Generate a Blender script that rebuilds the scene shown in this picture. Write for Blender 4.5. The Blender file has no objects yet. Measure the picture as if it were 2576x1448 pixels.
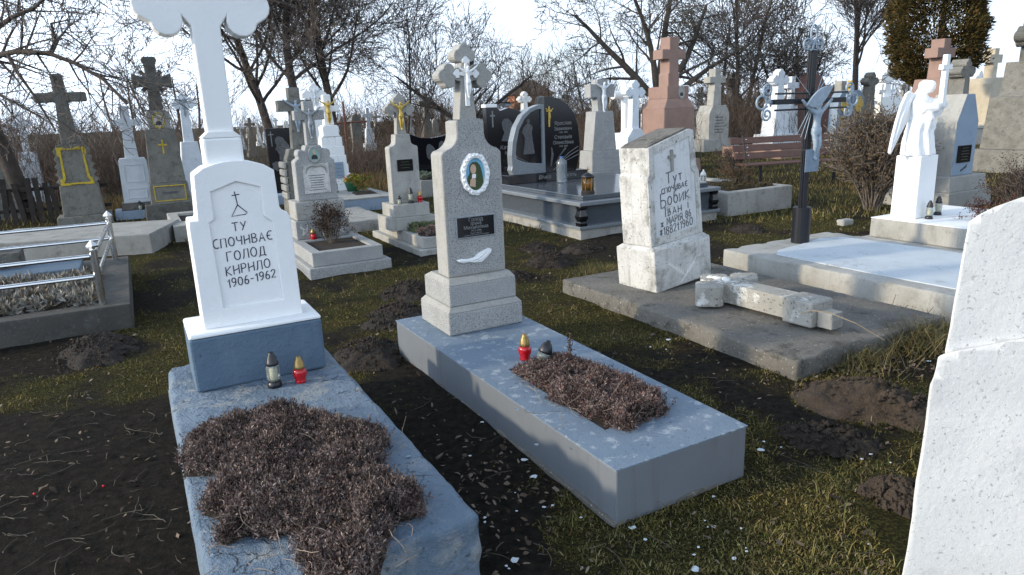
import bpy, bmesh, math, random
import numpy as np
from mathutils import Vector, Matrix

random.seed(7)
RNG = np.random.default_rng(11)
rad = math.radians
scene = bpy.context.scene
COL = scene.collection

# ------------------------------------------------------------------ camera
CAM_H, PITCH, ROLL = 1.55, 14.4, 2.2
cam_data = bpy.data.cameras.new('camera')
cam = bpy.data.objects.new('camera', cam_data)
COL.objects.link(cam)
cam_data.sensor_width = 36.0
cam_data.lens = 24.0
cam_data.clip_start = 0.05
cam_data.clip_end = 2000
_p, _r = rad(PITCH), rad(ROLL)
_f = Vector((0, math.cos(_p), -math.sin(_p)))
_rt = Vector((1, 0, 0))
_up = _rt.cross(_f)
C_R = _rt * math.cos(_r) - _up * math.sin(_r)
C_U = _up * math.cos(_r) + _rt * math.sin(_r)
cam.matrix_world = Matrix(((C_R.x, C_U.x, -_f.x, 0), (C_R.y, C_U.y, -_f.y, 0), (C_R.z, C_U.z, -_f.z, CAM_H), (0, 0, 0, 1)))
scene.camera = cam

# ------------------------------------------------------------------ light
SUN_AZ, SUN_EL = 196.0, 17.5          # direction to the sun, degrees counter-clockwise from +X
SUN_DIR = Vector((math.cos(rad(SUN_AZ)) * math.cos(rad(SUN_EL)), math.sin(rad(SUN_AZ)) * math.cos(rad(SUN_EL)), math.sin(rad(SUN_EL))))
sd = bpy.data.lights.new('sun', 'SUN')
sd.energy = 3.0
sd.angle = rad(2.5)
sd.color = (1.0, 0.85, 0.62)
sun = bpy.data.objects.new('sun', sd)
COL.objects.link(sun)
sun.rotation_euler = SUN_DIR.to_track_quat('Z', 'Y').to_euler()

w = bpy.data.worlds.new('World')
scene.world = w
w.use_nodes = True
nt = w.node_tree
for n in list(nt.nodes):
    nt.nodes.remove(n)
def wn(t, **k):
    n = nt.nodes.new(t)
    for a, b in k.items():
        setattr(n, a, b)
    return n
wout = wn('ShaderNodeOutputWorld')
bg = wn('ShaderNodeBackground')
bg.inputs['Strength'].default_value = 0.15
sky = wn('ShaderNodeTexSky', sky_type='NISHITA', sun_disc=False)
sky.sun_elevation = rad(SUN_EL)
sky.sun_rotation = rad(90 - SUN_AZ)
sky.air_density = 1.2
sky.dust_density = 0.6
sky.ozone_density = 3.0
tc = wn('ShaderNodeTexCoord')
mp = wn('ShaderNodeMapping')
mp.inputs['Scale'].default_value = (1.2, 1.2, 3.6)
nz = wn('ShaderNodeTexNoise')
nz.inputs['Scale'].default_value = 1.7
nz.inputs['Detail'].default_value = 6
nz.inputs['Roughness'].default_value = 0.55
rp = wn('ShaderNodeValToRGB')
rp.color_ramp.elements[0].position = 0.13
rp.color_ramp.elements[1].position = 0.42
rp.color_ramp.elements[0].color = (0, 0, 0, 1)
# veil of thin cloud, thicker towards the horizon, brighter towards the sun
sep = wn('ShaderNodeSeparateXYZ')
hz = wn('ShaderNodeMapRange')
hz.inputs['From Min'].default_value = 0.33
hz.inputs['From Max'].default_value = 0.85
hz.inputs['To Min'].default_value = 1.0
hz.inputs['To Max'].default_value = 0.12
mul = wn('ShaderNodeMath', operation='MULTIPLY')
dot = wn('ShaderNodeVectorMath', operation='DOT_PRODUCT')
dot.inputs[1].default_value = SUN_DIR
half = wn('ShaderNodeMapRange')
half.inputs['From Min'].default_value = -1.0
half.inputs['From Max'].default_value = 1.0
pw = wn('ShaderNodeMath', operation='POWER')
pw.inputs[1].default_value = 3.0
ccol = wn('ShaderNodeMapRange')
ccol.inputs['To Min'].default_value = 7.6
ccol.inputs['To Max'].default_value = 20.0
cl = wn('ShaderNodeVectorMath', operation='SCALE')
cl.inputs[0].default_value = (0.81, 0.95, 1.13)
mix = wn('ShaderNodeMix', data_type='RGBA')
L = nt.links.new
L(tc.outputs['Generated'], mp.inputs['Vector'])
L(mp.outputs[0], nz.inputs['Vector'])
L(nz.outputs['Fac'], rp.inputs['Fac'])
L(tc.outputs['Generated'], sep.inputs[0])
L(sep.outputs['Z'], hz.inputs['Value'])
L(rp.outputs['Color'], mul.inputs[0])
L(hz.outputs[0], mul.inputs[1])
L(tc.outputs['Generated'], dot.inputs[0])
L(dot.outputs['Value'], half.inputs['Value'])
L(half.outputs[0], pw.inputs[0])
L(pw.outputs[0], ccol.inputs['Value'])
L(ccol.outputs[0], cl.inputs['Scale'])
L(mul.outputs[0], mix.inputs['Factor'])
L(sky.outputs['Color'], mix.inputs['A'])
L(cl.outputs['Vector'], mix.inputs['B'])
L(mix.outputs['Result'], bg.inputs['Color'])
L(bg.outputs[0], wout.inputs[0])

vs = scene.view_settings
vs.view_transform = 'Standard'
vs.look = 'None'
vs.exposure = 0.25
vs.gamma = 1.0
vs.use_curve_mapping = False
scene.cycles.max_bounces = 6
scene.cycles.transparent_max_bounces = 12

# ------------------------------------------------------------------ helpers
FPX = 1717.0
def ground_at(x, y, z=0.0):
    """point of the level plane z seen at (x, y) of a 2576 x 1448 view"""
    d = _f + C_R * ((x - 1288) / FPX) + C_U * ((724 - y) / FPX)
    t = (z - CAM_H) / d.z
    return Vector((d.x * t, d.y * t, z))
def depth_at(x, y, Y):
    d = _f + C_R * ((x - 1288) / FPX) + C_U * ((724 - y) / FPX)
    t = Y / d.y
    return Vector((d.x * t, Y, CAM_H + d.z * t))
ROT = rad(28.5)
EX = Vector((math.cos(ROT), math.sin(ROT), 0))
EY = Vector((-math.sin(ROT), math.cos(ROT), 0))
def local(O, p):
    q = p - Vector((O[0], O[1], 0))
    return Vector((q.dot(EX), q.dot(EY), p.z))

class MB:
    """collects shapes into one mesh"""
    def __init__(s):
        s.v, s.f = [], []
    def add(s, vs_, fs):
        o = len(s.v)
        s.v += [tuple(a) for a in vs_]
        s.f += [tuple(i + o for i in f) for f in fs]
        return s
    def box(s, x0, x1, y0, y1, z0, z1, tx=0.0, ty=0.0):
        """tx, ty: inset of the top"""
        return s.add([(x0, y0, z0), (x1, y0, z0), (x1, y1, z0), (x0, y1, z0),
                      (x0 + tx, y0 + ty, z1), (x1 - tx, y0 + ty, z1), (x1 - tx, y1 - ty, z1), (x0 + tx, y1 - ty, z1)],
                     [(3, 2, 1, 0), (4, 5, 6, 7), (0, 1, 5, 4), (1, 2, 6, 5), (2, 3, 7, 6), (3, 0, 4, 7)])
    def prism(s, pts, y0, y1):
        """outline in x,z (counter-clockwise seen from the front), front at y0"""
        n = len(pts)
        vs_ = [(x, y0, z) for x, z in pts] + [(x, y1, z) for x, z in pts]
        fs = [tuple(range(n)), tuple(range(2 * n - 1, n - 1, -1))]
        fs += [(j, i, i + n, j + n) for i, j in ((i, (i + 1) % n) for i in range(n))]
        return s.add(vs_, fs)
    def hprism(s, pts, z0, z1, top=None):
        n = len(pts)
        top = top or pts
        vs_ = [(x, y, z0) for x, y in pts] + [(x, y, z1) for x, y in top]
        fs = [tuple(range(n - 1, -1, -1)), tuple(range(n, 2 * n))]
        fs += [(i, j, j + n, i + n) for i, j in ((i, (i + 1) % n) for i in range(n))]
        return s.add(vs_, fs)
    def frame(s, outer, inner, z0, z1, zin):
        """slab with a sunk opening; outer and inner are four corners each"""
        vs_ = [(x, y, z0) for x, y in outer] + [(x, y, z1) for x, y in outer] + [(x, y, z1) for x, y in inner] + [(x, y, zin) for x, y in inner]
        fs = [(3, 2, 1, 0), (12, 13, 14, 15)]
        for i in range(4):
            j = (i + 1) % 4
            fs += [(i, j, 4 + j, 4 + i), (4 + i, 4 + j, 8 + j, 8 + i), (8 + i, 8 + j, 12 + j, 12 + i)]
        return s.add(vs_, fs)
    def lathe(s, prof, n=16, c=(0, 0), sx=1.0, sy=1.0):
        k = len(prof)
        vs_ = []
        for r, z in prof:
            for i in range(n):
                a = 2 * math.pi * i / n
                vs_.append((c[0] + r * sx * math.cos(a), c[1] + r * sy * math.sin(a), z))
        fs = []
        for j in range(k - 1):
            for i in range(n):
                i2 = (i + 1) % n
                fs.append((j * n + i, j * n + i2, (j + 1) * n + i2, (j + 1) * n + i))
        fs.append(tuple(range(n - 1, -1, -1)))
        fs.append(tuple(range((k - 1) * n, k * n)))
        return s.add(vs_, fs)
    def tube(s, path, r, n=6, closed=False):
        path = [Vector(p) for p in path]
        m = len(path)
        rs = r if isinstance(r, (list, tuple)) else [r] * m
        vs_, fs = [], []
        prev = None
        for i, p in enumerate(path):
            if closed:
                d = path[(i + 1) % m] - path[i - 1]
            else:
                d = path[min(i + 1, m - 1)] - path[max(i - 1, 0)]
            if d.length < 1e-9:
                d = Vector((0, 0, 1))
            d.normalize()
            if prev is None:
                a = d.orthogonal().normalized()
            else:
                a = (prev - d * prev.dot(d))
                a = a.normalized() if a.length > 1e-6 else d.orthogonal().normalized()
            prev = a
            b = d.cross(a)
            for k in range(n):
                t = 2 * math.pi * k / n
                vs_.append(p + (a * math.cos(t) + b * math.sin(t)) * rs[i])
        for i in range(m if closed else m - 1):
            for k in range(n):
                k2 = (k + 1) % n
                i2 = (i + 1) % m
                fs.append((i * n + k, i * n + k2, i2 * n + k2, i2 * n + k))
        if not closed:
            fs += [tuple(range(n - 1, -1, -1)), tuple(range((m - 1) * n, m * n))]
        return s.add(vs_, fs)
    def mesh(s, name):
        me = bpy.data.meshes.new(name)
        me.from_pydata(s.v, [], s.f)
        me.update()
        return me
    def obj(s, name, mat, parent=None, bevel=0.0, smooth=False, seg=2):
        return link(name, s.mesh(name), mat, parent, bevel, smooth, seg)

def link(name, me, mat, parent=None, bevel=0.0, smooth=False, seg=2):
    o = bpy.data.objects.new(name, me)
    COL.objects.link(o)
    if mat is not None and not me.materials:
        me.materials.append(mat)
    if parent:
        o.parent = parent
    if bevel:
        m = o.modifiers.new('edge', 'BEVEL')
        m.width = bevel
        m.segments = seg
        m.limit_method = 'ANGLE'
        m.angle_limit = rad(35)
    if smooth:
        me.polygons.foreach_set('use_smooth', [True] * len(me.polygons))
    return o
def tag(o, label, cat=None, group=None, kind=None):
    o['label'] = label
    if cat:
        o['category'] = cat
    if group:
        o['group'] = group
    if kind:
        o['kind'] = kind
    return o
def thing(name, label, cat, loc, rot=ROT, group=None):
    o = bpy.data.objects.new(name, None)
    COL.objects.link(o)
    o.empty_display_size = 0.1
    o.location = loc
    o.rotation_euler = (0, 0, rot)
    return tag(o, label, cat, group)
def np_mesh(name, verts, faces_flat, nper):
    """verts (N,3), faces_flat (M*nper) as numpy arrays"""
    me = bpy.data.meshes.new(name)
    me.vertices.add(len(verts))
    me.vertices.foreach_set('co', np.asarray(verts, dtype=np.float32).ravel())
    m = len(faces_flat) // nper
    me.loops.add(len(faces_flat))
    me.loops.foreach_set('vertex_index', np.asarray(faces_flat, dtype=np.int32))
    me.polygons.add(m)
    me.polygons.foreach_set('loop_start', np.arange(0, m * nper, nper, dtype=np.int32))
    me.polygons.foreach_set('loop_total', np.full(m, nper, dtype=np.int32))
    me.update(calc_edges=True)
    return me

# value noise
def _hash(ix, iy, seed):
    h = (ix.astype(np.int64) * 374761393 + iy.astype(np.int64) * 668265263 + seed * 974711) & 0x7fffffff
    h = ((h ^ (h >> 13)) * 1274126177) & 0x7fffffff
    return ((h ^ (h >> 16)) & 0xffff) / 65535.0
def vnoise(x, y, seed=0):
    x = np.asarray(x, float); y = np.asarray(y, float)
    ix, iy = np.floor(x), np.floor(y)
    fx, fy = x - ix, y - iy
    fx = fx * fx * (3 - 2 * fx); fy = fy * fy * (3 - 2 * fy)
    a = _hash(ix, iy, seed); b = _hash(ix + 1, iy, seed); c = _hash(ix, iy + 1, seed); d = _hash(ix + 1, iy + 1, seed)
    return (a * (1 - fx) + b * fx) * (1 - fy) + (c * (1 - fx) + d * fx) * fy
def fbm(x, y, seed=0, o=4):
    s, a, t = 0, 1.0, 0
    for i in range(o):
        s = s + a * vnoise(x * 2 ** i, y * 2 ** i, seed + i)
        t += a
        a *= 0.5
    return s / t

# ------------------------------------------------------------------ materials
def newmat(name):
    m = bpy.data.materials.new(name)
    m.use_nodes = True
    t = m.node_tree
    for n in list(t.nodes):
        t.nodes.remove(n)
    out = t.nodes.new('ShaderNodeOutputMaterial')
    b = t.nodes.new('ShaderNodeBsdfPrincipled')
    t.links.new(b.outputs[0], out.inputs[0])
    return m, t, b
def c4(c):
    return (c[0], c[1], c[2], 1)
def coords(t, scale=1.0):
    """object coordinates, shifted per object so that copies differ"""
    tc = t.nodes.new('ShaderNodeTexCoord')
    oi = t.nodes.new('ShaderNodeObjectInfo')
    m = t.nodes.new('ShaderNodeVectorMath'); m.operation = 'SCALE'
    cb = t.nodes.new('ShaderNodeCombineXYZ')
    for i in range(3):
        t.links.new(oi.outputs['Random'], cb.inputs[i])
    t.links.new(cb.outputs[0], m.inputs[0])
    m.inputs['Scale'].default_value = 37.0
    a = t.nodes.new('ShaderNodeVectorMath'); a.operation = 'ADD'
    t.links.new(tc.outputs['Object'], a.inputs[0])
    t.links.new(m.outputs[0], a.inputs[1])
    return a.outputs[0]
def noise(t, v, scale, detail=4, rough=0.6):
    n = t.nodes.new('ShaderNodeTexNoise')
    n.inputs['Scale'].default_value = scale
    n.inputs['Detail'].default_value = detail
    n.inputs['Roughness'].default_value = rough
    t.links.new(v, n.inputs['Vector'])
    return n.outputs['Fac']
def ramp(t, fac, a, b, ca=(0, 0, 0), cb=(1, 1, 1)):
    r = t.nodes.new('ShaderNodeValToRGB')
    r.color_ramp.elements[0].position = a
    r.color_ramp.elements[1].position = b
    r.color_ramp.elements[0].color = c4(ca)
    r.color_ramp.elements[1].color = c4(cb)
    t.links.new(fac, r.inputs['Fac'])
    return r.outputs['Color']
def mixc(t, fac, A, B):
    m = t.nodes.new('ShaderNodeMix'); m.data_type = 'RGBA'
    for s, v in (('A', A), ('B', B)):
        if isinstance(v, (tuple, list)):
            m.inputs[s].default_value = c4(v)
        else:
            t.links.new(v, m.inputs[s])
    if isinstance(fac, (int, float)):
        m.inputs['Factor'].default_value = fac
    else:
        t.links.new(fac, m.inputs['Factor'])
    return m.outputs['Result']
def bump(t, b, h, strength, dist):
    n = t.nodes.new('ShaderNodeBump')
    n.inputs['Strength'].default_value = strength
    n.inputs['Distance'].default_value = dist
    t.links.new(h, n.inputs['Height'])
    t.links.new(n.outputs[0], b.inputs['Normal'])
def stone(name, base, dark=None, var=0.5, vs_=5.0, speck=None, stain=None, rough=0.85, bs=60.0, bstr=0.4, bdist=0.004, crack=None, drip=None):
    """speck = (scale, threshold, colour); stain = (scale, low, high, colour); crack = (scale, width); drip = streak colour"""
    m, t, b = newmat(name)
    v = coords(t)
    dark = dark or tuple(c * 0.72 for c in base)
    col = mixc(t, ramp(t, noise(t, v, vs_, 5), 0.5 - 0.25 * (1 / max(var, 0.1)) * 0.5, 0.62), dark, base)
    if stain:
        col = mixc(t, ramp(t, noise(t, v, stain[0], 7, 0.68), stain[1], stain[2]), col, stain[3])
    if len(speck or ()) == 3:
        col = mixc(t, ramp(t, noise(t, v, speck[0], 2, 0.5), speck[1], speck[1] + 0.05), col, speck[2])
    if drip:
        mpn = t.nodes.new('ShaderNodeMapping')
        mpn.inputs['Scale'].default_value = (22, 22, 1.6)
        t.links.new(v, mpn.inputs['Vector'])
        col = mixc(t, ramp(t, noise(t, mpn.outputs[0], 1.0, 4), 0.55, 0.8), col, drip)
    h0 = t.nodes.new('ShaderNodeMath'); h0.operation = 'MULTIPLY_ADD'
    t.links.new(noise(t, v, bs * 3.7, 4, 0.7), h0.inputs[0]); h0.inputs[1].default_value = 0.4
    t.links.new(noise(t, v, bs, 5, 0.65), h0.inputs[2])
    h = h0.outputs[0]
    if crack:
        vo = t.nodes.new('ShaderNodeTexVoronoi')
        vo.feature = 'DISTANCE_TO_EDGE'
        vo.inputs['Scale'].default_value = crack[0]
        wv = t.nodes.new('ShaderNodeVectorMath'); wv.operation = 'MULTIPLY_ADD'
        nn = t.nodes.new('ShaderNodeTexNoise'); nn.inputs['Scale'].default_value = 6; nn.inputs['Detail'].default_value = 5
        t.links.new(v, nn.inputs['Vector'])
        t.links.new(nn.outputs['Color'], wv.inputs[0])
        wv.inputs[1].default_value = (0.35, 0.35, 0.35)
        t.links.new(v, wv.inputs[2])
        t.links.new(wv.outputs[0], vo.inputs['Vector'])
        cr = ramp(t, vo.outputs['Distance'], 0.0, crack[1], (1, 1, 1), (0, 0, 0))
        gate = ramp(t, noise(t, v, 2.3, 2), 0.50, 0.62)
        mm = t.nodes.new('ShaderNodeMath'); mm.operation = 'MULTIPLY'
        t.links.new(cr, mm.inputs[0]); t.links.new(gate, mm.inputs[1])
        col = mixc(t, mm.outputs[0], col, tuple(c * 0.28 for c in base))
        sb = t.nodes.new('ShaderNodeMath'); sb.operation = 'SUBTRACT'
        t.links.new(h, sb.inputs[0]); t.links.new(mm.outputs[0], sb.inputs[1])
        h = sb.outputs[0]
    t.links.new(col, b.inputs['Base Color'])
    b.inputs['Roughness'].default_value = rough
    bump(t, b, h, bstr, bdist)
    return m
def plain(name, c, rough=0.6, metal=0.0, var=0.12, spec=None, trans=0.0, vs_=20, bmp=0.0):
    m, t, b = newmat(name)
    v = coords(t)
    col = mixc(t, ramp(t, noise(t, v, vs_, 3), 0.3, 0.7), tuple(x * (1 - var) for x in c), tuple(min(1, x * (1 + var)) for x in c))
    t.links.new(col, b.inputs['Base Color'])
    b.inputs['Roughness'].default_value = rough
    b.inputs['Metallic'].default_value = metal
    if spec is not None:
        b.inputs['Specular IOR Level'].default_value = spec
    if trans:
        b.inputs['Transmission Weight'].default_value = trans
    if bmp:
        bump(t, b, noise(t, v, vs_ * 4, 4), bmp, 0.003)
    return m
def island(name, cols, rough=0.8, trans=0.0, spec=0.2, clump=None):
    """colour picked per loose piece; clump = (scale, low, high) drift of the tone over the patch"""
    m, t, b = newmat(name)
    g = t.nodes.new('ShaderNodeNewGeometry')
    r = t.nodes.new('ShaderNodeValToRGB')
    e = r.color_ramp.elements
    while len(e) < len(cols):
        e.new(0.5)
    for i, c in enumerate(cols):
        e[i].position = i / (len(cols) - 1)
        e[i].color = c4(c)
    t.links.new(g.outputs['Random Per Island'], r.inputs['Fac'])
    col = r.outputs[0]
    if clump:
        tcn = t.nodes.new('ShaderNodeTexCoord')
        k = ramp(t, noise(t, tcn.outputs['Object'], clump[0], 3), 0.36, 0.64, clump[1], clump[2])
        mm = t.nodes.new('ShaderNodeMix'); mm.data_type = 'RGBA'; mm.blend_type = 'MULTIPLY'
        mm.inputs['Factor'].default_value = 1.0
        t.links.new(col, mm.inputs['A']); t.links.new(k, mm.inputs['B'])
        col = mm.outputs['Result']
    t.links.new(col, b.inputs['Base Color'])
    b.inputs['Roughness'].default_value = rough
    b.inputs['Specular IOR Level'].default_value = spec
    return m

MAT = {}
MAT['lime'] = stone('fresh_whitewash', (0.84, 0.84, 0.83), (0.76, 0.77, 0.775), 0.5, 2.5, rough=0.75, bs=22, bstr=0.5, bdist=0.006, speck=(40, 0.765, (0.5, 0.5, 0.49)))
MAT['lime_old'] = stone('old_whitewash', (0.78, 0.77, 0.74), (0.70, 0.69, 0.66), 0.5, 5, stain=(7, 0.56, 0.70, (0.27, 0.255, 0.22)), rough=0.9, bs=45, bstr=0.6, bdist=0.006)
MAT['lime_worn'] = stone('peeling_whitewash', (0.60, 0.59, 0.565), (0.46, 0.45, 0.43), 0.5, 5, stain=(6.5, 0.50, 0.66, (0.27, 0.262, 0.235)), speck=(50, 0.635, (0.20, 0.19, 0.17)), rough=0.92, bs=40, bstr=0.9, bdist=0.008, drip=(0.34, 0.33, 0.30))
MAT['fallen'] = stone('flaked_concrete', (0.36, 0.345, 0.31), (0.24, 0.23, 0.205), 0.5, 5, stain=(7, 0.55, 0.63, (0.62, 0.61, 0.58)), speck=(48, 0.63, (0.13, 0.12, 0.10)), rough=0.95, bs=40, bstr=1.0, bdist=0.008)
MAT['lime_right'] = stone('flecked_whitewash', (0.68, 0.675, 0.66), (0.60, 0.60, 0.595), 0.5, 3, stain=(4, 0.55, 0.72, (0.52, 0.52, 0.52)), speck=(85, 0.645, (0.42, 0.415, 0.405)), rough=0.95, bs=45, bstr=0.6, bdist=0.005)  # off-white wash flecked with grey, the stone's own colour on every side
MAT['panel'] = stone('faded_white_panel', (0.64, 0.65, 0.655), (0.52, 0.53, 0.54), 0.5, 4, stain=(8, 0.57, 0.74, (0.33, 0.325, 0.31)), speck=(60, 0.70, (0.25, 0.245, 0.23)), rough=0.92, bs=40, bstr=0.7, bdist=0.006, drip=(0.42, 0.42, 0.41))
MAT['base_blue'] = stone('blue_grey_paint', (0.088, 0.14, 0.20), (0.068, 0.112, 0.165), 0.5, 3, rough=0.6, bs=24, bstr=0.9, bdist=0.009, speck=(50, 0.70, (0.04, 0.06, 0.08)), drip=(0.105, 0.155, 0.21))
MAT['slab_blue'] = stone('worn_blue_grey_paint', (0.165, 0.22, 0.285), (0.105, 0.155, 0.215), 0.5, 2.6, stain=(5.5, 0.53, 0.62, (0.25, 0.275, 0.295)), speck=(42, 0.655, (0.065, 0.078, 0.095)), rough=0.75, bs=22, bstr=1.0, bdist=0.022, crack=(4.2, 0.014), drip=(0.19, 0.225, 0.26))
MAT['slab_mid'] = stone('flaking_grey_paint', (0.155, 0.205, 0.265), (0.125, 0.175, 0.235), 0.5, 4, stain=(17, 0.555, 0.62, (0.30, 0.345, 0.385)), speck=(55, 0.66, (0.09, 0.11, 0.13)), rough=0.65, bs=30, bstr=0.7, bdist=0.006)
MAT['slab_side'] = stone('smooth_grey_paint', (0.155, 0.17, 0.19), (0.13, 0.148, 0.17), 0.5, 2.2, rough=0.55, bs=40, bstr=0.25, bdist=0.004, speck=(46, 0.74, (0.07, 0.07, 0.07)), drip=(0.12, 0.125, 0.13))
MAT['terrazzo'] = stone('grey_terrazzo', (0.37, 0.37, 0.36), (0.29, 0.29, 0.285), 0.5, 6, speck=(230, 0.545, (0.13, 0.135, 0.14)), rough=0.8, bs=120, bstr=0.5, bdist=0.003, stain=(4, 0.58, 0.8, (0.33, 0.30, 0.24)))
MAT['terrazzo_pale'] = stone('pale_terrazzo', (0.37, 0.36, 0.335), (0.29, 0.285, 0.265), 0.5, 5, speck=(210, 0.60, (0.17, 0.165, 0.155)), rough=0.85, bs=90, bstr=0.6, bdist=0.004, stain=(5, 0.56, 0.8, (0.23, 0.215, 0.17)), drip=(0.25, 0.24, 0.21))
MAT['concrete'] = stone('weathered_concrete', (0.33, 0.32, 0.295), (0.24, 0.235, 0.215), 0.5, 4, stain=(6, 0.52, 0.75, (0.14, 0.135, 0.115)), speck=(110, 0.64, (0.46, 0.45, 0.43)), rough=0.92, bs=50, bstr=0.7, bdist=0.006)
MAT['concrete_dark'] = stone('dark_mossy_concrete', (0.165, 0.152, 0.132), (0.085, 0.080, 0.072), 0.5, 2.6, stain=(8, 0.53, 0.68, (0.048, 0.046, 0.038)), speck=(75, 0.655, (0.34, 0.33, 0.31)), rough=0.95, bs=32, bstr=1.0, bdist=0.012)
MAT['concrete_pale'] = stone('pale_concrete', (0.38, 0.37, 0.345), (0.28, 0.275, 0.25), 0.5, 4, stain=(6, 0.54, 0.72, (0.20, 0.19, 0.165)), speck=(80, 0.67, (0.15, 0.145, 0.13)), rough=0.9, bs=50, bstr=0.5, bdist=0.005, drip=(0.25, 0.25, 0.22))  # a paler mix than the weathered concrete, its own colour on all faces
MAT['oldstone'] = stone('lichened_grey_stone', (0.21, 0.20, 0.175), (0.13, 0.125, 0.11), 0.5, 6, stain=(10, 0.52, 0.72, (0.09, 0.085, 0.07)), speck=(60, 0.66, (0.30, 0.29, 0.25)), rough=0.95, bs=35, bstr=1.0, bdist=0.012)
MAT['oldstone_dark'] = stone('black_crusted_stone', (0.13, 0.125, 0.11), (0.075, 0.072, 0.065), 0.5, 5, stain=(8, 0.5, 0.7, (0.05, 0.048, 0.045)), speck=(60, 0.68, (0.25, 0.24, 0.2)), rough=0.95, bs=35, bstr=1.0, bdist=0.012)
MAT['pink'] = stone('pink_sandstone', (0.28, 0.18, 0.145), (0.225, 0.145, 0.118), 0.5, 4, rough=0.8, bs=80, bstr=0.3, bdist=0.003)
MAT['cream'] = stone('cream_limestone', (0.52, 0.46, 0.36), (0.42, 0.37, 0.29), 0.5, 5, rough=0.85, bs=60, bstr=0.4, bdist=0.004)
MAT['palewhite'] = stone('pale_blue_whitewash', (0.68, 0.72, 0.76), (0.55, 0.58, 0.61), 0.5, 6, stain=(10, 0.6, 0.75, (0.33, 0.33, 0.32)), rough=0.9, bs=40, bstr=0.5, bdist=0.005)
MAT['granite'] = stone('polished_grey_granite', (0.062, 0.074, 0.09), (0.04, 0.05, 0.062), 0.5, 60, speck=(150, 0.60, (0.19, 0.205, 0.22)), rough=0.12, bs=80, bstr=0.02, bdist=0.001)
MAT['granite_lt'] = stone('light_grey_granite', (0.30, 0.325, 0.35), (0.22, 0.24, 0.26), 0.5, 60, speck=(170, 0.60, (0.08, 0.08, 0.09)), rough=0.3, bs=80, bstr=0.03, bdist=0.001)
MAT['granite_mid'] = stone('mid_grey_granite', (0.17, 0.19, 0.21), (0.12, 0.135, 0.15), 0.5, 60, speck=(170, 0.60, (0.30, 0.31, 0.32)), rough=0.3, bs=80, bstr=0.03, bdist=0.001)
MAT['wet_concrete'] = stone('wet_black_concrete', (0.075, 0.070, 0.062), (0.040, 0.038, 0.034), 0.5, 4, stain=(7, 0.55, 0.7, (0.10, 0.105, 0.095)), speck=(60, 0.69, (0.17, 0.165, 0.15)), rough=0.9, bs=32, bstr=1.0, bdist=0.01)
MAT['black'] = stone('polished_black_granite', (0.008, 0.008, 0.010), (0.006, 0.006, 0.008), 0.5, 30, rough=0.12, bs=80, bstr=0.01, bdist=0.001)
MAT['bluestone'] = stone('blue_painted_stone', (0.25, 0.32, 0.40), (0.21, 0.27, 0.35), 0.5, 5, rough=0.8, bs=50, bstr=0.3)
MAT['etch'] = plain('engraved_grey', (0.20, 0.20, 0.20), 0.8, vs_=60)
MAT['etch_dim'] = plain('etched_image_grey', (0.075, 0.077, 0.08), 0.6, vs_=35, var=0.5)
MAT['letter'] = plain('dark_blue_letter_paint', (0.012, 0.012, 0.035), 0.6)
MAT['carved'] = plain('carved_shadow_grey', (0.09, 0.092, 0.10), 0.9, vs_=60, var=0.4)
MAT['gold'] = plain('gold_paint', (0.52, 0.36, 0.07), 0.45, 0.25, var=0.3)
MAT['yellow'] = plain('yellow_paint', (0.50, 0.36, 0.03), 0.7, var=0.25, vs_=30)
MAT['goldcap'] = plain('gold_plastic', (0.30, 0.20, 0.07), 0.3, 0.6, var=0.25)
MAT['iron'] = plain('black_iron_paint', (0.010, 0.011, 0.015), 0.42, 0.0, spec=0.35)
MAT['silver'] = plain('silver_grey_paint', (0.27, 0.33, 0.39), 0.5, 0.1, var=0.15)
MAT['steel'] = plain('stainless_steel', (0.62, 0.62, 0.62), 0.22, 1.0, var=0.05)
MAT['blackplastic'] = plain('black_plastic', (0.012, 0.012, 0.015), 0.35)
MAT['wood'] = plain('red_brown_bench_paint', (0.095, 0.042, 0.030), 0.5, var=0.2, vs_=8)
MAT['oldwood'] = plain('old_dark_wood', (0.028, 0.022, 0.018), 0.9, var=0.4, vs_=10, bmp=0.5)
MAT['rust'] = plain('rusty_steel', (0.12, 0.045, 0.03), 0.8, var=0.35)
MAT['bark'] = stone('dark_bark', (0.085, 0.068, 0.056), (0.04, 0.033, 0.028), 0.5, 9, rough=0.95, bs=30, bstr=1.0, bdist=0.02)
MAT['twig'] = plain('bare_twig', (0.135, 0.11, 0.092), 0.9, var=0.4)
MAT['twig_dark'] = plain('dark_bare_twig', (0.095, 0.083, 0.066), 0.9, var=0.4)
MAT['twig_red'] = island('russet_thicket_stems', [(0.05, 0.034, 0.027), (0.10, 0.066, 0.05), (0.16, 0.11, 0.085), (0.085, 0.068, 0.055), (0.2, 0.16, 0.12)])
MAT['soil'] = stone('dark_garden_soil', (0.040, 0.029, 0.021), (0.020, 0.015, 0.011), 0.5, 14, rough=1.0, bs=38, bstr=1.0, bdist=0.03)
MAT['clay'] = stone('brown_clay_clods', (0.078, 0.055, 0.037), (0.035, 0.025, 0.018), 0.5, 10, rough=1.0, bs=30, bstr=1.0, bdist=0.03)
MAT['plastic_white'] = plain('white_plastic', (0.74, 0.74, 0.72), 0.4)
MAT['candle'] = plain('candle_wax', (0.72, 0.66, 0.42), 0.5)
MAT['red_enamel'] = plain('red_glass', (0.42, 0.006, 0.012), 0.12, var=0.2, spec=0.6)
MAT['teal'] = plain('teal_paint', (0.03, 0.30, 0.24), 0.6)
MAT['skyblue'] = plain('light_blue_enamel', (0.16, 0.42, 0.60), 0.3)
MAT['hood'] = plain('green_cloth_enamel', (0.035, 0.06, 0.018), 0.3)
MAT['skin'] = plain('skin_enamel', (0.50, 0.34, 0.24), 0.35)
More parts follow.
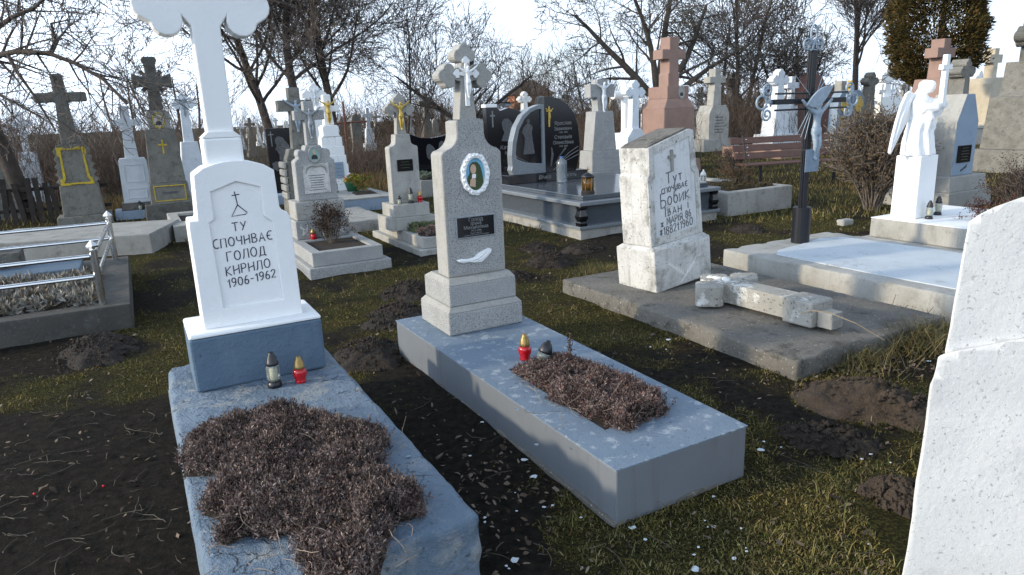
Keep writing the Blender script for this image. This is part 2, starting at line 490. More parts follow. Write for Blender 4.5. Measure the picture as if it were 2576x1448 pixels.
MAT['dark_cloth'] = plain('dark_cloth_enamel', (0.02, 0.02, 0.025), 0.35)
MAT['robe'] = plain('dark_red_enamel', (0.16, 0.03, 0.03), 0.35)
MAT['basket'] = plain('green_plastic_basket', (0.02, 0.11, 0.05), 0.5)
def glass(name, c, rough=0.08):
    m, t, b = newmat(name)
    tr = t.nodes.new('ShaderNodeBsdfTransparent'); tr.inputs[0].default_value = c4(c)
    gl = t.nodes.new('ShaderNodeBsdfGlossy'); gl.inputs['Roughness'].default_value = rough
    df = t.nodes.new('ShaderNodeBsdfDiffuse'); df.inputs[0].default_value = c4(tuple(x * 0.55 for x in c))
    fr = t.nodes.new('ShaderNodeFresnel'); fr.inputs[0].default_value = 1.5
    m0 = t.nodes.new('ShaderNodeMixShader'); m0.inputs[0].default_value = 0.28
    m1 = t.nodes.new('ShaderNodeMixShader')
    t.links.new(tr.outputs[0], m0.inputs[1]); t.links.new(df.outputs[0], m0.inputs[2])
    t.links.new(fr.outputs[0], m1.inputs[0])
    t.links.new(m0.outputs[0], m1.inputs[1]); t.links.new(gl.outputs[0], m1.inputs[2])
    t.links.new(m1.outputs[0], t.nodes['Material Output'].inputs[0])
    return m
MAT['glass'] = glass('clear_lantern_glass', (0.86, 0.9, 0.88))
MAT['glass_green'] = glass('frosted_green_glass', (0.72, 0.82, 0.78), 0.25)
MAT['glass_amber'] = glass('amber_lantern_glass', (0.55, 0.32, 0.10))
MAT['glass_blue'] = glass('pale_blue_bottle_plastic', (0.74, 0.83, 0.9), 0.12)

# ------------------------------------------------------------------ lettering
def arc(cx, cy, rx, ry, a0, a1, n=9):
    return [(cx + rx * math.cos(rad(a0 + (a1 - a0) * i / (n - 1))), cy + ry * math.sin(rad(a0 + (a1 - a0) * i / (n - 1)))) for i in range(n)]
_O = [arc(.3, .5, .3, .5, 90, 450, 14)]
STROKES = {
 'Т': (.66, [[(0, 1), (.66, 1)], [(.33, 1), (.33, 0)]]), 'У': (.6, [[(0, 1), (.3, .45)], [(.6, 1), (.12, 0)]]),
 'С': (.5, [arc(.36, .5, .36, .5, 65, 300, 11)]), 'П': (.56, [[(0, 0), (.03, 1), (.55, 1), (.56, 0)]]), 'О': (.6, _O), '0': (.5, [arc(.25, .5, .25, .5, 90, 450, 13)]),
 'Ч': (.52, [[(0, 1), (.02, .6), (.2, .45), (.5, .52)], [(.52, 1), (.48, 0)]]), 'Н': (.55, [[(0, 1), (0, 0)], [(.55, 1), (.55, 0)], [(0, .42), (.55, .58)]]),
 'В': (.5, [[(0, 0), (0, 1), (.3, 1), (.44, .85), (.42, .65), (.28, .53), (0, .52)], [(.28, .53), (.5, .38), (.5, .15), (.34, 0), (0, 0)]]),
 'А': (.6, [[(0, 0), (.3, 1), (.6, 0)], [(.1, .35), (.5, .35)]]), 'Є': (.48, [arc(.36, .5, .36, .5, 60, 300, 11), [(.02, .5), (.36, .5)]]),
 'Г': (.5, [[(0, 0), (0, 1), (.5, 1)]]), 'Л': (.58, [[(0, 0), (.1, .2), (.18, 1), (.56, 1), (.58, 0)]]),
 'Д': (.68, [[(.1, .05), (.22, 1), (.52, 1), (.56, .05)], [(0, -.12), (.02, .05), (.66, .05), (.68, -.12)]]),
 'К': (.52, [[(0, 1), (0, 0)], [(.5, 1), (.02, .5), (.52, 0)]]), 'Р': (.48, [[(0, 0), (0, 1), (.32, 1), (.48, .8), (.42, .55), (.25, .46), (0, .46)]]),
 '1': (.24, [[(0, .75), (.2, 1), (.2, 0)]]), '9': (.45, [arc(.22, .72, .22, .28, 0, 360, 11), [(.44, .72), (.4, .3), (.2, 0), (.08, .02)]]),
 '6': (.45, [[(.36, .98), (.2, .95), (.05, .6), (.02, .3)], arc(.23, .28, .22, .28, 0, 360, 11)]), '-': (.35, [[(0, .5), (.35, .5)]]),
 '2': (.48, [[(0, .78), (.08, .95), (.25, 1), (.42, .9), (.44, .68), (0, 0), (.48, .02)]]), '8': (.45, [arc(.22, .75, .19, .25, 0, 360, 11), arc(.22, .25, .22, .26, 0, 360, 11)]),
 'у': (.45, [[(0, .6), (.22, .12)], [(.45, .6), (.1, -.3)]]), 'т': (.45, [[(0, .6), (.45, .6)], [(.22, .6), (.22, 0)]]), 'с': (.36, [arc(.25, .3, .25, .3, 60, 300, 8)]),
 'п': (.42, [[(0, 0), (0, .6), (.42, .6), (.42, 0)]]), 'о': (.4, [arc(.2, .3, .2, .3, 90, 450, 10)]), 'ч': (.38, [[(0, .6), (.02, .35), (.36, .3)], [(.38, .6), (.38, 0)]]),
 'и': (.42, [[(0, .6), (0, 0), (.42, .6), (.42, 0)]]), 'в': (.34, [[(0, 0), (0, .6), (.24, .58), (.24, .36), (0, .32), (.32, .28), (.32, .04), (0, 0)]]),
 'а': (.44, [[(0, 0), (.22, .6), (.44, 0)], [(.09, .2), (.36, .2)]]), 'є': (.36, [arc(.26, .3, .26, .3, 60, 300, 8), [(.02, .3), (.26, .3)]]),
 'Б': (.5, [[(.46, 1), (0, 1), (0, 0), (.34, 0), (.5, .15), (.46, .42), (.28, .52), (0, .52)]]), 'б': (.42, [[(.4, .95), (.1, .8), (.02, .3)], arc(.22, .28, .2, .28, 0, 360, 10)]),
 'к': (.38, [[(0, .6), (0, 0)], [(.36, .6), (.02, .3), (.38, 0)]]), 'І': (.1, [[(.05, 0), (.05, .85)], [(.05, .98), (.05, 1.02)]]), 'і': (.1, [[(.05, 0), (.05, .55)], [(.05, .72), (.05, .77)]]),
 'н': (.42, [[(0, .6), (0, 0)], [(.42, .6), (.42, 0)], [(0, .3), (.42, .3)]]), 'ж': (.5, [[(.25, .6), (.25, 0)], [(0, .6), (.5, 0)], [(.5, .6), (0, 0)]]),
 'М': (.65, [[(0, 0), (.05, 1), (.32, .4), (.6, 1), (.65, 0)]]), 'Я': (.48, [[(.48, 0), (.48, 1), (.15, 1), (0, .8), (.05, .55), (.2, .46), (.48, .46)], [(.25, .46), (0, 0)]]),
 '*': (.45, [[(.22, .9), (.22, .1)], [(0, .75), (.45, .25)], [(.45, .75), (0, .25)]]), '†': (.3, [[(.15, 1), (.15, 0)], [(0, .7), (.3, .7)]]), ' ': (.3, [])}
def stroke_text(parent, mat, text, cx, z, h, y, r, gap=0.28, slope=0.0, slant=0.0):
    """hand lettering, one part per letter"""
    wtot = sum(STROKES[c][0] + gap for c in text) - gap
    x = cx - wtot * h / 2
    for c in text:
        wd, lines_ = STROKES[c]
        if lines_:
            mb = MB()
            jz = random.uniform(-.04, .04) * h
            for ln in lines_:
                mb.tube([(x + (px + slant * pz) * h, y, z + jz + pz * h + slope * (x + px * h - cx)) for px, pz in ln], r, 5)
            mb.obj('letter', mat, parent)
        x += (wd + gap) * h
def text_mesh(body, size, ext=0.0015, align='CENTER', shear=0.0, space=1.0):
    cu = bpy.data.curves.new('lettering', 'FONT')
    cu.body = body
    cu.size = size
    cu.align_x = align
    cu.align_y = 'CENTER'
    cu.extrude = ext
    cu.shear = shear
    cu.space_line = space
    cu.resolution_u = 3
    ob = bpy.data.objects.new('lettering', cu)
    me = bpy.data.meshes.new_from_object(ob)
    bpy.data.objects.remove(ob)
    me.transform(Matrix.Rotation(rad(90), 4, 'X'))
    return me
def put_text(body, size, mat, parent, x, y, z, **k):
    o = link('lettering', text_mesh(body, size, **k), mat, parent)
    o.location = (x, y, z)
    return o

# ------------------------------------------------------------------ outlines
def trefoil(cx, cz, ang, r, phi=146, n=25, lobes=(1.0, 1.0)):
    """bud of three lobes pointing in direction ang; counter-clockwise points"""
    cs = [((lobes[0] * r) * 0.95, 0.0, r), (0.0, r * 0.95, r * lobes[1]), (0.0, -r * 0.95, r * lobes[1])]
    pts = []
    for i in range(n):
        a = rad(-phi + 2 * phi * i / (n - 1))
        ux, uy = math.cos(a), math.sin(a)
        best = 0
        for x, y, q in cs:
            b = ux * x + uy * y
            disc = b * b - (x * x + y * y - q * q)
            if disc >= 0:
                best = max(best, b + math.sqrt(disc))
        px, py = ux * best, uy * best
        ca, sa = math.cos(rad(ang)), math.sin(rad(ang))
        pts.append((cx + px * ca - py * sa, cz + px * sa + py * ca))
    return pts
def bud_cross(z0, zc, hw, arm, top, r, cx=0.0, hw0=None, ha=None):
    hw0 = hw0 or hw
    ha = ha or hw
    r = min(r, max(arm, top) / 2.95)      # the buds of neighbouring arms must not meet
    p = [(cx - hw0, z0), (cx + hw0, z0), (cx + hw, zc - ha)]
    p += trefoil(cx + arm, zc, 0, r)
    p += [(cx + hw, zc + ha)]
    p += trefoil(cx, zc + top, 90, r)
    p += [(cx - hw, zc + ha)]
    p += trefoil(cx - arm, zc, 180, r)
    p += [(cx - hw, zc - ha)]
    return p
def plain_cross(z0, zc, hw, arm, top, cx=0.0, hw0=None, ha=None):
    hw0 = hw0 or hw
    ha = ha or hw
    return [(cx - hw0, z0), (cx + hw0, z0), (cx + hw, zc - ha), (cx + arm, zc - ha), (cx + arm, zc + ha), (cx + hw, zc + ha), (cx + hw, zc + top),
            (cx - hw, zc + top), (cx - hw, zc + ha), (cx - arm, zc + ha), (cx - arm, zc - ha), (cx - hw, zc - ha)]
def ellipse(cx, cz, rx, rz, n=24, wob=0.0, k=9):
    return [(cx + rx * (1 + wob * math.cos(k * 2 * math.pi * i / n)) * math.cos(2 * math.pi * i / n), cz + rz * (1 + wob * math.cos(k * 2 * math.pi * i / n)) * math.sin(2 * math.pi * i / n)) for i in range(n)]
def holed_prism(outer, inner, y0, y1):
    """ring: outer outline with an opening of another outline"""
    mb = MB()
    n, m = len(outer), len(inner)
    bm = bmesh.new()
    def loop(pts, y):
        return [bm.verts.new((x, y, z)) for x, z in pts]
    o0, i0, o1, i1 = loop(outer, y0), loop(inner, y0), loop(outer, y1), loop(inner, y1)
    for a, b, k in ((o0, o1, n), (i1, i0, m)):
        for i in range(k):
            j = (i + 1) % k
            bm.faces.new((a[j], a[i], b[i], b[j]))
    for o, i in ((o0, i0), (o1, i1)):
        es = []
        for ring in (o, i):
            for k in range(len(ring)):
                e = bm.edges.get((ring[k], ring[(k + 1) % len(ring)]))
                es.append(e)
        bmesh.ops.triangle_fill(bm, edges=es, use_beauty=True)
    bmesh.ops.recalc_face_normals(bm, faces=bm.faces)
    me = bpy.data.meshes.new('ring')
    bm.to_mesh(me)
    bm.free()
    return me

# ------------------------------------------------------------------ prototypes that need modifiers
def evaluated(ob):
    bpy.context.view_layer.update()
    dg = bpy.context.evaluated_depsgraph_get()
    me = bpy.data.meshes.new_from_object(ob.evaluated_get(dg))
    old = ob.data
    bpy.data.objects.remove(ob)
    bpy.data.meshes.remove(old)
    me.polygons.foreach_set('use_smooth', [True] * len(me.polygons))
    return me
def skinned(verts, edges, radii, root=0, sub=1):
    me = bpy.data.meshes.new('figure')
    me.from_pydata(verts, edges, [])
    ob = bpy.data.objects.new('figure', me)
    COL.objects.link(ob)
    ob.modifiers.new('skin', 'SKIN')
    for i, s in enumerate(me.skin_vertices[0].data):
        q = radii[i]
        s.radius = q if isinstance(q, tuple) else (q, q)
        s.use_root = (i == root)
    m = ob.modifiers.new('sub', 'SUBSURF')
    m.levels = sub
    return evaluated(ob)
def corpus_mesh():
    v = [(0, 0, 0), (0, -.01, .13), (0, -.02, .27), (0, -.015, .37), (0.01, -.04, .44), (0.01, -.04, .49),
         (.11, -.01, .33), (.24, 0, .40), (.36, .01, .50), (.40, .01, .53), (-.11, -.01, .33), (-.24, 0, .40), (-.36, .01, .50), (-.40, .01, .53),
         (.05, -.01, -.05), (.045, -.06, -.25), (.012, .0, -.46), (.012, -.05, -.52), (-.05, -.01, -.05), (-.04, -.055, -.25), (-.012, .0, -.46), (-.012, -.045, -.52)]
    e = [(0, 1), (1, 2), (2, 3), (3, 4), (4, 5), (2, 6), (6, 7), (7, 8), (8, 9), (2, 10), (10, 11), (11, 12), (12, 13), (0, 14), (14, 15), (15, 16), (16, 17), (0, 18), (18, 19), (19, 20), (20, 21)]
    r = [(.085, .06), (.07, .05), (.095, .06), .035, .055, .04, .045, .034, .024, .026, .045, .034, .024, .026, .06, .045, .028, .022, .06, .045, .028, .022]
    return skinned(v, e, r)
CORPUS = corpus_mesh()
def corpus(parent, mat, x, y, z, h, name='christ_figure'):
    s = h / 1.05
    me = CORPUS.copy()
    me.transform(Matrix.Scale(s, 4))
    o = link(name, me, mat, parent)
    o.location = (x, y, z)
    c = MB()
    c.lathe([(.075, -.10), (.10, -.06), (.098, 0.02), (.085, .05)], 10, sx=1.0, sy=0.8)
    for vv in range(len(c.v)):
        a = c.v[vv]
        c.v[vv] = (a[0] * s, (a[1] - .012) * s, a[2] * s)
    c.obj('loincloth', mat, o, smooth=True)
    return o

# ------------------------------------------------------------------ footprints kept free of grass
FOOT = []
def foot(O, x0, x1, y0, y1, rot=ROT):
    FOOT.append((O[0], O[1], rot, x0, x1, y0, y1))
def free(px, py, pad=0.0):
    ok = np.ones(len(px), bool)
    for ox, oy, r, x0, x1, y0, y1 in FOOT:
        dx, dy = px - ox, py - oy
        lx = dx * math.cos(r) + dy * math.sin(r)
        ly = -dx * math.sin(r) + dy * math.cos(r)
        ok &= ~((lx > x0 - pad) & (lx < x1 + pad) & (ly > y0 - pad) & (ly < y1 + pad))
    return ok

# ================================================================== the ground
def cover(x, y):
    """0 = bare dark soil, 1 = moss and short grass"""
    x = np.asarray(x, float); y = np.asarray(y, float)
    c = 0.19 + 1.5 * (fbm(x * 1.5 + 3, y * 1.5, 5, 4) - 0.42) + 0.8 * (fbm(x * 5, y * 5, 9, 3) - 0.5)
    def blob(cx, cy, rx, ry, a):
        return a * np.exp(-(((x - cx) / rx) ** 2 + ((y - cy) / ry) ** 2))
    c = c + blob(1.6, 2.3, 0.75, 0.8, 0.55) + blob(0.9, 4.6, 0.9, 1.6, 0.22) + blob(-2.1, 4.2, 1.0, 0.5, 0.4) + blob(-2.3, 5.8, 0.5, 1.2, 0.35)
    c = c + blob(-0.6, 5.6, 0.6, 1.0, 0.4) + blob(0.5, 7.0, 1.2, 1.0, 0.25) + blob(4.3, 9.2, 1.5, 2.0, 0.45) + blob(-1.0, 9.0, 0.6, 1.5, 0.2)
    c = c - blob(-1.9, 2.4, 0.9, 1.1, 0.7) - blob(-0.25, 2.9, 0.35, 1.3, 0.4) - blob(-3.0, 4.6, 0.7, 0.4, 0.3)
    c = np.where(y > 10, np.maximum(c, 0.35), c)
    return np.clip(c, 0, 1)
def ground_z(x, y):
    return 0.035 * (fbm(x * 1.2, y * 1.2, 21, 3) - 0.5) + 0.022 * (fbm(x * 7, y * 7, 31, 3) - 0.5)
N = 430
u = np.linspace(-1, 1, N)
gx = 1.3 * np.sinh(6 * u)
gy = 3.6 + 1.3 * np.sinh(6 * u)
X, Y = np.meshgrid(gx, gy)
near = np.exp(-((X ** 2 + (Y - 5) ** 2) / 900))
Z = ground_z(X, Y) * near
vid = np.arange(N * N).reshape(N, N)
quads = np.stack([vid[:-1, :-1], vid[:-1, 1:], vid[1:, 1:], vid[1:, :-1]], -1).reshape(-1)
gme = np_mesh('ground', np.stack([X, Y, Z], -1).reshape(-1, 3), quads, 4)
at = gme.attributes.new('cover', 'FLOAT', 'POINT')
at.data.foreach_set('value', cover(X, Y).astype(np.float32).ravel())
gme.polygons.foreach_set('use_smooth', [True] * len(gme.polygons))
gm, t, b = newmat('soil_and_moss')
tc = t.nodes.new('ShaderNodeTexCoord')
v = tc.outputs['Object']
a_ = t.nodes.new('ShaderNodeAttribute'); a_.attribute_name = 'cover'
soil = mixc(t, ramp(t, noise(t, v, 22, 5), 0.35, 0.7), (0.014, 0.012, 0.0095), (0.042, 0.035, 0.027))
soil = mixc(t, ramp(t, noise(t, v, 90, 3), 0.66, 0.72), soil, (0.10, 0.085, 0.065))
moss = mixc(t, ramp(t, noise(t, v, 9, 5), 0.35, 0.65), (0.050, 0.050, 0.015), (0.12, 0.105, 0.028))
moss = mixc(t, ramp(t, noise(t, v, 3.1, 4), 0.5, 0.68), moss, (0.135, 0.09, 0.028))
moss = mixc(t, ramp(t, noise(t, v, 75, 4), 0.46, 0.60), (0.026, 0.025, 0.009), moss)
moss = mixc(t, ramp(t, noise(t, v, 140, 3), 0.62, 0.70), moss, (0.17, 0.145, 0.065))
ad = t.nodes.new('ShaderNodeMath'); ad.operation = 'ADD'
t.links.new(a_.outputs['Fac'], ad.inputs[0])
sb = t.nodes.new('ShaderNodeMath'); sb.operation = 'MULTIPLY_ADD'
t.links.new(noise(t, v, 30, 5), sb.inputs[0]); sb.inputs[1].default_value = 0.9; sb.inputs[2].default_value = -0.45
t.links.new(sb.outputs[0], ad.inputs[1])
t.links.new(mixc(t, ramp(t, ad.outputs[0], 0.22, 0.55), soil, moss), b.inputs['Base Color'])
b.inputs['Roughness'].default_value = 1.0
b.inputs['Specular IOR Level'].default_value = 0.1
bump(t, b, noise(t, v, 60, 7, 0.78), 1.0, 0.05)
ground = link('ground', gme, gm)
ground['kind'] = 'structure'

# ------------------------------------------------------------------ lanterns
def lantern(kind, label, p, rot=0.0, s=1.0, group=None, tilt=(0, 0)):
    """candle lanterns; kinds: red, clear, ribbed, mini, white"""
    o = thing('grave_lantern', label, 'lantern', p, rot, group)
    o.scale = (s, s, s)
    o.rotation_euler = (tilt[0], tilt[1], rot)
    if kind == 'red':
        MB().lathe([(.026, 0), (.030, .004), (.030, .014), (.026, .02), (.036, .04), (.038, .058), (.034, .074), (.027, .082)], 18).obj('glass_body', MAT['red_enamel'], o, smooth=True)
        MB().lathe([(.029, .082), (.030, .092), (.027, .1), (.024, .122), (.014, .14), (.013, .15), (.004, .152)], 16).obj('cap', MAT['goldcap'], o, smooth=True)
    elif kind == 'clear':
        MB().lathe([(.036, 0), (.037, .012), (.032, .026), (.026, .032)], 16).obj('foot', MAT['blackplastic'], o, smooth=True)
        MB().lathe([(.026, .0322), (.033, .045), (.034, .10), (.030, .118)], 8).obj('glass_body', MAT['glass'], o)
        MB().lathe([(.019, .034), (.019, .095)], 12).obj('candle', MAT['candle'], o, smooth=True)
        MB().lathe([(.031, .118), (.032, .130), (.027, .138), (.024, .158), (.013, .178), (.012, .186), (.003, .188)], 14).obj('cap', MAT['blackplastic'], o, smooth=True)
    elif kind == 'ribbed':
        MB().lathe([(.034, 0), (.036, .006)] + [(.036 + .0022 * (i % 2), .008 + i * .0065) for i in range(14)] + [(.034, .102)], 18).obj('glass_body', MAT['glass_green'], o, smooth=True)
        MB().lathe([(.028, .004), (.028, .06)], 12).obj('candle', MAT['candle'], o, smooth=True)
        c = MB().lathe([(.0365, 0), (.037, .012), (.030, .032), (.020, .05), (.012, .056), (.011, .066), (.003, .067)], 16).obj('cap', MAT['blackplastic'], o, smooth=True)
        c.location = (.004, 0, .103)
        c.rotation_euler = (0, rad(16), 0)
    elif kind == 'mini':
        MB().lathe([(.03, 0), (.034, .01), (.034, .07), (.026, .08)], 14).obj('glass_body', MAT['glass'], o, smooth=True)
        MB().lathe([(.022, .004), (.022, .05)], 10).obj('candle', MAT['candle'], o, smooth=True)
        MB().lathe([(.03, .0802), (.028, .1), (.014, .118), (.012, .128), (.003, .13)], 12).obj('cap', MAT['blackplastic'], o, smooth=True)
    elif kind == 'redmini':
        MB().lathe([(.03, 0), (.034, .01), (.034, .05), (.026, .065)], 14).obj('glass_body', MAT['red_enamel'], o, smooth=True)
        MB().lathe([(.03, .0652), (.028, .09), (.014, .108), (.012, .12), (.003, .122)], 12).obj('cap', MAT['goldcap'], o, smooth=True)
    elif kind == 'white':
        MB().lathe([(.05, 0), (.05, .02), (.042, .03)], 12).obj('foot', MAT['plastic_white'], o, smooth=True)
        MB().lathe([(.038, .0302), (.04, .12)], 12).obj('glass_body', MAT['glass'], o, smooth=True)
        for k in range(4):
            a = k * math.pi / 2 + .4
            MB().box(.041 * math.cos(a) - .006, .041 * math.cos(a) + .006, .041 * math.sin(a) - .006, .041 * math.sin(a) + .006, .0295, .122).obj('strut', MAT['plastic_white'], o)
        MB().lathe([(.05, .1202), (.05, .135), (.042, .16), (.02, .19), (.012, .195), (.014, .215), (.003, .22)], 14).obj('cap', MAT['plastic_white'], o, smooth=True)
    return o

# ------------------------------------------------------------------ old painted slab with rough edges
def rough_slab(name, mat, parent, x0, x1, y0, y1, z0, z1, bev=0.025, amp=0.006, step=0.035, seed=3):
    bm = bmesh.new()
    bmesh.ops.create_cube(bm, size=1.0)
    for q in bm.verts:
        q.co = Vector((x0 + (q.co.x + .5) * (x1 - x0), y0 + (q.co.y + .5) * (y1 - y0), z0 + (q.co.z + .5) * (z1 - z0)))
    bmesh.ops.bevel(bm, geom=list(bm.edges), offset=bev, segments=3, affect='EDGES', profile=0.6)
    for ax, lo, hi in ((0, x0, x1), (1, y0, y1), (2, z0, z1)):
        k = int((hi - lo) / step)
        for i in range(1, k):
            no = [0, 0, 0]; no[ax] = 1
            co = [0, 0, 0]; co[ax] = lo + (hi - lo) * i / k
            bmesh.ops.bisect_plane(bm, geom=list(bm.verts) + list(bm.edges) + list(bm.faces), plane_co=co, plane_no=no)
    P = np.array([q.co[:] for q in bm.verts])
    n1 = fbm(P[:, 0] * 9 + P[:, 2] * 7, P[:, 1] * 9 - P[:, 2] * 5, seed, 4) - .5
    n2 = fbm(P[:, 0] * 9 - P[:, 2] * 6 + 40, P[:, 1] * 9 + P[:, 2] * 8, seed + 5, 4) - .5
    n3 = fbm(P[:, 0] * 4 + 9, P[:, 1] * 4 + P[:, 2] * 5, seed + 9, 4) - .5
    ctr = np.array([(x0 + x1) / 2, (y0 + y1) / 2, (z0 + z1) / 2])
    ext = np.array([x1 - x0, y1 - y0, z1 - z0]) / 2
    d = ext - np.abs(P - ctr)
    edge = np.sort(d, axis=1)[:, 1]
    chip = np.exp(-edge / 0.035)
    out = np.sign(P - ctr)
    for i, q in enumerate(bm.verts):
        q.co.x += n1[i] * amp * 2 - out[i, 0] * chip[i] * max(0, n3[i]) * 0.09
        q.co.y += n2[i] * amp * 2 - out[i, 1] * chip[i] * max(0, n3[i]) * 0.09
        q.co.z += n3[i] * amp * 2.2 - (out[i, 2] > 0) * chip[i] * max(0, n1[i]) * 0.06
    me = bpy.data.meshes.new(name)
    bm.to_mesh(me)
    bm.free()
    return link(name, me, mat, parent, smooth=True)

# ================================================================== left grave: tall white cross
OL = (-1.23, 3.145)
g = thing('grave_slab', 'low grave slab in worn blue-grey paint under the tall whitewashed cross', 'grave slab', (OL[0], OL[1], 0))
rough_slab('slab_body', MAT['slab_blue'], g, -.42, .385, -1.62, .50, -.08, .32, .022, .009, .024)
foot(OL, -.42, .385, -1.62, .5)
m = thing('cross_monument', 'tall whitewashed cross monument with hand-painted black letters on blue-grey plinth', 'gravestone', (OL[0], OL[1], .322))
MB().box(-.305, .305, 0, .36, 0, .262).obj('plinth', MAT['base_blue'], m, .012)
MB().box(-.307, .307, -.002, .362, .262, .284, .006, .006).obj('plinth_cap', MAT['lime'], m, .01)
def arch_pts(x0, x1, z0, rise, n=9):
    return [(x1 + (x0 - x1) * i / (n - 1), z0 + rise * math.sin(math.pi * i / (n - 1)) ** 0.8) for i in range(n)]
zb = .284
so = [(-.228, zb), (.228, zb), (.224, .775), (.212, .802), (.190, .812), (.180, .83), (.175, 1.005)] + arch_pts(-.175, .175, 1.012, .048)[1:-1] + [(-.175, 1.005), (-.186, .80), (-.222, .80), (-.226, .77)]
hole = [(-.13, zb + .09), (.145, zb + .09), (.14, .76), (.105, .79), (.105, .93), (0, .965), (-.115, .925), (-.115, .80), (-.14, .785)]
MB().prism(so, .075, .27).obj('stele', MAT['lime'], m, .008)
link('stele_face', holed_prism(so, hole, .062, .0749), MAT['lime'], m, .004)
sh = MB()
sh.box(-.115, .055, .10, .245, 1.035, 1.165)
sh.obj('shaft_foot', MAT['lime'], m, .012)
co = bud_cross(1.185, 1.735, .060, .155, .20, .066, cx=-.03, hw0=.057, ha=.088)
MB().prism([(-.115, 1.165), (.055, 1.165), (.027, 1.19), (-.087, 1.19)], .103, .242).obj('shaft_collar', MAT['lime'], m)
MB().prism(co, .118, .226).obj('cross', MAT['lime'], m, .008)
yl = .0745
stroke_text(m, MAT['letter'], 'ТУ', -.012, .735, .040, yl, .0024, slope=.06)
stroke_text(m, MAT['letter'], 'СПОЧНВАЄ', -.004, .668, .042, yl, .0026, slope=.06)
stroke_text(m, MAT['letter'], 'ГОЛОД', .004, .600, .044, yl, .0026, gap=.26, slope=.05)
stroke_text(m, MAT['letter'], 'КНРНЛО', .004, .532, .044, yl, .0026, gap=.26, slope=.07)
stroke_text(m, MAT['letter'], '1906-1962', .014, .478, .040, yl, .0026, gap=.24, slope=.09)
tx = MB()
tx.tube([(-.012, yl, .918), (-.006, yl, .855)], .0024, 5)
tx.tube([(-.026, yl, .900), (.008, yl, .904)], .0024, 5)
tx.tube([(-.006, yl, .855), (.032, yl, .815), (.024, yl, .808), (-.038, yl, .804), (-.006, yl, .855)], .0024, 5)
tx.obj('painted_cross_sign', MAT['letter'], m)
lantern('clear', 'clear glass lantern with black cap and foot before the blue-grey plinth', ground_at(692, 972, .325), .4, .92)
lantern('red', 'small red lantern with gold cap beside the black-capped one', ground_at(757, 962, .325), 0, .88)

# ================================================================== centre grave
OC = (-.164, 4.095)
g = thing('grave_slab', 'smooth grey painted grave slab with sunken planter under terrazzo cross', 'grave slab', (OC[0], OC[1], 0))
hc = [local(OC, ground_at(*q, .23)) for q in ((1530, 1081), (1690, 1032), (1420, 896), (1272, 932))]
hx0, hx1 = (hc[0].x + hc[3].x) / 2, (hc[1].x + hc[2].x) / 2
hy0, hy1 = (hc[0].y + hc[1].y) / 2, (hc[2].y + hc[3].y) / 2
outer = [(-.385, -1.82), (.30, -1.82), (.335, .54), (-.41, .54)]
MB().hprism(outer, -.06, .226).obj('slab_body', MAT['slab_side'], g, .006)
top = [(-.388, -1.824), (.304, -1.824), (.339, .544), (-.414, .544)]
FR = MB().frame(top, [(hx0, hy0), (hx1, hy0), (hx1, hy1), (hx0, hy1)], .2265, .2325, .2268)
FR.obj('painted_top', MAT['slab_mid'], g, .002)
soilm = MB().box(hx0 + .002, hx1 - .002, hy0 + .002, hy1 - .002, .227, .2295)
soilm.obj('planter_soil', MAT['soil'], g)
foot(OC, -.415, .34, -1.83, .55)
rough_slab('footing', MAT['concrete_dark'], g, -.405, .325, -1.83, .545, -.08, .018, .01, .006, .05, 8)
m = thing('cross_monument', 'grey terrazzo cross monument with oval portrait and white crucifix in the centre', 'gravestone', (OC[0], OC[1], .2335))
MB().hprism([(-.258, 0), (.258, 0), (.258, .46), (-.258, .46)], 0, .14).obj('base_tier', MAT['terrazzo'], m, .01)
MB().hprism([(-.258, 0), (.258, 0), (.258, .46), (-.258, .46)], .1402, .172, [(-.232, .03), (.232, .03), (.232, .43), (-.232, .43)]).obj('base_tier', MAT['terrazzo_pale'], m, .004)
MB().hprism([(-.232, .03), (.232, .03), (.232, .43), (-.232, .43)], .1725, .305).obj('base_tier', MAT['terrazzo'], m, .008)
MB().hprism([(-.232, .03), (.232, .03), (.232, .43), (-.232, .43)], .3052, .34, [(-.21, .07), (.21, .07), (.21, .36), (-.21, .36)]).obj('base_tier', MAT['terrazzo_pale'], m, .004)
def neck(hw, z0, z1, zt, hn):
    """stele outline with hollow shoulders"""
    right = [(hw, z0), (hw, z1), (hw * .93, z1 + .018)]
    for i in range(1, 7):
        a = i / 6
        right.append((hw * .93 - (hw * .93 - hn) * (1 - (1 - a) ** 1.8), z1 + .018 + (zt - z1 - .018) * a ** 1.5))
    return right + [(-x, z) for x, z in reversed(right)]
so = neck(.20, .34, 1.085, 1.20, .092)
so = so[:len(so) // 2] + [(.092, 1.275), (.07, 1.282), (-.07, 1.282), (-.092, 1.275)] + so[len(so) // 2:]
MB().prism(so, .10, .265).obj('stele', MAT['terrazzo_pale'], m, .008)
# rougher pebble field set into the face
fi = [(x * .9, .36 + (z - .34) * .985) for x, z in so]
MB().prism(fi, .097, .0998).obj('pebble_face', MAT['terrazzo'], m)
co = bud_cross(1.284, 1.535, .034, .105, .112, .036, hw0=.058)
MB().prism(co, .125, .225).obj('cross', MAT['terrazzo_pale'], m, .005)
MB().prism([(x * 1.0, z) for x, z in bud_cross(1.36, 1.545, .014, .058, .072, .013)], .112, .1248).obj('white_cross', MAT['lime'], m, .003)
corpus(m, MAT['lime'], 0, .098, 1.50, .19)
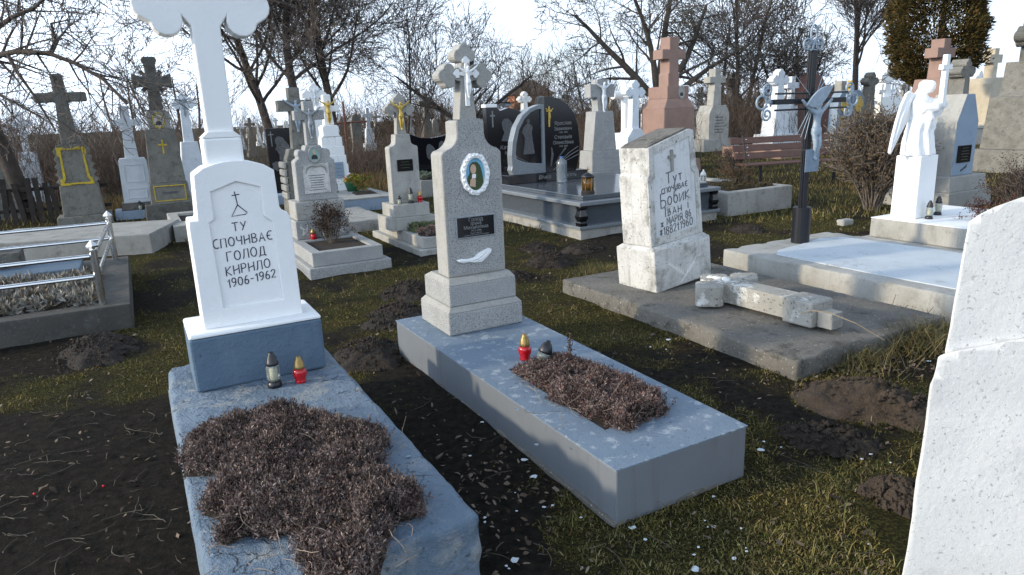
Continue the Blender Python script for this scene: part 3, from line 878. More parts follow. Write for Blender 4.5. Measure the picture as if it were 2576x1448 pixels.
# oval picture with plaster wreath
def wreath(n=60):
    rr = random.Random(4)
    ph = [rr.uniform(0, 6.28) for _ in range(4)]
    out = []
    for i in range(n):
        a = 2 * math.pi * i / n
        k = 1 + .022 * math.sin(13 * a + ph[0]) + .018 * math.sin(7 * a + ph[1]) + .012 * math.sin(23 * a + ph[2])
        out.append((.006 + .094 * k * math.cos(a), .962 + .126 * k * math.sin(a)))
    return out
fr = link('portrait_frame', holed_prism(wreath(), ellipse(.006, .962, .065, .097, 44), .066, .0968), MAT['lime'], m, .006)
for i in range(22):
    a = 2 * math.pi * i / 22
    MB().lathe([(.002, -.010), (.011, -.004), (.011, .004), (.002, .010)], 7).obj('wreath_petal', MAT['lime'], fr, smooth=True).matrix_local = Matrix.Translation((.006 + .080 * math.cos(a), .066, .962 + .112 * math.sin(a))) @ Matrix.Rotation(a + .6, 4, 'Y') @ Matrix.Scale(.9, 4)
pt = MB().prism(ellipse(.006, .962, .0655, .0975, 30), .082, .0965).obj('portrait', MAT['skyblue'], m)
def fig(pts, cx=.006, cz=.948, k=1.28):
    return [(cx + (x - cx) * k, cz + (z - cz) * k) for x, z in pts]
MB().prism(fig([(-.040, .905), (-.012, .882), (.032, .884), (.050, .91), (.045, .96), (.034, 1.0), (.018, 1.016), (-.006, 1.016), (-.022, 1.0), (-.022, .965), (-.036, .94)]), .079, .0818).obj('hood', MAT['hood'], pt, .001)
MB().prism(fig(ellipse(-.003, .983, .0155, .023, 16)), .0765, .0788).obj('face', MAT['skin'], pt, .001)
MB().prism(fig([(-.012, .940), (.008, .940), (.010, .960), (-.010, .960)]), .077, .0788).obj('neck_cloth', MAT['lime'], pt)
MB().prism(fig([(-.026, .905), (.004, .898), (.008, .932), (-.004, .944), (-.020, .935)]), .076, .0788).obj('hands', MAT['skin'], pt, .001)
# name plate
pl = MB().box(-.135, .128, .086, .0968, .578, .712).obj('name_plate', MAT['granite_lt'], m, .002)
MB().box(-.128, .121, .083, .0858, .585, .705).obj('plate_face', MAT['black'], pl)
for s_, sz, zz in (('Голод', .034, .688), ('Ірина', .028, .664), ('Михайлівна', .030, .640), ('1912-1996', .017, .619), ("Вічна пам'ять", .0125, .605), ('Скорботні діти, внуки та правнуки', .0105, .594)):
    put_text(s_, sz, MAT['etch'], pl, -.004, .0815, zz, ext=.0012)
# plaster drape
dr = MB()
dp = [(-.165, .448), (-.13, .452), (-.09, .446), (-.045, .452), (-.012, .476), (.02, .486), (.058, .498), (.078, .488), (.072, .468), (.04, .440), (.005, .416), (-.04, .418), (-.08, .426), (-.12, .424), (-.15, .434)]
dr.prism([(x + .02, z) for x, z in reversed(dp)], .082, .0968)
dr.tube([(-.13, .082, .442), (-.06, .078, .434), (0, .076, .446), (.05, .078, .480)], .006, 6)
dr.tube([(-.10, .082, .436), (-.03, .078, .426), (.03, .077, .440), (.075, .08, .474)], .005, 6)
dr.obj('plaster_drape', MAT['lime'], m, .004)
lantern('red', 'red glass lantern with gold cap on the smooth grey slab', ground_at(1321, 905, .235), 0, .98)
lantern('ribbed', 'ribbed pale glass lantern with tilted black cap standing in the planter', ground_at(1366, 934, .236), 0.2, 1.0, tilt=(0, rad(5)))

# ================================================================== whitewashed leaning stone and fallen cross
OB = (1.64, 3.69)
g = thing('grave_slab', 'broad dark concrete slab carrying the leaning stone and the fallen cross', 'grave slab', (OB[0], OB[1], 0))
rough_slab('slab_body', MAT['concrete_dark'], g, -.05, 1.42, -.02, 2.42, -.08, .12, .018, .006, .05, 12)
foot(OB, -.05, 1.42, -.02, 2.42)
r2 = ROT + rad(6)
m = thing('leaning_gravestone', 'leaning whitewashed gravestone with its cross broken off and scratched letters', 'gravestone', (1.144, 5.215, .112), r2)
m.rotation_euler = (rad(-1.5), rad(-4.5), r2)
MB().box(0, .66, 0, .43, .0, .335).obj('base', MAT['lime_worn'], m, .012, seg=3)
MB().hprism([(0, 0), (.66, 0), (.66, .43), (0, .43)], .3355, .365, [(.03, .045), (.63, .045), (.63, .385), (.03, .385)]).obj('base_slope', MAT['lime_worn'], m, .004)
so = [(.025, .366), (.63, .366), (.617, .88), (.595, .92), (.588, .93), (.57, 1.21), (.52, 1.225), (.06, 1.135), (.05, .93), (.03, .915)]
hole = [(.09, .43), (.575, .43), (.57, .87), (.53, .90), (.52, 1.165), (.11, 1.08), (.115, .90), (.09, .88)]
MB().prism(so, .062, .37).obj('stele', MAT['lime_worn'], m, .010, seg=3)
link('stele_face', holed_prism(so, hole, .05, .0619), MAT['lime_worn'], m, .004)
MB().prism(hole, .0603, .0617).obj('inscription_panel', MAT['panel'], m)
bt = MB()
bt.prism([(.06, 1.137), (.52, 1.227), (.57, 1.212), (.50, 1.236), (.30, 1.198), (.11, 1.158)], .07, .36)
bt.obj('broken_top', MAT['concrete_dark'], m, .004)
MB().prism(plain_cross(.92, 1.035, .013, .042, .055, cx=.31), .045, .0601).obj('relief_cross', MAT['concrete'], m, .004)
yl = .0600
stroke_text(m, MAT['carved'], 'Тут', .33, .835, .085, yl, .0045, slope=.05)
stroke_text(m, MAT['carved'], 'спочиває', .33, .77, .068, yl, .004, gap=.18, slope=.06)
stroke_text(m, MAT['carved'], 'Бобик', .33, .665, .112, yl, .0048, gap=.20, slope=.08)
stroke_text(m, MAT['carved'], 'Іван і', .345, .585, .088, yl, .0042, gap=.28, slope=.08)
stroke_text(m, MAT['carved'], 'ж МАРІЯ 86', .33, .515, .056, yl, .004, gap=.22, slope=.06)
stroke_text(m, MAT['carved'], '*1882†1960', .33, .440, .064, yl, .004, gap=.22, slope=.07)
fe = MB()
for s_ in (-1, 1):
    x0, z0 = .34, .07
    pth = [(x0 - s_ * .06, -.001, z0 - .05), (x0, -.001, z0), (x0 + s_ * .09, -.001, z0 + .08), (x0 + s_ * .19, -.001, z0 + .14)]
    fe.tube(pth, .004, 5)
    for i in range(9):
        q = i / 8
        bx, bz = x0 + s_ * (.02 + .16 * q), z0 + .02 + .115 * q
        fe.tube([(bx, -.001, bz), (bx + s_ * .012, -.001, bz + .05 * (1 - .4 * q))], [.005, .001], 5)
        fe.tube([(bx, -.001, bz), (bx + s_ * .05 * (1 - .4 * q), -.001, bz + .008)], [.005, .001], 5)
fe.obj('relief_fern', MAT['lime_old'], m)
# fallen cross: head at the back-left, foot at the front-right
hd, ft = ground_at(1800, 704, .27), ground_at(2036, 772, .25)
ax = (ft - hd); ax.z = 0
ang = math.atan2(ax.y, ax.x)
m = thing('fallen_cross', 'broken-off concrete cross with rounded bud ends lying on the dark slab', 'cross', (hd.x, hd.y, .125), ang)
m.rotation_euler = (rad(2), rad(-1.0), ang)
def lay(pts, z0, z1):
    return MB().hprism([(a, c) for a, c in pts], z0, z1)
def fc_outline():
    pts = bud_cross(0, .0, .07, .17, .105, .062)          # x across, z up the cross: built pointing to +z
    return pts
raw = bud_cross(-.82, -.12, .078, .175, .13, .082)
MB().hprism([(-z, x) for x, z in raw], .02, .165).obj('cross_body', MAT['fallen'], m, .012, seg=3)
MB().hprism([(.70, -.105), (.93, -.105), (.93, .105), (.70, .105)], .005, .172).obj('collar', MAT['fallen'], m, .014, seg=3)
MB().hprism([(.931, -.055), (1.04, -.055), (1.04, .055), (.931, .055)], .01, .115).obj('tenon', MAT['concrete'], m, .008)
for i in range(7):
    lump = MB().lathe([(.004, 0), (.03, .006), (.034, .016), (.018, .028), (.003, .03)], 9, sx=1.0, sy=.7)
    o = lump.obj('relief_lump', MAT['lime_old'], m, smooth=True)
    o.location = (-.02 + .03 * i + random.uniform(-.02, .02), random.uniform(-.04, .04), .160)
    o.rotation_euler = (0, 0, random.uniform(0, 3))
    o.scale = (random.uniform(.5, 1.1), random.uniform(.5, 1.1), .7)

# ================================================================== white-topped slab with the iron cross
OI = (2.07, 6.37)
g = thing('grave_slab', 'flat concrete slab with white painted top under the black iron cross', 'grave slab', (OI[0], OI[1], 0))
rough_slab('slab_body', MAT['concrete_pale'], g, 0, 1.52, -2.75, .06, -.08, .20, .012, .004, .06, 17)
pp = [(.20, -2.55), (1.36, -2.6), (1.40, -1.2), (1.33, -.26), (1.1, -.16), (.70, -.25), (.34, -.30), (.17, -.42), (.16, -1.4)]
MB().hprism(pp, .1985, .2075).obj('painted_panel', stone('white_slab_paint', (0.50, 0.545, 0.58), (0.42, 0.465, 0.505), .5, 3, stain=(9, .60, .72, (.30, .31, .31)), speck=(60, .74, (.2, .2, .2)), rough=.8, bs=40, bstr=.4, bdist=.004, crack=(1.6, .006)), g, .003)
foot(OI, 0, 1.52, -2.75, .06)
PI = ground_at(2012, 610, .2)
m = thing('iron_cross', 'black wrought-iron cross with silver scrolls and silver Christ figure', 'cross', (PI.x, PI.y, .2))
MB().lathe([(.085, 0), (.085, .345), (.080, .352), (.03, .352)], 20).obj('base_sleeve', MAT['iron'], m, smooth=False)
p_ = MB()
p_.box(-.024, .024, -.024, .024, .35, 1.80)
p_.obj('post', MAT['iron'], m, .003)
for dx in (-.052, .052):
    MB().tube([(dx, 0, .35), (dx, 0, 1.80)], .009, 8).obj('side_rod', MAT['iron'], m)
MB().box(-.50, .50, -.0255, .0255, 1.325, 1.372).obj('crossbar', MAT['iron'], m, .003)
for dz in (-.072, .072):
    MB().tube([(-.50, -.030, 1.348 + dz), (.50, -.030, 1.348 + dz)], .0085, 8).obj('cross_rod', MAT['iron'], m)
def ring(mb, cx, cz, rx, rz, r, a0=0, a1=360, y=0.0, n=22):
    pts = [(cx + rx * math.cos(rad(a0 + (a1 - a0) * i / n)), y, cz + rz * math.sin(rad(a0 + (a1 - a0) * i / n))) for i in range(n + 1)]
    mb.tube(pts, r, 7)
def spiral(mb, cx, cz, r0, turns, a0, r, sgn=1):
    pts = []
    for i in range(26):
        q = i / 25
        a = rad(a0) + sgn * q * turns * 2 * math.pi
        rr = r0 * (1 - .78 * q)
        pts.append((cx + rr * math.cos(a), 0, cz + rr * math.sin(a)))
    mb.tube(pts, r, 7)
for s_ in (-1, 1):
    sc = MB()
    x = s_ * .52
    ring(sc, x + s_ * .12, 1.348, .062, .058, .010)
    spiral(sc, x + s_ * .045, 1.348 + .105, .068, 1.6, -90 if s_ > 0 else -90, .010, s_)
    spiral(sc, x + s_ * .045, 1.348 - .105, .068, 1.6, 90, .010, -s_)
    sc.tube([(x - s_ * .02, 0, 1.348), (x + s_ * .06, 0, 1.348)], .011, 7)
    sc.tube([(x, 0, 1.31), (x + s_ * .02, 0, 1.40)], .009, 7)
    sc.obj('end_scroll', MAT['silver'], m, smooth=True)
sc = MB()
ring(sc, 0, 1.945, .040, .075, .010)
spiral(sc, -.085, 1.845, .062, 1.5, 0, .010, 1)
spiral(sc, .085, 1.845, .062, 1.5, 180, .010, -1)
sc.tube([(-.05, 0, 1.80), (.05, 0, 1.80)], .010, 7)
sc.tube([(0, 0, 1.79), (0, 0, 1.88)], .011, 7)
sc.obj('top_scroll', MAT['silver'], m, smooth=True)
corpus(m, MAT['silver'], .02, -.075, 1.08, .56)
dr = MB()
pts = []
for i in range(13):
    q = -1 + 2 * i / 12
    pts.append((q * .16, 1.32 + .07 * q + .085 * (q * q) - .02))
low = [(x, z) for x, z in pts]
upp = [(q * .172, 1.345 + .08 * q + .06 * (1 - q * q) + .045) for q in [1 - 2 * i / 12 for i in range(13)]]
dr.prism(low + upp, -.115, -.095)
dr.obj('shroud', MAT['silver'], m, .012)
ry = MB()
for a in (40, 54, 66, 140, 236, 246, 256):
    ry.tube([(.02 + .08 * math.cos(rad(a)), -.035, 1.35 + .08 * math.sin(rad(a))), (.02 + .36 * math.cos(rad(a)), -.03, 1.35 + .36 * math.sin(rad(a)))], [.0045, .0025], 5)
ry.obj('rays', MAT['silver'], m)
pl = MB().box(-.105, .085, -.085, -.079, .695, .905).obj('name_plate', plain('grey_metal_plate', (.20, .26, .33), .35, .3), m, .002)
MB().box(-.09, .10, -.0785, -.024, .895, .907).obj('plate_bracket', MAT['iron'], m)

# ================================================================== near white stone at the right edge
m = thing('whitewashed_gravestone', 'big rough whitewashed gravestone close up at the right edge', 'gravestone', (1.262, 1.93, 0), rad(-8))
def rough_prism(name, mat, parent, pts, y0, y1, amp=.003, seed=5):
    bm = bmesh.new()
    n = len(pts)
    vs0 = [bm.verts.new((x, y0, z)) for x, z in pts]
    vs1 = [bm.verts.new((x, y1, z)) for x, z in pts]
    bm.faces.new(vs0); bm.faces.new(vs1[::-1])
    for i in range(n):
        j = (i + 1) % n
        bm.faces.new((vs0[j], vs0[i], vs1[i], vs1[j]))
    bmesh.ops.bevel(bm, geom=list(bm.edges), offset=.014, segments=3, affect='EDGES', profile=.6)
    for ax, lo, hi in ((0, min(p[0] for p in pts), max(p[0] for p in pts)), (2, min(p[1] for p in pts), max(p[1] for p in pts)), (1, y0, y1)):
        k = max(2, int((hi - lo) / .03))
        for i in range(1, k):
            no = [0, 0, 0]; no[ax] = 1
            co_ = [0, 0, 0]; co_[ax] = lo + (hi - lo) * i / k
            bmesh.ops.bisect_plane(bm, geom=list(bm.verts) + list(bm.edges) + list(bm.faces), plane_co=co_, plane_no=no)
    P = np.array([q.co[:] for q in bm.verts])
    n1 = fbm(P[:, 0] * 8 + P[:, 1] * 6, P[:, 2] * 8 + P[:, 1] * 4, seed, 4) - .5
    n2 = fbm(P[:, 0] * 8 + 30 - P[:, 1] * 6, P[:, 2] * 8 + P[:, 1] * 4, seed + 3, 4) - .5
    for i, q in enumerate(bm.verts):
        q.co.x += n1[i] * amp * 2.4 + 1.25 * (P[i, 1] - y0); q.co.y += n2[i] * amp * 2.4; q.co.z += n1[i] * amp
    me = bpy.data.meshes.new(name); bm.to_mesh(me); bm.free()
    return link(name, me, mat, parent, smooth=True)
rough_prism('lower_block', MAT['lime_right'], m, [(-.022, -.05), (.72, -.05), (.72, .958), (.246, .850), (.06, .806), (.006, .790), (.0, .70)], 0, .55)
rough_prism('upper_block', MAT['lime_right'], m, [(.030, .785), (.06, .792), (.246, .838), (.69, .94), (.64, 1.37), (.30, 1.31), (.187, 1.262), (.12, 1.236), (.082, 1.214), (.053, 1.197)], .018, .50, seed=9)
foot((1.262, 1.93), 0, .75, 0, .55, rad(-8))

# ================================================================== granite family tomb
OT = (.87, 8.29)
g = thing('family_tomb', 'large polished grey granite tomb with black baluster corners on concrete base', 'tomb', (OT[0], OT[1], 0))
TW, TL = 2.28, 2.55
MB().box(0, TW, 0, TL, -.05, .115).obj('concrete_base', MAT['concrete'], g, .008)
MB().box(-.03, TW + .03, -.03, TL + .03, .1152, .155).obj('lower_ledge', MAT['granite_mid'], g, .006)
MB().box(.06, TW - .06, .06, TL - .06, .1552, .405).obj('side_panel', MAT['granite'], g, .003)
MB().box(-.03, TW + .03, -.03, TL + .03, .4052, .455, .0, .0).obj('upper_ledge', MAT['granite_mid'], g, .008)
MB().box(.10, TW - .08, .10, TL - .08, .4552, .515).obj('cover_slab', MAT['granite'], g, .01)
for bx, by in ((.045, .045), (TW - .045, .045)):
    MB().lathe([(.075, .1552), (.075, .20), (.060, .21), (.082, .25), (.085, .28), (.062, .34), (.058, .36), (.072, .37), (.072, .405)], 4, (0, 0)).obj('baluster', MAT['black'], g, .006).matrix_local = Matrix.Translation((bx, by, 0)) @ Matrix.Rotation(rad(45), 4, 'Z')
foot(OT, -.02, TW, -.02, TL)
YH = 1.98
h = thing('double_headstone', 'double arched headstone, one half in grey granite frame, other half black with names', 'headstone', (OT[0] + EX.x * .10 + EY.x * YH, OT[1] + EX.y * .10 + EY.y * YH, .5155))
MB().box(0, 1.42, 0, .22, 0, .13).obj('plinth', MAT['black'], h, .004)
put_text('Вічна', .085, MAT['etch'], h, .62, -.0015, .068, ext=.0015, shear=.15)
put_text("пам'ять", .085, MAT['etch'], h, 1.04, -.0015, .068, ext=.0015, shear=.15)
fo = [(.10, .1305), (.66, .1305), (.66, 1.13), (.56, 1.125), (.42, 1.08), (.28, .98), (.17, .82), (.105, .62), (.08, .42), (.085, .26), (.07, .2)]
fi_ = [(.17, .36), (.33, .30), (.615, .27), (.615, 1.06), (.54, 1.06), (.43, 1.02), (.32, .93), (.225, .78), (.17, .58), (.155, .44)]
link('granite_frame', holed_prism(fo, fi_, .03, .17), MAT['granite_mid'], h, .006)
bp = MB().prism([(.15, .3), (.62, .25), (.62, 1.065), (.54, 1.065), (.43, 1.025), (.31, .93), (.21, .78), (.155, .58), (.145, .42)], .07, .15).obj('etched_panel', MAT['black'], h)
fg = MB()
fg.prism([(.30, .42), (.50, .42), (.47, .60), (.455, .74), (.475, .80), (.45, .845), (.42, .86), (.38, .86), (.345, .84), (.31, .80), (.285, .73), (.31, .72), (.335, .66), (.33, .58)], .0675, .0698)
fg.prism(ellipse(.40, .895, .026, .036, 14), .0675, .0698)
fg.obj('etched_robed_figure', MAT['etch_dim'], bp)
for k in range(4):
    MB().tube([(.16, .0695, .40 - .03 * k), (.28, .0685, .345 - .03 * k), (.40, .0695, .285 - .02 * k)], .003, 5).obj('engraved_wave', MAT['etch'], bp)
bo = [(.665, .1305), (1.22, .1305), (1.27, .32), (1.29, .55), (1.27, .78), (1.20, .98), (1.08, 1.12), (.94, 1.20), (.80, 1.235), (.665, 1.24)]
bk = MB().prism(bo, .04, .16).obj('black_half', MAT['black'], h, .005)
for s_, sz, zz in (('Ярослав', .075, .845), ('Іванович', .072, .765), ('Степанія', .075, .64), ('Олексіївна', .072, .56)):
    put_text(s_, sz, MAT['etch'], bk, .99, .0385, zz, ext=.0015)
for zz in (.71, .505):
    put_text('1928  2009', .035, MAT['etch'], bk, .99, .0385, zz, ext=.001)
cr = MB().prism(plain_cross(.80, 1.03, .012, .05, .07, cx=.74), .025, .0398).obj('brass_cross', MAT['gold'], bk, .003)
corpus(cr, MAT['gold'], .74, .015, .98, .18)
for k in range(3):
    MB().tube([(.80 + .05 * k, .039, .16 + .01 * k), (.95, .039, .26 + .02 * k), (1.10, .039, .31 + .05 * k), (1.262, .039, .37 + .06 * k)], .004, 5).obj('engraved_wave', MAT['etch'], bk)
rs = MB()
rs.tube([(.76, .038, .22), (.79, .037, .40), (.775, .038, .50)], [.012, .02, .006], 6)
rs.tube([(.82, .038, .24), (.93, .037, .38), (1.03, .038, .48)], [.004, .006, .016], 6)
rs.obj('etched_candle_and_ear', MAT['etch_dim'], bk)
o = thing('brass_lantern', 'brass and black lantern with cross finial on the granite cover slab', 'lantern', ground_at(1479, 487, .517), 0)
MB().lathe([(.085, 0), (.085, .025), (.075, .04)], 20).obj('foot', MAT['oldwood'], o, smooth=False)
MB().lathe([(.066, .0402), (.068, .20)], 18).obj('glass_body', MAT['glass_amber'], o, smooth=True)
MB().lathe([(.035, .0402), (.035, .13)], 12).obj('candle', MAT['candle'], o, smooth=True)
for k in range(6):
    a = k * math.pi / 3
    MB().tube([(.071 * math.cos(a), .071 * math.sin(a), .04), (.074 * math.cos(a), .074 * math.sin(a), .12), (.071 * math.cos(a), .071 * math.sin(a), .20)], .007, 6).obj('rib', MAT['goldcap'], o)
MB().lathe([(.086, .2002), (.086, .215), (.07, .235), (.03, .255), (.012, .26)], 20).obj('cap', MAT['blackplastic'], o, smooth=True)
MB().prism(plain_cross(.258, .30, .006, .02, .025), -.005, .005).obj('cross_finial', MAT['goldcap'], o)
p = ground_at(1400, 457, .52) - EY * .15
o = thing('water_bottle', 'ribbed pale blue plastic water bottle standing against the black plinth', 'bottle', (p.x, p.y, .5155))
prof = [(.075, 0), (.082, .01)]
for i in range(10):
    prof += [(.083, .02 + i * .027), (.075, .033 + i * .027)]
prof += [(.08, .30), (.05, .33), (.03, .345), (.028, .36)]
MB().lathe(prof, 18).obj('bottle_body', MAT['glass_blue'], o, smooth=True)
MB().lathe([(.029, .361), (.029, .378), (.01, .380)], 12).obj('bottle_cap', plain('blue_cap', (.05, .12, .35), .4), o)

# ================================================================== middle-ground monuments
def mono(name, label, X, Y, tiers=(), stele=None, cross=None, mat=None, rot=ROT, z=0.0, lean=(0, 0), group=None, cat='gravestone', bev=.01):
    """tiers: (half width, y0, y1, z0, z1, inset, material); stele: (outline, y0, y1, material); cross likewise"""
    o = thing(name, label, cat, (X, Y, z), rot, group)
    o.rotation_euler = (lean[0], lean[1], rot)
    for hw, y0, y1, z0, z1, ins, mt in tiers:
        MB().box(-hw, hw, y0, y1, z0, z1, ins, ins).obj('base_tier', mt or mat, o, bev)
    if stele:
        MB().prism(stele[0], stele[1], stele[2]).obj('stele', stele[3] or mat, o, bev)
    if cross:
        MB().prism(cross[0], cross[1], cross[2]).obj('cross', cross[3] or mat, o, bev * .7)
    return o
def rect(hw, z0, z1, ins=0.0, cx=0.0):
    return [(cx - hw, z0), (cx + hw, z0), (cx + hw - ins, z1), (cx - hw + ins, z1)]
def lines(parent, x0, x1, z0, z1, n, y, mat, r=.003, name='inscription_line'):
    for i in range(n):
        zz = z0 + (z1 - z0) * i / max(1, n - 1)
        q = (x1 - x0) * random.uniform(0, .16)
        MB().box(x0 + q, x1 - q, y - .002, y + .004, zz - r, zz + r).obj(name, mat, parent)
def oval_photo(parent, x, y, z, rx, rz, frame, back, cloth):
    f = link('portrait_frame', holed_prism(ellipse(x, z, rx * 1.35, rz * 1.28, 28), ellipse(x, z, rx, rz, 28), y - .018, y), frame, parent, .004)
    p = MB().prism(ellipse(x, z, rx * 1.02, rz * 1.02, 22), y - .008, y - .001).obj('portrait', back, parent)
    MB().prism([(x - rx * .7, z - rz * .72), (x + rx * .7, z - rz * .72), (x + rx * .62, z - rz * .25), (x + rx * .2, z - rz * .02), (x - rx * .2, z - rz * .02), (x - rx * .62, z - rz * .25)], y - .012, y - .0085).obj('coat', cloth, p)
    MB().prism(ellipse(x, z + rz * .3, rx * .34, rz * .36, 14), y - .014, y - .0085).obj('face', MAT['skin'], p)

# --- ornate terrazzo grave with round portrait
OO = (-2.02, 6.69)
g = thing('grave_kerb', 'grey terrazzo grave kerb on stepped plinth with dark shrub inside', 'grave kerb', (OO[0], OO[1], 0))
MB().box(0, .86, 0, 1.55, -.05, .10).obj('plinth', MAT['terrazzo'], g, .01)
MB().frame([(.05, .05), (.79, .05), (.79, 1.5), (.05, 1.5)], [(.15, .15), (.69, .15), (.69, .86), (.15, .86)], .1002, .245, .19).obj('kerb', MAT['terrazzo'], g, .01)
MB().box(.152, .688, .152, .858, .1905, .225).obj('planter_soil', MAT['soil'], g)
foot(OO, 0, .86, 0, 1.55)
m = thing('ornate_gravestone', 'ornate terrazzo gravestone with scroll reliefs, oval photo and relief crucifix', 'gravestone', (OO[0] + EX.x * .40 + EY.x * .95, OO[1] + EX.y * .40 + EY.y * .95, .2455))
MB().box(-.30, .30, 0, .42, 0, .21).obj('base_tier', MAT['terrazzo'], m, .01)
MB().box(-.275, .275, .02, .40, .2105, .42).obj('base_tier', MAT['terrazzo_pale'], m, .012)
for s_ in (-1, 1):
    for zz, sg in ((.35, 1), (.275, -1)):
        sp = MB()
        pts = []
        for i in range(22):
            q = i / 21
            a = rad(90) * sg + s_ * sg * q * 3.4
            rr = .045 * (1 - .7 * q)
            pts.append((s_ * .20 + rr * math.cos(a), .018, zz + rr * math.sin(a) * .8))
        sp.tube(pts + [], .006, 5)
        sp.tube([(s_ * .20 - s_ * .0, .018, zz + sg * .036), (s_ * .12, .018, zz + sg * .02), (s_ * .06, .018, zz - sg * .01)], .006, 5)
        sp.obj('scroll_relief', MAT['terrazzo_pale'], m)
    sp = MB()
    for k in range(12):
        sp.tube([(s_ * (.17 + .09 * random.random()), 0, .03 + .15 * random.random()), (s_ * (.17 + .09 * random.random()), -.004, .03 + .15 * random.random())], [.010, .004], 5)
    sp.obj('floral_relief', MAT['lime_worn'], m)
MB().prism(ellipse(0, .31, .035, .05, 12, .15, 4), .008, .0198).obj('rosette_relief', MAT['lime_worn'], m, .004)
so = [(-.225, .4205), (.225, .4205), (.222, .86), (.19, .885), (.17, .89), (.185, .93), (.175, .975), (.14, .99), (.10, .97), (.085, 1.03), (-.085, 1.03), (-.10, .97), (-.14, .99), (-.175, .975), (-.185, .93), (-.17, .89), (-.19, .885), (-.222, .86)]
MB().prism(so, .06, .25).obj('stele', MAT['terrazzo'], m, .012)
pa = MB().prism(rect(.145, .50, .83), .048, .0598).obj('inscription_panel', MAT['lime_worn'], m, .004)
lines(pa, -.10, .10, .54, .70, 7, .0475, MAT['carved'])
for s_ in (-1, 1):
    sp = MB()
    sp.tube([(0, .046, .80), (s_ * .05, .045, .81), (s_ * .10, .045, .785), (s_ * .12, .046, .72)], [.01, .012, .010, .004], 6)
    sp.obj('garland_relief', MAT['terrazzo_pale'], pa)
oval_photo(m, 0, .0595, .93, .05, .072, MAT['terrazzo_pale'], plain('faded_teal_photo', (.22, .38, .36), .4), MAT['dark_cloth'])
cr = MB().prism(plain_cross(1.031, 1.355, .055, .165, .15, ha=.052, hw0=.06), .09, .20).obj('cross', MAT['terrazzo'], m, .008)
corpus(m, MAT['granite_lt'], 0, .072, 1.27, .34)
for k in range(5):
    MB().prism(ellipse(-.10 + .05 * k, 1.355, .014, .02, 8), .084, .0898).obj('relief_stud', MAT['terrazzo_pale'], cr)
lantern('redmini', 'small red lantern with gold top before the ornate base', Vector((OO[0], OO[1], .2455)) + EX * .27 + EY * .90, 0, 1.0)
lantern('mini', 'clear lantern behind the dark shrub on the ornate grave', Vector((OO[0], OO[1], .2455)) + EX * .40 + EY * .905, 0, 1.1)

# --- gold-Christ cross on tiers
OG = (-.99, 7.59)
g = thing('grave_kerb', 'pale concrete stepped kerb with green and russet sedum below the gold Christ', 'grave kerb', (OG[0], OG[1], 0))
MB().box(-.03, .78, 0, 1.75, -.05, .075).obj('plinth', MAT['concrete_pale'], g, .01)
MB().frame([(.03, .06), (.70, .06), (.70, 1.65), (.03, 1.65)], [(.12, .15), (.61, .15), (.61, .76), (.12, .76)], .0752, .20, .15).obj('kerb', MAT['concrete_pale'], g, .01)
MB().box(.122, .608, .152, .758, .1505, .185).obj('planter_soil', MAT['soil'], g)
foot(OG, -.03, .78, 0, 1.75)
m = thing('cross_monument', 'pale grey cross monument with gold Christ and small black plaque', 'gravestone', (OG[0] + EX.x * .19 + EY.x * .80, OG[1] + EX.y * .19 + EY.y * .80, .2005))
MB().box(-.29, .29, -.07, .44, 0, .155).obj('base_tier', MAT['concrete_pale'], m, .008)
MB().box(-.235, .235, -.03, .40, .1552, .31).obj('base_tier', MAT['concrete_pale'], m, .008)
so = neck(.185, .3105, .98, 1.05, .10)
so = so[:len(so) // 2] + [(.092, 1.14), (-.092, 1.14)] + so[len(so) // 2:]
MB().prism(so, .10, .26).obj('stele', MAT['concrete_pale'], m, .008)
MB().prism(bud_cross(1.141, 1.43, .046, .115, .11, .05, hw0=.062), .13, .23).obj('cross', MAT['concrete'], m, .006)
corpus(m, MAT['gold'], 0, .11, 1.36, .34)
pl = MB().box(-.10, .10, .086, .0998, .70, .84).obj('name_plate', MAT['black'], m, .003)
lines(pl, -.07, .07, .74, .81, 3, .0855, MAT['hood'])
lantern('mini', 'empty round glass jar lantern, leftmost on the gold Christ tier', Vector((m.location.x, m.location.y, .5115)) - EX * .13 + EY * .03, 0, .8)
lantern('clear', 'tall clear lantern with black cap on the gold Christ tier', Vector((m.location.x, m.location.y, .5115)) + EX * .02 + EY * .03, 0, 1.0)
lantern('red', 'red and gold lantern, rightmost on the gold Christ tier', Vector((m.location.x, m.location.y, .5115)) + EX * .14 + EY * .03, 0, .95)

# --- black wing headstone behind
m = thing('wing_headstone', 'low black headstone with curved wing-shaped top and etched faces', 'headstone', (-1.20, 13.55, 0))
MB().box(-.55, .60, 0, 1.6, -.02, .33).obj('granite_kerb', MAT['concrete'], m, .01)
wo = [(-.36, .52), (.42, .52), (.46, .80), (.53, 1.20), (.30, 1.13), (.05, 1.10), (-.2, 1.12), (-.47, 1.22), (-.43, .95)]
MB().prism(wo, .75, .87).obj('black_slab', MAT['black'], m, .006)
MB().box(-.46, .52, .66, .98, .3305, .5195).obj('plinth', MAT['black'], m, .005)
for ex_, ez in ((.0, .83), (.28, .88)):
    MB().prism(ellipse(ex_, ez, .10, .15, 16, .1, 3), .745, .7498).obj('etched_face', MAT['etch_dim'], m)
foot((-1.20, 13.55), -.55, .6, 0, 1.6)
o = thing('flower_vase', 'dark stone vase on the kerb beside the wing headstone', 'vase', ground_at(1094, 476, .335) + Vector((.05, .3, 0)), 0)
MB().lathe([(.04, 0), (.045, .01), (.02, .04), (.055, .12), (.06, .18), (.03, .25), (.045, .28), (.04, .285)], 14).obj('vase_body', MAT['black'], o, smooth=True)

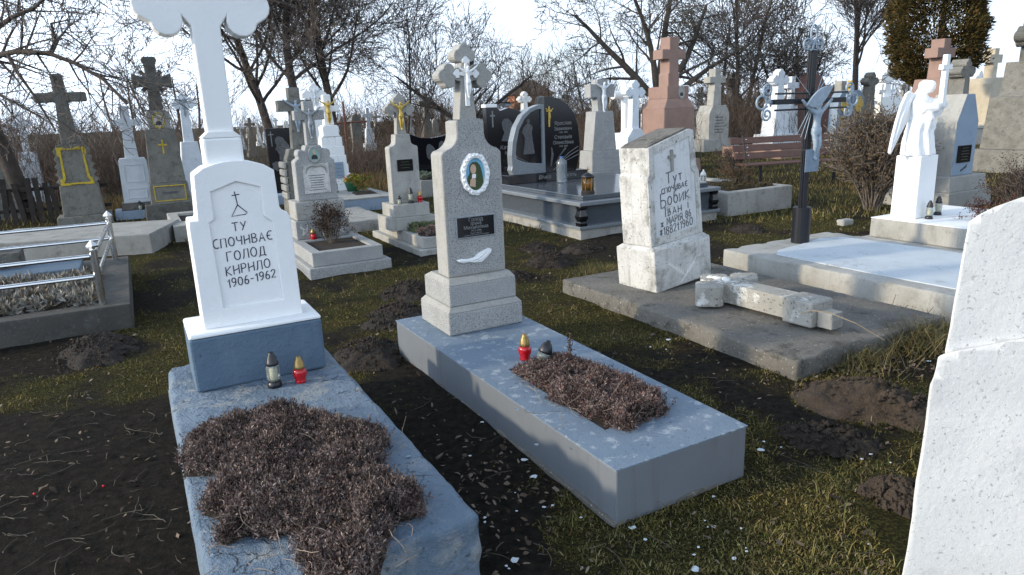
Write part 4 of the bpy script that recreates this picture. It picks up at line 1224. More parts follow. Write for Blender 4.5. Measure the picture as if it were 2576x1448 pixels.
# --- big old cross with grey Christ behind the ornate stone
m = mono('stone_crucifix', 'large weathered stone crucifix with grey Christ behind the ornate stone', -3.18, 10.82,
         [(.30, -.02, .42, -.05, .35, .02, None), (.25, .04, .36, .3502, .95, .02, None)], (rect(.23, .9502, 1.12, .06), .06, .34, None),
         (plain_cross(1.1202, 1.77, .085, .26, .27, ha=.085, hw0=.11), .10, .28, None), MAT['oldstone'])
corpus(m, MAT['silver'], 0, .07, 1.62, .50)
MB().prism(ellipse(.06, 1.22, .07, .06, 14, .1, 5), .07, .0998).obj('rose_relief', MAT['oldstone'], m, .01)
MB().prism(rect(.05, 1.90, 2.0), .088, .0998).obj('name_scroll', MAT['oldstone'], m, .004)
for k in range(5):
    MB().box(-.305, -.255, -.03 + .02, .38, .36 + k * .118, .36 + k * .118 + .10).obj('rusticated_block', MAT['concrete'], m, .02)
# --- black stele with praying woman
m = thing('black_headstone', 'tall black headstone etched with a veiled praying woman and thin cross', 'headstone', (-4.36, 13.6, 0))
MB().box(-.45, .45, -.5, 1.0, -.02, .18).obj('base_slab', MAT['bluestone'], m, .01)
MB().box(-.36, .36, -.04, .22, .1802, .26).obj('plinth', MAT['black'], m, .004)
bk = MB().prism(rect(.27, .2602, 1.42), .02, .12).obj('black_slab', MAT['black'], m, .004)
MB().prism([(-.02, .72), (.18, .62), (.25, .72), (.22, .90), (.12, 1.10), (.02, 1.24), (-.06, 1.27), (-.12, 1.23), (-.13, 1.15), (-.10, 1.10), (-.14, 1.02), (-.10, .98), (-.07, .90), (-.08, .82)], .0165, .0198).obj('etched_veiled_woman', MAT['etch_dim'], bk)
MB().prism(plain_cross(1.08, 1.30, .008, .05, .06, cx=-.19), .0165, .0198).obj('etched_cross', MAT['etch'], bk)
MB().prism(ellipse(-.16, .70, .07, .09, 16, .2, 5), .0165, .0198).obj('etched_flower', MAT['etch_dim'], bk)
put_text('Тарас', .07, MAT['etch'], bk, .05, .0185, .54, ext=.001)
put_text('Марія', .07, MAT['etch'], bk, .05, .0185, .46, ext=.001)
# --- two white crosses behind
m = mono('white_cross', 'white cross on tapering white brick pillar with gold Christ', -3.28, 13.21, [(.34, -.06, .5, -.05, .2, 0, None)], None, None, MAT['lime'])
z0 = .2002
for i in range(6):
    hw = .31 - .022 * i
    dp = .44 - .03 * i
    for k in range(2 + i % 2):
        n = 2 + i % 2
        x0 = -hw + 2 * hw * k / n
        MB().box(x0 + .003, x0 + 2 * hw / n - .003, .01 * i, dp, z0 + i * .17 + .003, z0 + (i + 1) * .17 - .003).obj('brick', MAT['lime'], m, .008)
MB().box(-.28, .28, .012, .40, .2003, 1.20, .10, .05).obj('pillar_core', MAT['lime'], m)
MB().prism([(-.175, 1.2215), (.175, 1.2215), (.15, 1.27), (.16, 1.40), (.12, 1.44), (-.12, 1.44), (-.16, 1.40), (-.15, 1.27)], .05, .36).obj('capital', MAT['lime'], m, .015)
MB().prism(plain_cross(1.4402, 1.74, .075, .22, .26, ha=.055, hw0=.10), .12, .26).obj('cross', MAT['lime'], m, .02)
corpus(m, MAT['gold'], 0, .09, 1.68, .46)
pl = MB().box(-.02, .16, -.015, -.001, .45, .75).obj('name_plate', MAT['bluestone'], m, .004)
lines(pl, .0, .14, .50, .70, 4, -.0155, MAT['carved'])
foot((-3.28, 13.21), -.4, .6, -1.6, .5)
g = thing('grave_slab', 'pale slab with dark blue front and flower patch before the white brick pillar', 'grave slab', (-3.28, 13.21, 0))
MB().box(-.42, .60, -1.7, -.10, -.05, .2).obj('slab_body', MAT['bluestone'], g, .01)
MB().box(-.425, .605, -1.705, -.095, .2002, .225).obj('slab_top', MAT['concrete_pale'], g, .006)
MB().hprism([(.0, -1.2), (.4, -1.25), (.45, -.8), (.05, -.75)], .2252, .26, [(.06, -1.1), (.34, -1.15), (.38, -.88), (.12, -.85)]).obj('soil_patch', MAT['soil'], g, .01)
m = mono('white_cross', 'white bud-ended cross half hidden behind the gold Christ pillar', -4.3, 16.2, [(.34, 0, .5, -.05, .6, .03, None)], (rect(.26, .6002, 1.55, .06), .06, .4, None),
         (bud_cross(1.5502, 2.10, .085, .17, .15, .10, hw0=.10), .12, .28, None), MAT['lime'])
corpus(m, MAT['palewhite'], 0, .09, 2.05, .40)
g = thing('grave_slab', 'low pinkish slab between the ornate grave and the blue-fronted slab', 'grave slab', (-2.35, 9.35, 0))
rough_slab('slab_body', MAT['concrete'], g, 0, .75, 0, 1.6, -.05, .16, .012, .004, .08, 41)
foot((-2.35, 9.35), 0, .75, 0, 1.6)

# --- the far-left row
m = mono('stone_cross', 'old grey stone cross with bright yellow painted frame on its pillar', -7.0, 11.28,
         [(.40, -.04, .55, -.05, .16, .01, None), (.30, .03, .48, .1602, .66, .03, None)], None, None, MAT['oldstone'], lean=(0, rad(-1)))
so = [(-.26, .6605), (.26, .6605)]
for i in range(5):
    z_ = .66 + .125 * i
    so += [(.25, z_ + .02), (.30 - .012 * i, z_ + .06), (.25 - .01 * i, z_ + .11)]
so += [(.19, 1.31), (-.19, 1.31)]
for i in range(4, -1, -1):
    z_ = .66 + .125 * i
    so += [(-.25 + .01 * i, z_ + .11), (-.30 + .012 * i, z_ + .06), (-.25, z_ + .02)]
MB().prism(so, .06, .42).obj('pillar', MAT['oldstone'], m, .02)
fo = [(-.235, .66), (-.10, .66), (-.08, .672), (.09, .672), (.11, .66), (.235, .66), (.225, .76), (.19, .78), (.175, 1.12), (.205, 1.15), (.205, 1.27), (.07, 1.27), (.04, 1.25), (-.07, 1.25), (-.10, 1.27), (-.205, 1.27), (-.205, 1.15), (-.175, 1.12), (-.19, .78), (-.235, .76)]
fi_ = [(-.185, .70), (.185, .70), (.15, .78), (.145, 1.225), (-.145, 1.225), (-.15, .78)]
link('yellow_frame', holed_prism(fo, fi_, .045, .0598), MAT['yellow'], m, .003)
MB().prism(plain_cross(1.3102, 2.05, .085, .36, .36, ha=.075, hw0=.13), .14, .34).obj('cross', MAT['oldstone'], m, .025)
m = mono('small_white_cross', 'small pale whitewashed cross on panelled stele with lanterns at its foot', -6.40, 11.9,
         [(.40, -.12, .50, -.05, .15, .01, MAT['bluestone']), (.29, -.02, .36, .1502, .27, .02, MAT['concrete_dark'])],
         ([(-.235, .2702), (.235, .2702), (.215, .98), (.19, 1.03), (-.19, 1.03), (-.215, .98)], .04, .26, None),
         (plain_cross(1.0302, 1.62, .075, .235, .27, ha=.055, hw0=.105), .09, .22, None), MAT['palewhite'])
for a, b_ in ((.62, .93), (.34, .52)):
    link('panel_moulding', holed_prism(rect(.155, a, b_), rect(.135, a + .02, b_ - .02), .028, .0398), MAT['palewhite'], m, .003)
lantern('mini', 'clear round lantern at the foot of the small pale cross', m.location + EX * .0 - EY * .07 + Vector((0, 0, .1525)), 0, 1.2)
lantern('clear', 'brown-tinted lantern with dark cap at the foot of the small pale cross', m.location + EX * .20 - EY * .07 + Vector((0, 0, .1525)), 0, 1.0)
m = mono('rayed_cross', 'tall blackened stone cross with rays at its centre and oval photo', -5.67, 11.55,
         [(.42, -.05, .55, -.05, .27, .02, MAT['oldstone_dark']), (.31, .0, .48, .2702, .62, .02, MAT['oldstone'])],
         ([(-.27, .6205), (.27, .6205), (.22, 1.50), (-.22, 1.50)], .05, .42, MAT['oldstone']), None, MAT['oldstone_dark'])
MB().prism([(-.15, 1.5005), (.17, 1.5005), (.18, 1.72), (.14, 1.80), (-.14, 1.80), (-.18, 1.72)], .10, .36).obj('photo_block', MAT['concrete'], m, .015)
oval_photo(m, 0, .0995, 1.63, .07, .10, MAT['yellow'], plain('pale_photo', (.5, .52, .5), .4), MAT['dark_cloth'])
def flared(z0, zc, hw, arm, top, fl):
    return [(-hw * 1.25, z0), (hw * 1.25, z0), (hw, zc - hw), (arm * .6, zc - hw), (arm, zc - fl), (arm, zc + fl), (arm * .6, zc + hw * .9), (hw, zc + hw),
            (hw, zc + top * .7), (fl, zc + top * .85), (fl * .75, zc + top), (-fl * .75, zc + top), (-fl, zc + top * .85), (-hw, zc + top * .7), (-hw, zc + hw), (-arm * .6, zc + hw * .9), (-arm, zc + fl), (-arm, zc - fl), (-arm * .6, zc - hw), (-hw, zc - hw)]
cr = MB().prism(flared(1.8002, 2.26, .085, .29, .38, .12), .14, .32).obj('cross', MAT['oldstone_dark'], m, .02)
for a in (45, 135, 225, 315):
    MB().tube([(.10 * math.cos(rad(a)), .23, 2.26 + .10 * math.sin(rad(a))), (.22 * math.cos(rad(a)), .23, 2.26 + .22 * math.sin(rad(a)))], [.025, .04], 6).obj('ray', MAT['oldstone_dark'], cr)
MB().prism(plain_cross(1.10, 1.24, .012, .07, .08), .040, .0498).obj('yellow_cross', MAT['yellow'], m)
link('yellow_line', holed_prism(rect(.24, .32, .58), rect(.225, .335, .565), -.008, -.0005), MAT['yellow'], m)
lines(m, -.15, .15, .46, .46, 1, -.001, MAT['carved'], .012)
m = mono('pale_cross', 'pale blue-white bud cross rising behind the rayed black cross', -6.6, 14.6, [(.30, 0, .5, -.05, .40, .02, None)],
         ([(-.24, .4002), (.24, .4002), (.16, 1.20), (-.16, 1.20)], .05, .36, None), (bud_cross(1.2002, 1.96, .075, .14, .13, .085, hw0=.10), .10, .24, None), MAT['palewhite'])
corpus(m, MAT['silver'], 0, .085, 1.9, .4)
g = thing('grave_kerb', 'pale kerb with blue-grey front at the foot of the rayed cross', 'grave kerb', (-4.55, 9.2, 0))
MB().frame([(0, 0), (.85, 0), (.85, 1.7), (0, 1.7)], [(.14, .5), (.71, .5), (.71, 1.5), (.14, 1.5)], -.05, .22, .12).obj('kerb', MAT['concrete_pale'], g, .01)
MB().box(.142, .708, .502, 1.498, .1205, .18).obj('planter_soil', MAT['soil'], g)
foot((-4.55, 9.2), 0, .85, 0, 1.7)
m = mono('grey_stele', 'grey lichened stele at the far left behind the leaning trunk', -9.2, 12.2, [(.40, 0, .5, -.05, .35, .02, None)], (rect(.30, .3502, 1.25, .05), .06, .4, None),
         (plain_cross(1.2502, 1.9, .10, .30, .3, hw0=.15), .12, .3, None), MAT['oldstone'])
m = mono('pale_stele', 'small pale stele with white cross in the brush at the far left', -10.3, 15.0, [(.30, 0, .4, -.05, .4, .02, None)], (rect(.2, .4002, 1.1, .04), .05, .3, None),
         (plain_cross(1.1002, 1.7, .06, .2, .25), .1, .22, None), MAT['palewhite'])
# wooden fence pieces
f = thing('picket_fence', 'broken dark wooden picket fence behind the leaning trunk', 'fence', (-9.0, 11.4, 0), rad(20))
for i in range(16):
    o = MB().box(-.04, .04, 0, .02, -.05, .75 + random.uniform(-.2, .05)).obj('picket', MAT['oldwood'], f)
    o.location = (i * .13, random.uniform(-.02, .02), 0)
    o.rotation_euler = (random.uniform(-.05, .05), random.uniform(-.12, .12), 0)
for z_ in (.2, .55):
    MB().box(-.1, 2.1, .025, .06, z_, z_ + .06).obj('rail', MAT['oldwood'], f)

# --- steel fence around the left kerb
OS = (-3.14, 5.28)
g = thing('grave_kerb', 'dark wet concrete kerb inside the stainless rail at the left edge', 'grave kerb', (OS[0], OS[1], 0))
MB().frame([(-2.2, -.12), (.08, -.12), (.08, 2.25), (-2.2, 2.25)], [(-2.05, .06), (-.14, .06), (-.14, 1.35), (-2.05, 1.35)], -.05, .20, .10).obj('kerb', MAT['wet_concrete'], g, .015)
MB().box(-2.048, -.142, .062, 1.348, .1005, .15).obj('planter_soil', MAT['soil'], g)
foot(OS, -2.2, .08, -.12, 2.25)
f = thing('steel_railing', 'stainless steel tube railing with pyramid-capped posts at left', 'railing', (OS[0], OS[1], .2))
posts = [(-.11, .0), (-.04, 2.08)]
for px_, py_ in posts:
    po = MB().lathe([(.027, .001), (.027, .44)], 14, (px_, py_)).obj('post', MAT['steel'], f, smooth=False)
    MB().lathe([(.02, .4402), (.02, .455), (.042, .456), (.043, .47), (.003, .515)], 4, (px_, py_)).obj('post_cap', MAT['steel'], po)
def rail(a, b_, r=.017):
    MB().tube([a, b_], r, 10).obj('rail', MAT['steel'], f)
for z_ in (.39, .23):
    rail((-2.2, .0, z_), (-.137, .0, z_))
    rail((-2.2, 2.08, z_), (-.067, 2.08, z_))
    rail((-.108, .027, z_), (-.042, 2.053, z_))
p = thing('flat_tomb', 'flat blue-grey slab inside the stainless railing', 'grave slab', (OS[0], OS[1], 0))
MB().box(-2.1, -.32, 1.42, 1.98, .2005, .27).obj('slab_body', MAT['base_blue'], p, .01)
m = thing('brown_marble_block', 'brown stone block with lantern at the left edge', 'gravestone', (-5.1, 6.3, 0))
MB().box(-.3, .42, 0, .3, .1005, .42).obj('block', MAT['concrete_dark'], m, .01)
MB().box(-.35, .02, .3005, .5, .1005, .85).obj('upright', MAT['pink'], m, .01)
lantern('mini', 'white and black lantern on the brown block at the left edge', m.location + EX * .12 + EY * .15 + Vector((0, 0, .4215)), 0, 1.4)
g = thing('grave_slab', 'light concrete slab ending between the stainless railing and the small pale cross', 'grave slab', (-5.1, 8.35, 0), rad(10))
MB().box(-1.5, .62, 0, 1.3, -.05, .25).obj('slab_body', MAT['concrete'], g, .012)
foot((-5.1, 8.35), -1.9, .62, 0, 1.5, rad(10))

# --- black headstone left of the double one
m = thing('black_headstone', 'black headstone with scalloped top and etched bowed woman beside the double headstone', 'headstone', (-.05, 12.6, 0))
MB().box(-.5, .9, -.9, .6, -.02, .42).obj('base_slab', MAT['granite_lt'], m, .01)
MB().box(-.42, .62, -.05, .3, .4205, .60).obj('plinth', MAT['black'], m, .004)
bk = MB().prism([(-.30, .6005), (.55, .6005), (.55, 1.60), (.42, 1.55), (.30, 1.60), (.15, 1.63), (-.02, 1.58), (-.08, 1.64), (-.30, 1.64)], .05, .2).obj('black_slab', MAT['black'], m, .006)
MB().prism(plain_cross(1.30, 1.50, .012, .05, .08, cx=-.18), .046, .0498).obj('etched_cross', MAT['etch'], bk)
MB().prism([(-.02, 1.05), (.28, 1.02), (.30, 1.2), (.22, 1.36), (.14, 1.44), (.05, 1.44), (.0, 1.36), (.02, 1.26), (.05, 1.2)], .046, .0498).obj('etched_bowed_woman', MAT['etch_dim'], bk)
put_text('Катр', .10, MAT['etch'], bk, .06, .0485, .93, ext=.001, shear=.2)
put_text('Мар', .08, MAT['etch'], bk, .12, .0485, .83, ext=.001, shear=.2)
MB().box(-.32, -.08, .04, .21, 1.6405, 1.70).obj('white_cap', MAT['lime'], m, .01)
lantern('white', 'small white lantern on the slab before the scalloped black headstone', m.location + EX * .25 - EY * .5 + Vector((0, 0, .4205)), 0, .8)

# --- grey pillar cross with pale Christ behind the double headstone
m = mono('crucifix_pillar', 'grey pillar cross with small pale-blue Christ behind the double headstone', 2.05, 14.2,
         [(.42, -.05, .6, -.05, .30, .02, None), (.36, .02, .5, .3002, .72, .02, None)], ([(-.30, .7205), (.30, .7205), (.22, 1.50), (-.22, 1.50)], .08, .42, None),
         (plain_cross(1.5002, 1.90, .13, .30, .22, ha=.13, hw0=.12), .14, .36, None), MAT['terrazzo'])
corpus(m, MAT['palewhite'], 0, .10, 1.78, .62)

# --- white log cross, bud cross
def logcross(label, X, Y, zc, arm, top, r, hb, z=0.0):
    m = thing('white_log_cross', label, 'cross', (X, Y, z))
    for i in range(int(hb / .12)):
        MB().box(-.26 + .01 * (i % 2), .26 - .01 * (i % 2), 0, .4, i * .12, i * .12 + .117).obj('layered_base', MAT['lime'], m, .02)
    MB().lathe([(r, hb), (r, zc + top), (r * .8, zc + top + .01)], 14, (0, .2)).obj('post', MAT['lime'], m, smooth=False)
    MB().tube([(-arm, .195, zc), (arm, .195, zc)], r * .95, 14).obj('crossbar', MAT['lime'], m)
    return m
logcross('white log-shaped cross on layered white base left of the bud cross', 3.02, 17.0, 1.85, .38, .30, .10, .96)
logcross('white log-shaped cross peeping out left of the pink cross', 4.6, 18.6, 1.97, .45, .42, .11, .6)
m = mono('bud_cross', 'slender white and grey bud-ended cross above the leaning stone', 3.04, 16.0, [(.36, 0, .6, -.05, .42, .03, None)],
         ([(-.28, .4205), (.28, .4205), (.27, .88), (.12, 1.08), (-.12, 1.08), (-.27, .88)], .06, .46, None), (bud_cross(1.0802, 1.88, .085, .17, .16, .10, hw0=.10), .12, .3, None), MAT['palewhite'])
m = mono('white_stele', 'thin white stele with cornice beside the bud cross', 4.6, 21.5, [(.40, 0, .6, -.05, .3, .02, None)], (rect(.28, .3002, 1.35, .02), .05, .4, None),
         (plain_cross(1.3502, 1.8, .05, .16, .2), .1, .2, None), MAT['palewhite'])

# --- pink sandstone cross
m = mono('pink_cross', 'tall pink sandstone cross with oval photo on square shaft', 4.15, 16.71,
         [(.62, -.12, .95, -.05, .29, .03, None)], None, None, MAT['pink'])
MB().hprism([(-.46, 0), (.46, 0), (.46, .85), (-.46, .85)], .2905, 1.50).obj('shaft', MAT['pink'], m, .01)
MB().hprism([(-.46, 0), (.46, 0), (.46, .85), (-.46, .85)], 1.5005, 1.72, [(-.33, .08), (.33, .08), (.33, .77), (-.33, .77)]).obj('shoulder', MAT['pink'], m, .006)
MB().hprism([(-.33, .08), (.33, .08), (.33, .77), (-.33, .77)], 1.7205, 2.0).obj('shaft', MAT['pink'], m, .008)
MB().prism([(-.17, 2.0005), (.17, 2.0005), (.17, 2.28), (.14, 2.32), (.14, 2.62), (.36, 2.62), (.36, 2.84), (.14, 2.84), (.14, 3.12), (-.14, 3.12), (-.14, 2.84), (-.36, 2.84), (-.36, 2.62), (-.14, 2.62), (-.14, 2.32), (-.17, 2.28)], .24, .58).obj('cross', MAT['pink'], m, .01)
oval_photo(m, .10, .0795, 1.86, .07, .12, MAT['concrete_pale'], plain('grey_photo', (.3, .33, .35), .4), MAT['dark_cloth'])
# --- grey crosses right of it
m = mono('grey_cross', 'pale grey cross on panelled stele right of the pink cross', 7.31, 23.8, [(.85, -.1, 1.0, -.05, .40, .03, None)],
         ([(-.46, .4005), (.46, .4005), (.46, 1.25), (.30, 1.52), (-.30, 1.52), (-.46, 1.25)], .08, .7, None), (plain_cross(1.5202, 2.35, .13, .36, .36, ha=.10, hw0=.19), .2, .5, None), MAT['concrete_pale'])
lines(m, -.25, .25, .62, 1.12, 6, .0795, MAT['carved'], .012)
m = mono('pinkish_cross', 'narrow pinkish-grey cross behind the pale grey cross', 10.39, 31.5, [(.7, -.1, 1.0, -.05, .5, .03, None)],
         ([(-.42, .5005), (.42, .5005), (.42, 1.7), (.26, 1.98), (-.26, 1.98), (-.42, 1.7)], .08, .8, None), (plain_cross(1.9802, 2.48, .14, .42, .36), .25, .55, None), stone('grey_pink_stone', (.30, .24, .20)))
g = thing('pink_kerb', 'low pink sandstone kerb behind the bench', 'grave kerb', (7.6, 19.2, 0))
MB().box(0, 1.8, 0, 2.2, -.05, .30).obj('kerb', MAT['pink'], g, .02)

# --- concrete kerb right of the granite tomb, with white lanterns
OK_ = (3.10, 9.60)
g = thing('grave_kerb', 'rough concrete kerb grave between the granite tomb and the bench', 'grave kerb', (OK_[0], OK_[1], 0))
MB().frame([(0, 0), (1.32, 0), (1.32, 2.1), (0, 2.1)], [(.14, .14), (1.18, .14), (1.18, 1.9), (.14, 1.9)], -.05, .34, .2).obj('kerb', MAT['concrete'], g, .02)
MB().box(.142, 1.178, .142, 1.898, .2005, .30).obj('planter_soil', MAT['soil'], g)
foot(OK_, 0, 1.32, 0, 2.1)
for i, (dx, dy, s_, lb) in enumerate(((.16, 1.15, .85, 'small white lantern, leftmost of the row behind the leaning stone'), (.34, 1.3, 1.0, 'white-capped clear lantern, second of the row behind the leaning stone'), (.62, 1.35, 1.35, 'tallest white lantern behind the leaning stone'), (.92, 1.45, 1.0, 'white lantern, rightmost of the row behind the leaning stone'))):
    q = Vector((OK_[0], OK_[1], .3005)) + EX * dx + EY * dy
    lantern('white', lb, q, .3 * i, s_)

# --- bench
bc = Vector((5.55, 13.1, 0))
bn = thing('garden_bench', 'red-brown slatted garden bench behind the iron cross', 'bench', bc, rad(14))
for i in range(3):
    s_ = MB().box(-1.12, 1.12, -.015, .015, .50 + .145 * i, .62 + .145 * i).obj('back_slat', MAT['wood'], bn, .004)
    s_.location = (0, .30 + .05 * i, .02)
    s_.rotation_euler = (rad(-14), 0, 0)
for i in range(3):
    MB().box(-1.25, 1.25, -.22 + .15 * i, -.09 + .15 * i, .425, .455).obj('seat_slat', MAT['wood'], bn, .004)
for sx in (-.95, .95):
    for ly in (-.17, .2):
        MB().box(sx - .02, sx + .02, ly - .02, ly + .02, -.02, .4245).obj('leg', MAT['iron'], bn)
    MB().tube([(sx, .24, .40), (sx, .32, .52), (sx, .46, .96)], .016, 6).obj('back_support', MAT['iron'], bn)
    for i in range(3):
        MB().lathe([(.014, 0), (.012, .006), (.003, .008)], 8).obj('bolt', MAT['steel'], bn).matrix_local = Matrix.Translation((sx * .97, .278 + .05 * i, .585 + .145 * i)) @ Matrix.Rotation(rad(90), 4, 'X')

# --- angel on pedestal
PA = Vector((4.36, 7.26, 0))
OA = (4.04, 7.48)
g = thing('grave_slab', 'grey concrete grave slab carrying the white angel pedestal', 'grave slab', (OA[0], OA[1], 0))
MB().box(-.06, 1.5, -1.75, .10, -.05, .055).obj('ledge', MAT['concrete_pale'], g, .012)
MB().frame([(0, -1.7), (1.4, -1.7), (1.4, .04), (0, .04)], [(.32, -1.4), (1.1, -1.4), (1.1, -.62), (.32, -.62)], .0555, .262, .2).obj('slab_body', MAT['concrete_pale'], g, .012)
MB().box(.322, 1.098, -1.398, -.622, .2005, .235).obj('planter_soil', MAT['soil'], g)
MB().frame([(.0, -1.7), (1.4, -1.7), (1.4, .04), (.0, .04)], [(.30, -1.42), (1.12, -1.42), (1.12, -.60), (.30, -.60)], .2625, .272, .2627).obj('white_top', MAT['lime'], g, .003)
foot(OA, -.06, 1.5, -1.75, .1)
m = thing('angel_statue', 'white winged angel holding a cross on square white pedestal', 'statue', (PA.x, PA.y, .2735))
MB().box(0, .32, 0, .28, 0, .665, .004, .004).obj('pedestal', MAT['lime'], m, .008)
def blob_ring(z, cx, cy, rx, ry, n=18, fold=0.0, k=7, ph=0):
    return [(cx + rx * (1 + fold * math.sin(k * 2 * math.pi * i / n * 1.0 + ph)) * math.cos(2 * math.pi * i / n), cy + ry * (1 + fold * math.sin(k * 2 * math.pi * i / n + ph)) * math.sin(2 * math.pi * i / n), z) for i in range(n)]
def loft(rings):
    mb = MB(); n = len(rings[0]); vs_ = [p for r_ in rings for p in r_]; fs = []
    for j in range(len(rings) - 1):
        for i in range(n):
            i2 = (i + 1) % n
            fs.append((j * n + i, j * n + i2, (j + 1) * n + i2, (j + 1) * n + i))
    fs += [tuple(range(n - 1, -1, -1)), tuple(range((len(rings) - 1) * n, len(rings) * n))]
    return mb.add(vs_, fs)
an = MB()
n_ = 36
R_ = [blob_ring(z, cx, cy, rx, ry, n_, f_, 9, z * 6) for z, cx, cy, rx, ry, f_ in (
    (.666, .16, .14, .172, .14, .11), (.70, .158, .14, .168, .138, .13), (.80, .15, .145, .150, .13, .14), (.92, .155, .145, .135, .118, .13), (1.0, .17, .135, .135, .122, .09), (1.08, .17, .145, .112, .10, .04),
    (1.16, .165, .15, .115, .092, .02), (1.22, .16, .15, .112, .082, .0), (1.265, .155, .15, .075, .06, 0), (1.29, .155, .14, .034, .034, 0), (1.31, .158, .135, .028, .028, 0))]
an.v += []
R_ = [[(.16 + (x - .16) * 1.16, y, z) for x, y, z in r_] for r_ in R_]
a1 = loft(R_); an.add(a1.v, a1.f)
hdm = MB().lathe([(.004, -.062), (.03, -.05), (.046, -.02), (.05, .015), (.042, .045), (.02, .06), (.003, .062)], 14, sy=1.1)
an.add([(x * 1.15 + .175, y * 1.15 + .10, z * 1.1 + 1.37) for x, y, z in hdm.v], hdm.f)
hair = MB().lathe([(.004, -.06), (.04, -.04), (.055, 0), (.05, .035), (.02, .058), (.003, .06)], 14)
an.add([(x * 1.25 + .155, y * 1.2 + .135, z * 1.15 + 1.375) for x, y, z in hair.v], hair.f)
an.tube([(.155, .17, 1.36), (.12, .19, 1.30), (.11, .19, 1.22)], [.03, .03, .012], 8)
# arms with wide sleeves reaching to the cross
an.tube([(.075, .15, 1.225), (.085, .07, 1.15), (.16, .0, 1.16), (.235, -.01, 1.20)], [.048, .060, .052, .026], 10)
an.tube([(.235, .15, 1.225), (.285, .08, 1.18), (.28, .0, 1.20), (.255, -.02, 1.235)], [.050, .070, .060, .026], 10)
an.tube([(.285, .08, 1.18), (.30, .05, 1.12), (.29, .05, 1.06)], [.065, .055, .02], 8)
an.tube([(.10, .05, 1.14), (.12, .02, 1.05), (.16, .04, .95)], [.04, .04, .01], 8)
an.tube([(.06, .10, 1.05), (.14, .04, .99), (.24, .05, .95), (.28, .10, .92)], [.02, .035, .03, .015], 8)
me = an.mesh('angel'); ob = bpy.data.objects.new('angel', me); COL.objects.link(ob)
md = ob.modifiers.new('r', 'REMESH'); md.mode = 'VOXEL'; md.voxel_size = .009
md = ob.modifiers.new('s', 'SMOOTH'); md.factor = .5; md.iterations = 4
link('angel_body', evaluated(ob), MAT['lime'], m)
def wing(mirror):
    up = [(.10, 1.24), (.06, 1.30), (.0, 1.325), (-.05, 1.30), (-.11, 1.20), (-.16, 1.06), (-.20, .90), (-.215, .80), (-.20, .785), (-.15, .86), (-.09, .95), (-.03, 1.03), (.03, 1.08), (.08, 1.13)]
    up = up[::-1]
    w_ = MB()
    w_.prism(up, 0, .022)
    for k in range(5):
        q = k / 4
        w_.tube([(.02 - .05 * q, -.002, 1.26 - .02 * q), (-.06 - .05 * q, -.006, 1.12 - .03 * q), (-.10 - .085 * q, -.002, .95 - .1 * q)], [.010, .011, .003], 6)
    o = w_.obj('wing', MAT['lime'], m, .008)
    return o
wl = wing(1); wl.location = (.02, .20, -.24); wl.scale = (1.25, 1.25, 1.19); wl.rotation_euler = (0, 0, rad(2))
wr = wing(-1); wr.location = (.26, .27, -.12); wr.scale = (1.1, 1.1, 1.09); wr.rotation_euler = (0, 0, rad(68))
MB().prism(plain_cross(1.17, 1.56, .030, .085, .125, ha=.027, cx=.235), -.035, .015).obj('held_cross', MAT['lime'], m, .006)
lantern('clear', 'near lantern with black cap before the angel pedestal', ground_at(2336, 551, .274), 0, 1.05)
lantern('clear', 'far lantern with black cap beside the angel pedestal', ground_at(2358, 541, .274), 0, 1.1)

# --- grey terrazzo stone with plaque right of the angel
m = mono('plaque_gravestone', 'grey terrazzo stone with dark plaque and mossy bud cross right of the angel', 6.55, 9.70, [(.55, -.05, .95, -.05, .23, .02, MAT['terrazzo_pale']), (.48, .0, .85, .2302, .44, .03, MAT['terrazzo_pale'])],
         ([(-.27, .4405), (.27, .4405), (.27, 1.18), (.10, 1.56), (-.10, 1.56), (-.27, 1.18)], .12, .55, MAT['bluestone']), (bud_cross(1.5602, 1.86, .055, .11, .10, .075, hw0=.075), .2, .42, MAT['oldstone']), MAT['terrazzo_pale'])
MB().prism([(-.2695, .4405), (-.272, .4405), (-.272, 1.18), (-.10, 1.56), (-.098, 1.56), (-.2695, 1.18)][::-1], .119, .551).obj('left_side_facing', MAT['terrazzo_pale'], m)
pl = MB().box(-.18, .14, .10, .1195, .62, .86).obj('name_plate', MAT['black'], m, .004)
lines(pl, -.12, .09, .66, .82, 5, .0995, MAT['etch_dim'])
o = MB()
for k in range(5):
    o.tube([(-.05 + .03 * k, .118, .50 + .01 * k), (-.02 + .03 * k, .116, .53 + .015 * k)], [.012, .003], 5)
o.obj('engraved_sprig', MAT['carved'], m)
foot((6.55, 9.7), -.6, .6, -.1, 1.0)
# --- pink cross behind the angel
m = mono('pink_cross', 'pink sandstone cross standing behind the white angel', 9.4, 14.8, [(.60, -.1, .9, -.05, .45, .03, None)], None, None, MAT['pink'])
MB().hprism([(-.42, 0), (.42, 0), (.42, .75), (-.42, .75)], .4505, 1.1).obj('shaft', MAT['pink'], m, .01)
MB().hprism([(-.40, .01), (.40, .01), (.40, .74), (-.40, .74)], 1.1005, 1.90, [(-.31, .08), (.31, .08), (.31, .66), (-.31, .66)]).obj('shaft', MAT['pink'], m, .008)
MB().prism(plain_cross(1.9005, 2.42, .12, .32, .28, ha=.10, hw0=.15), .22, .5).obj('cross', MAT['pink'], m, .01)
oval_photo(m, .05, .06, 1.62, .06, .10, MAT['concrete_pale'], plain('grey_photo_b', (.35, .38, .4), .4), MAT['dark_cloth'])
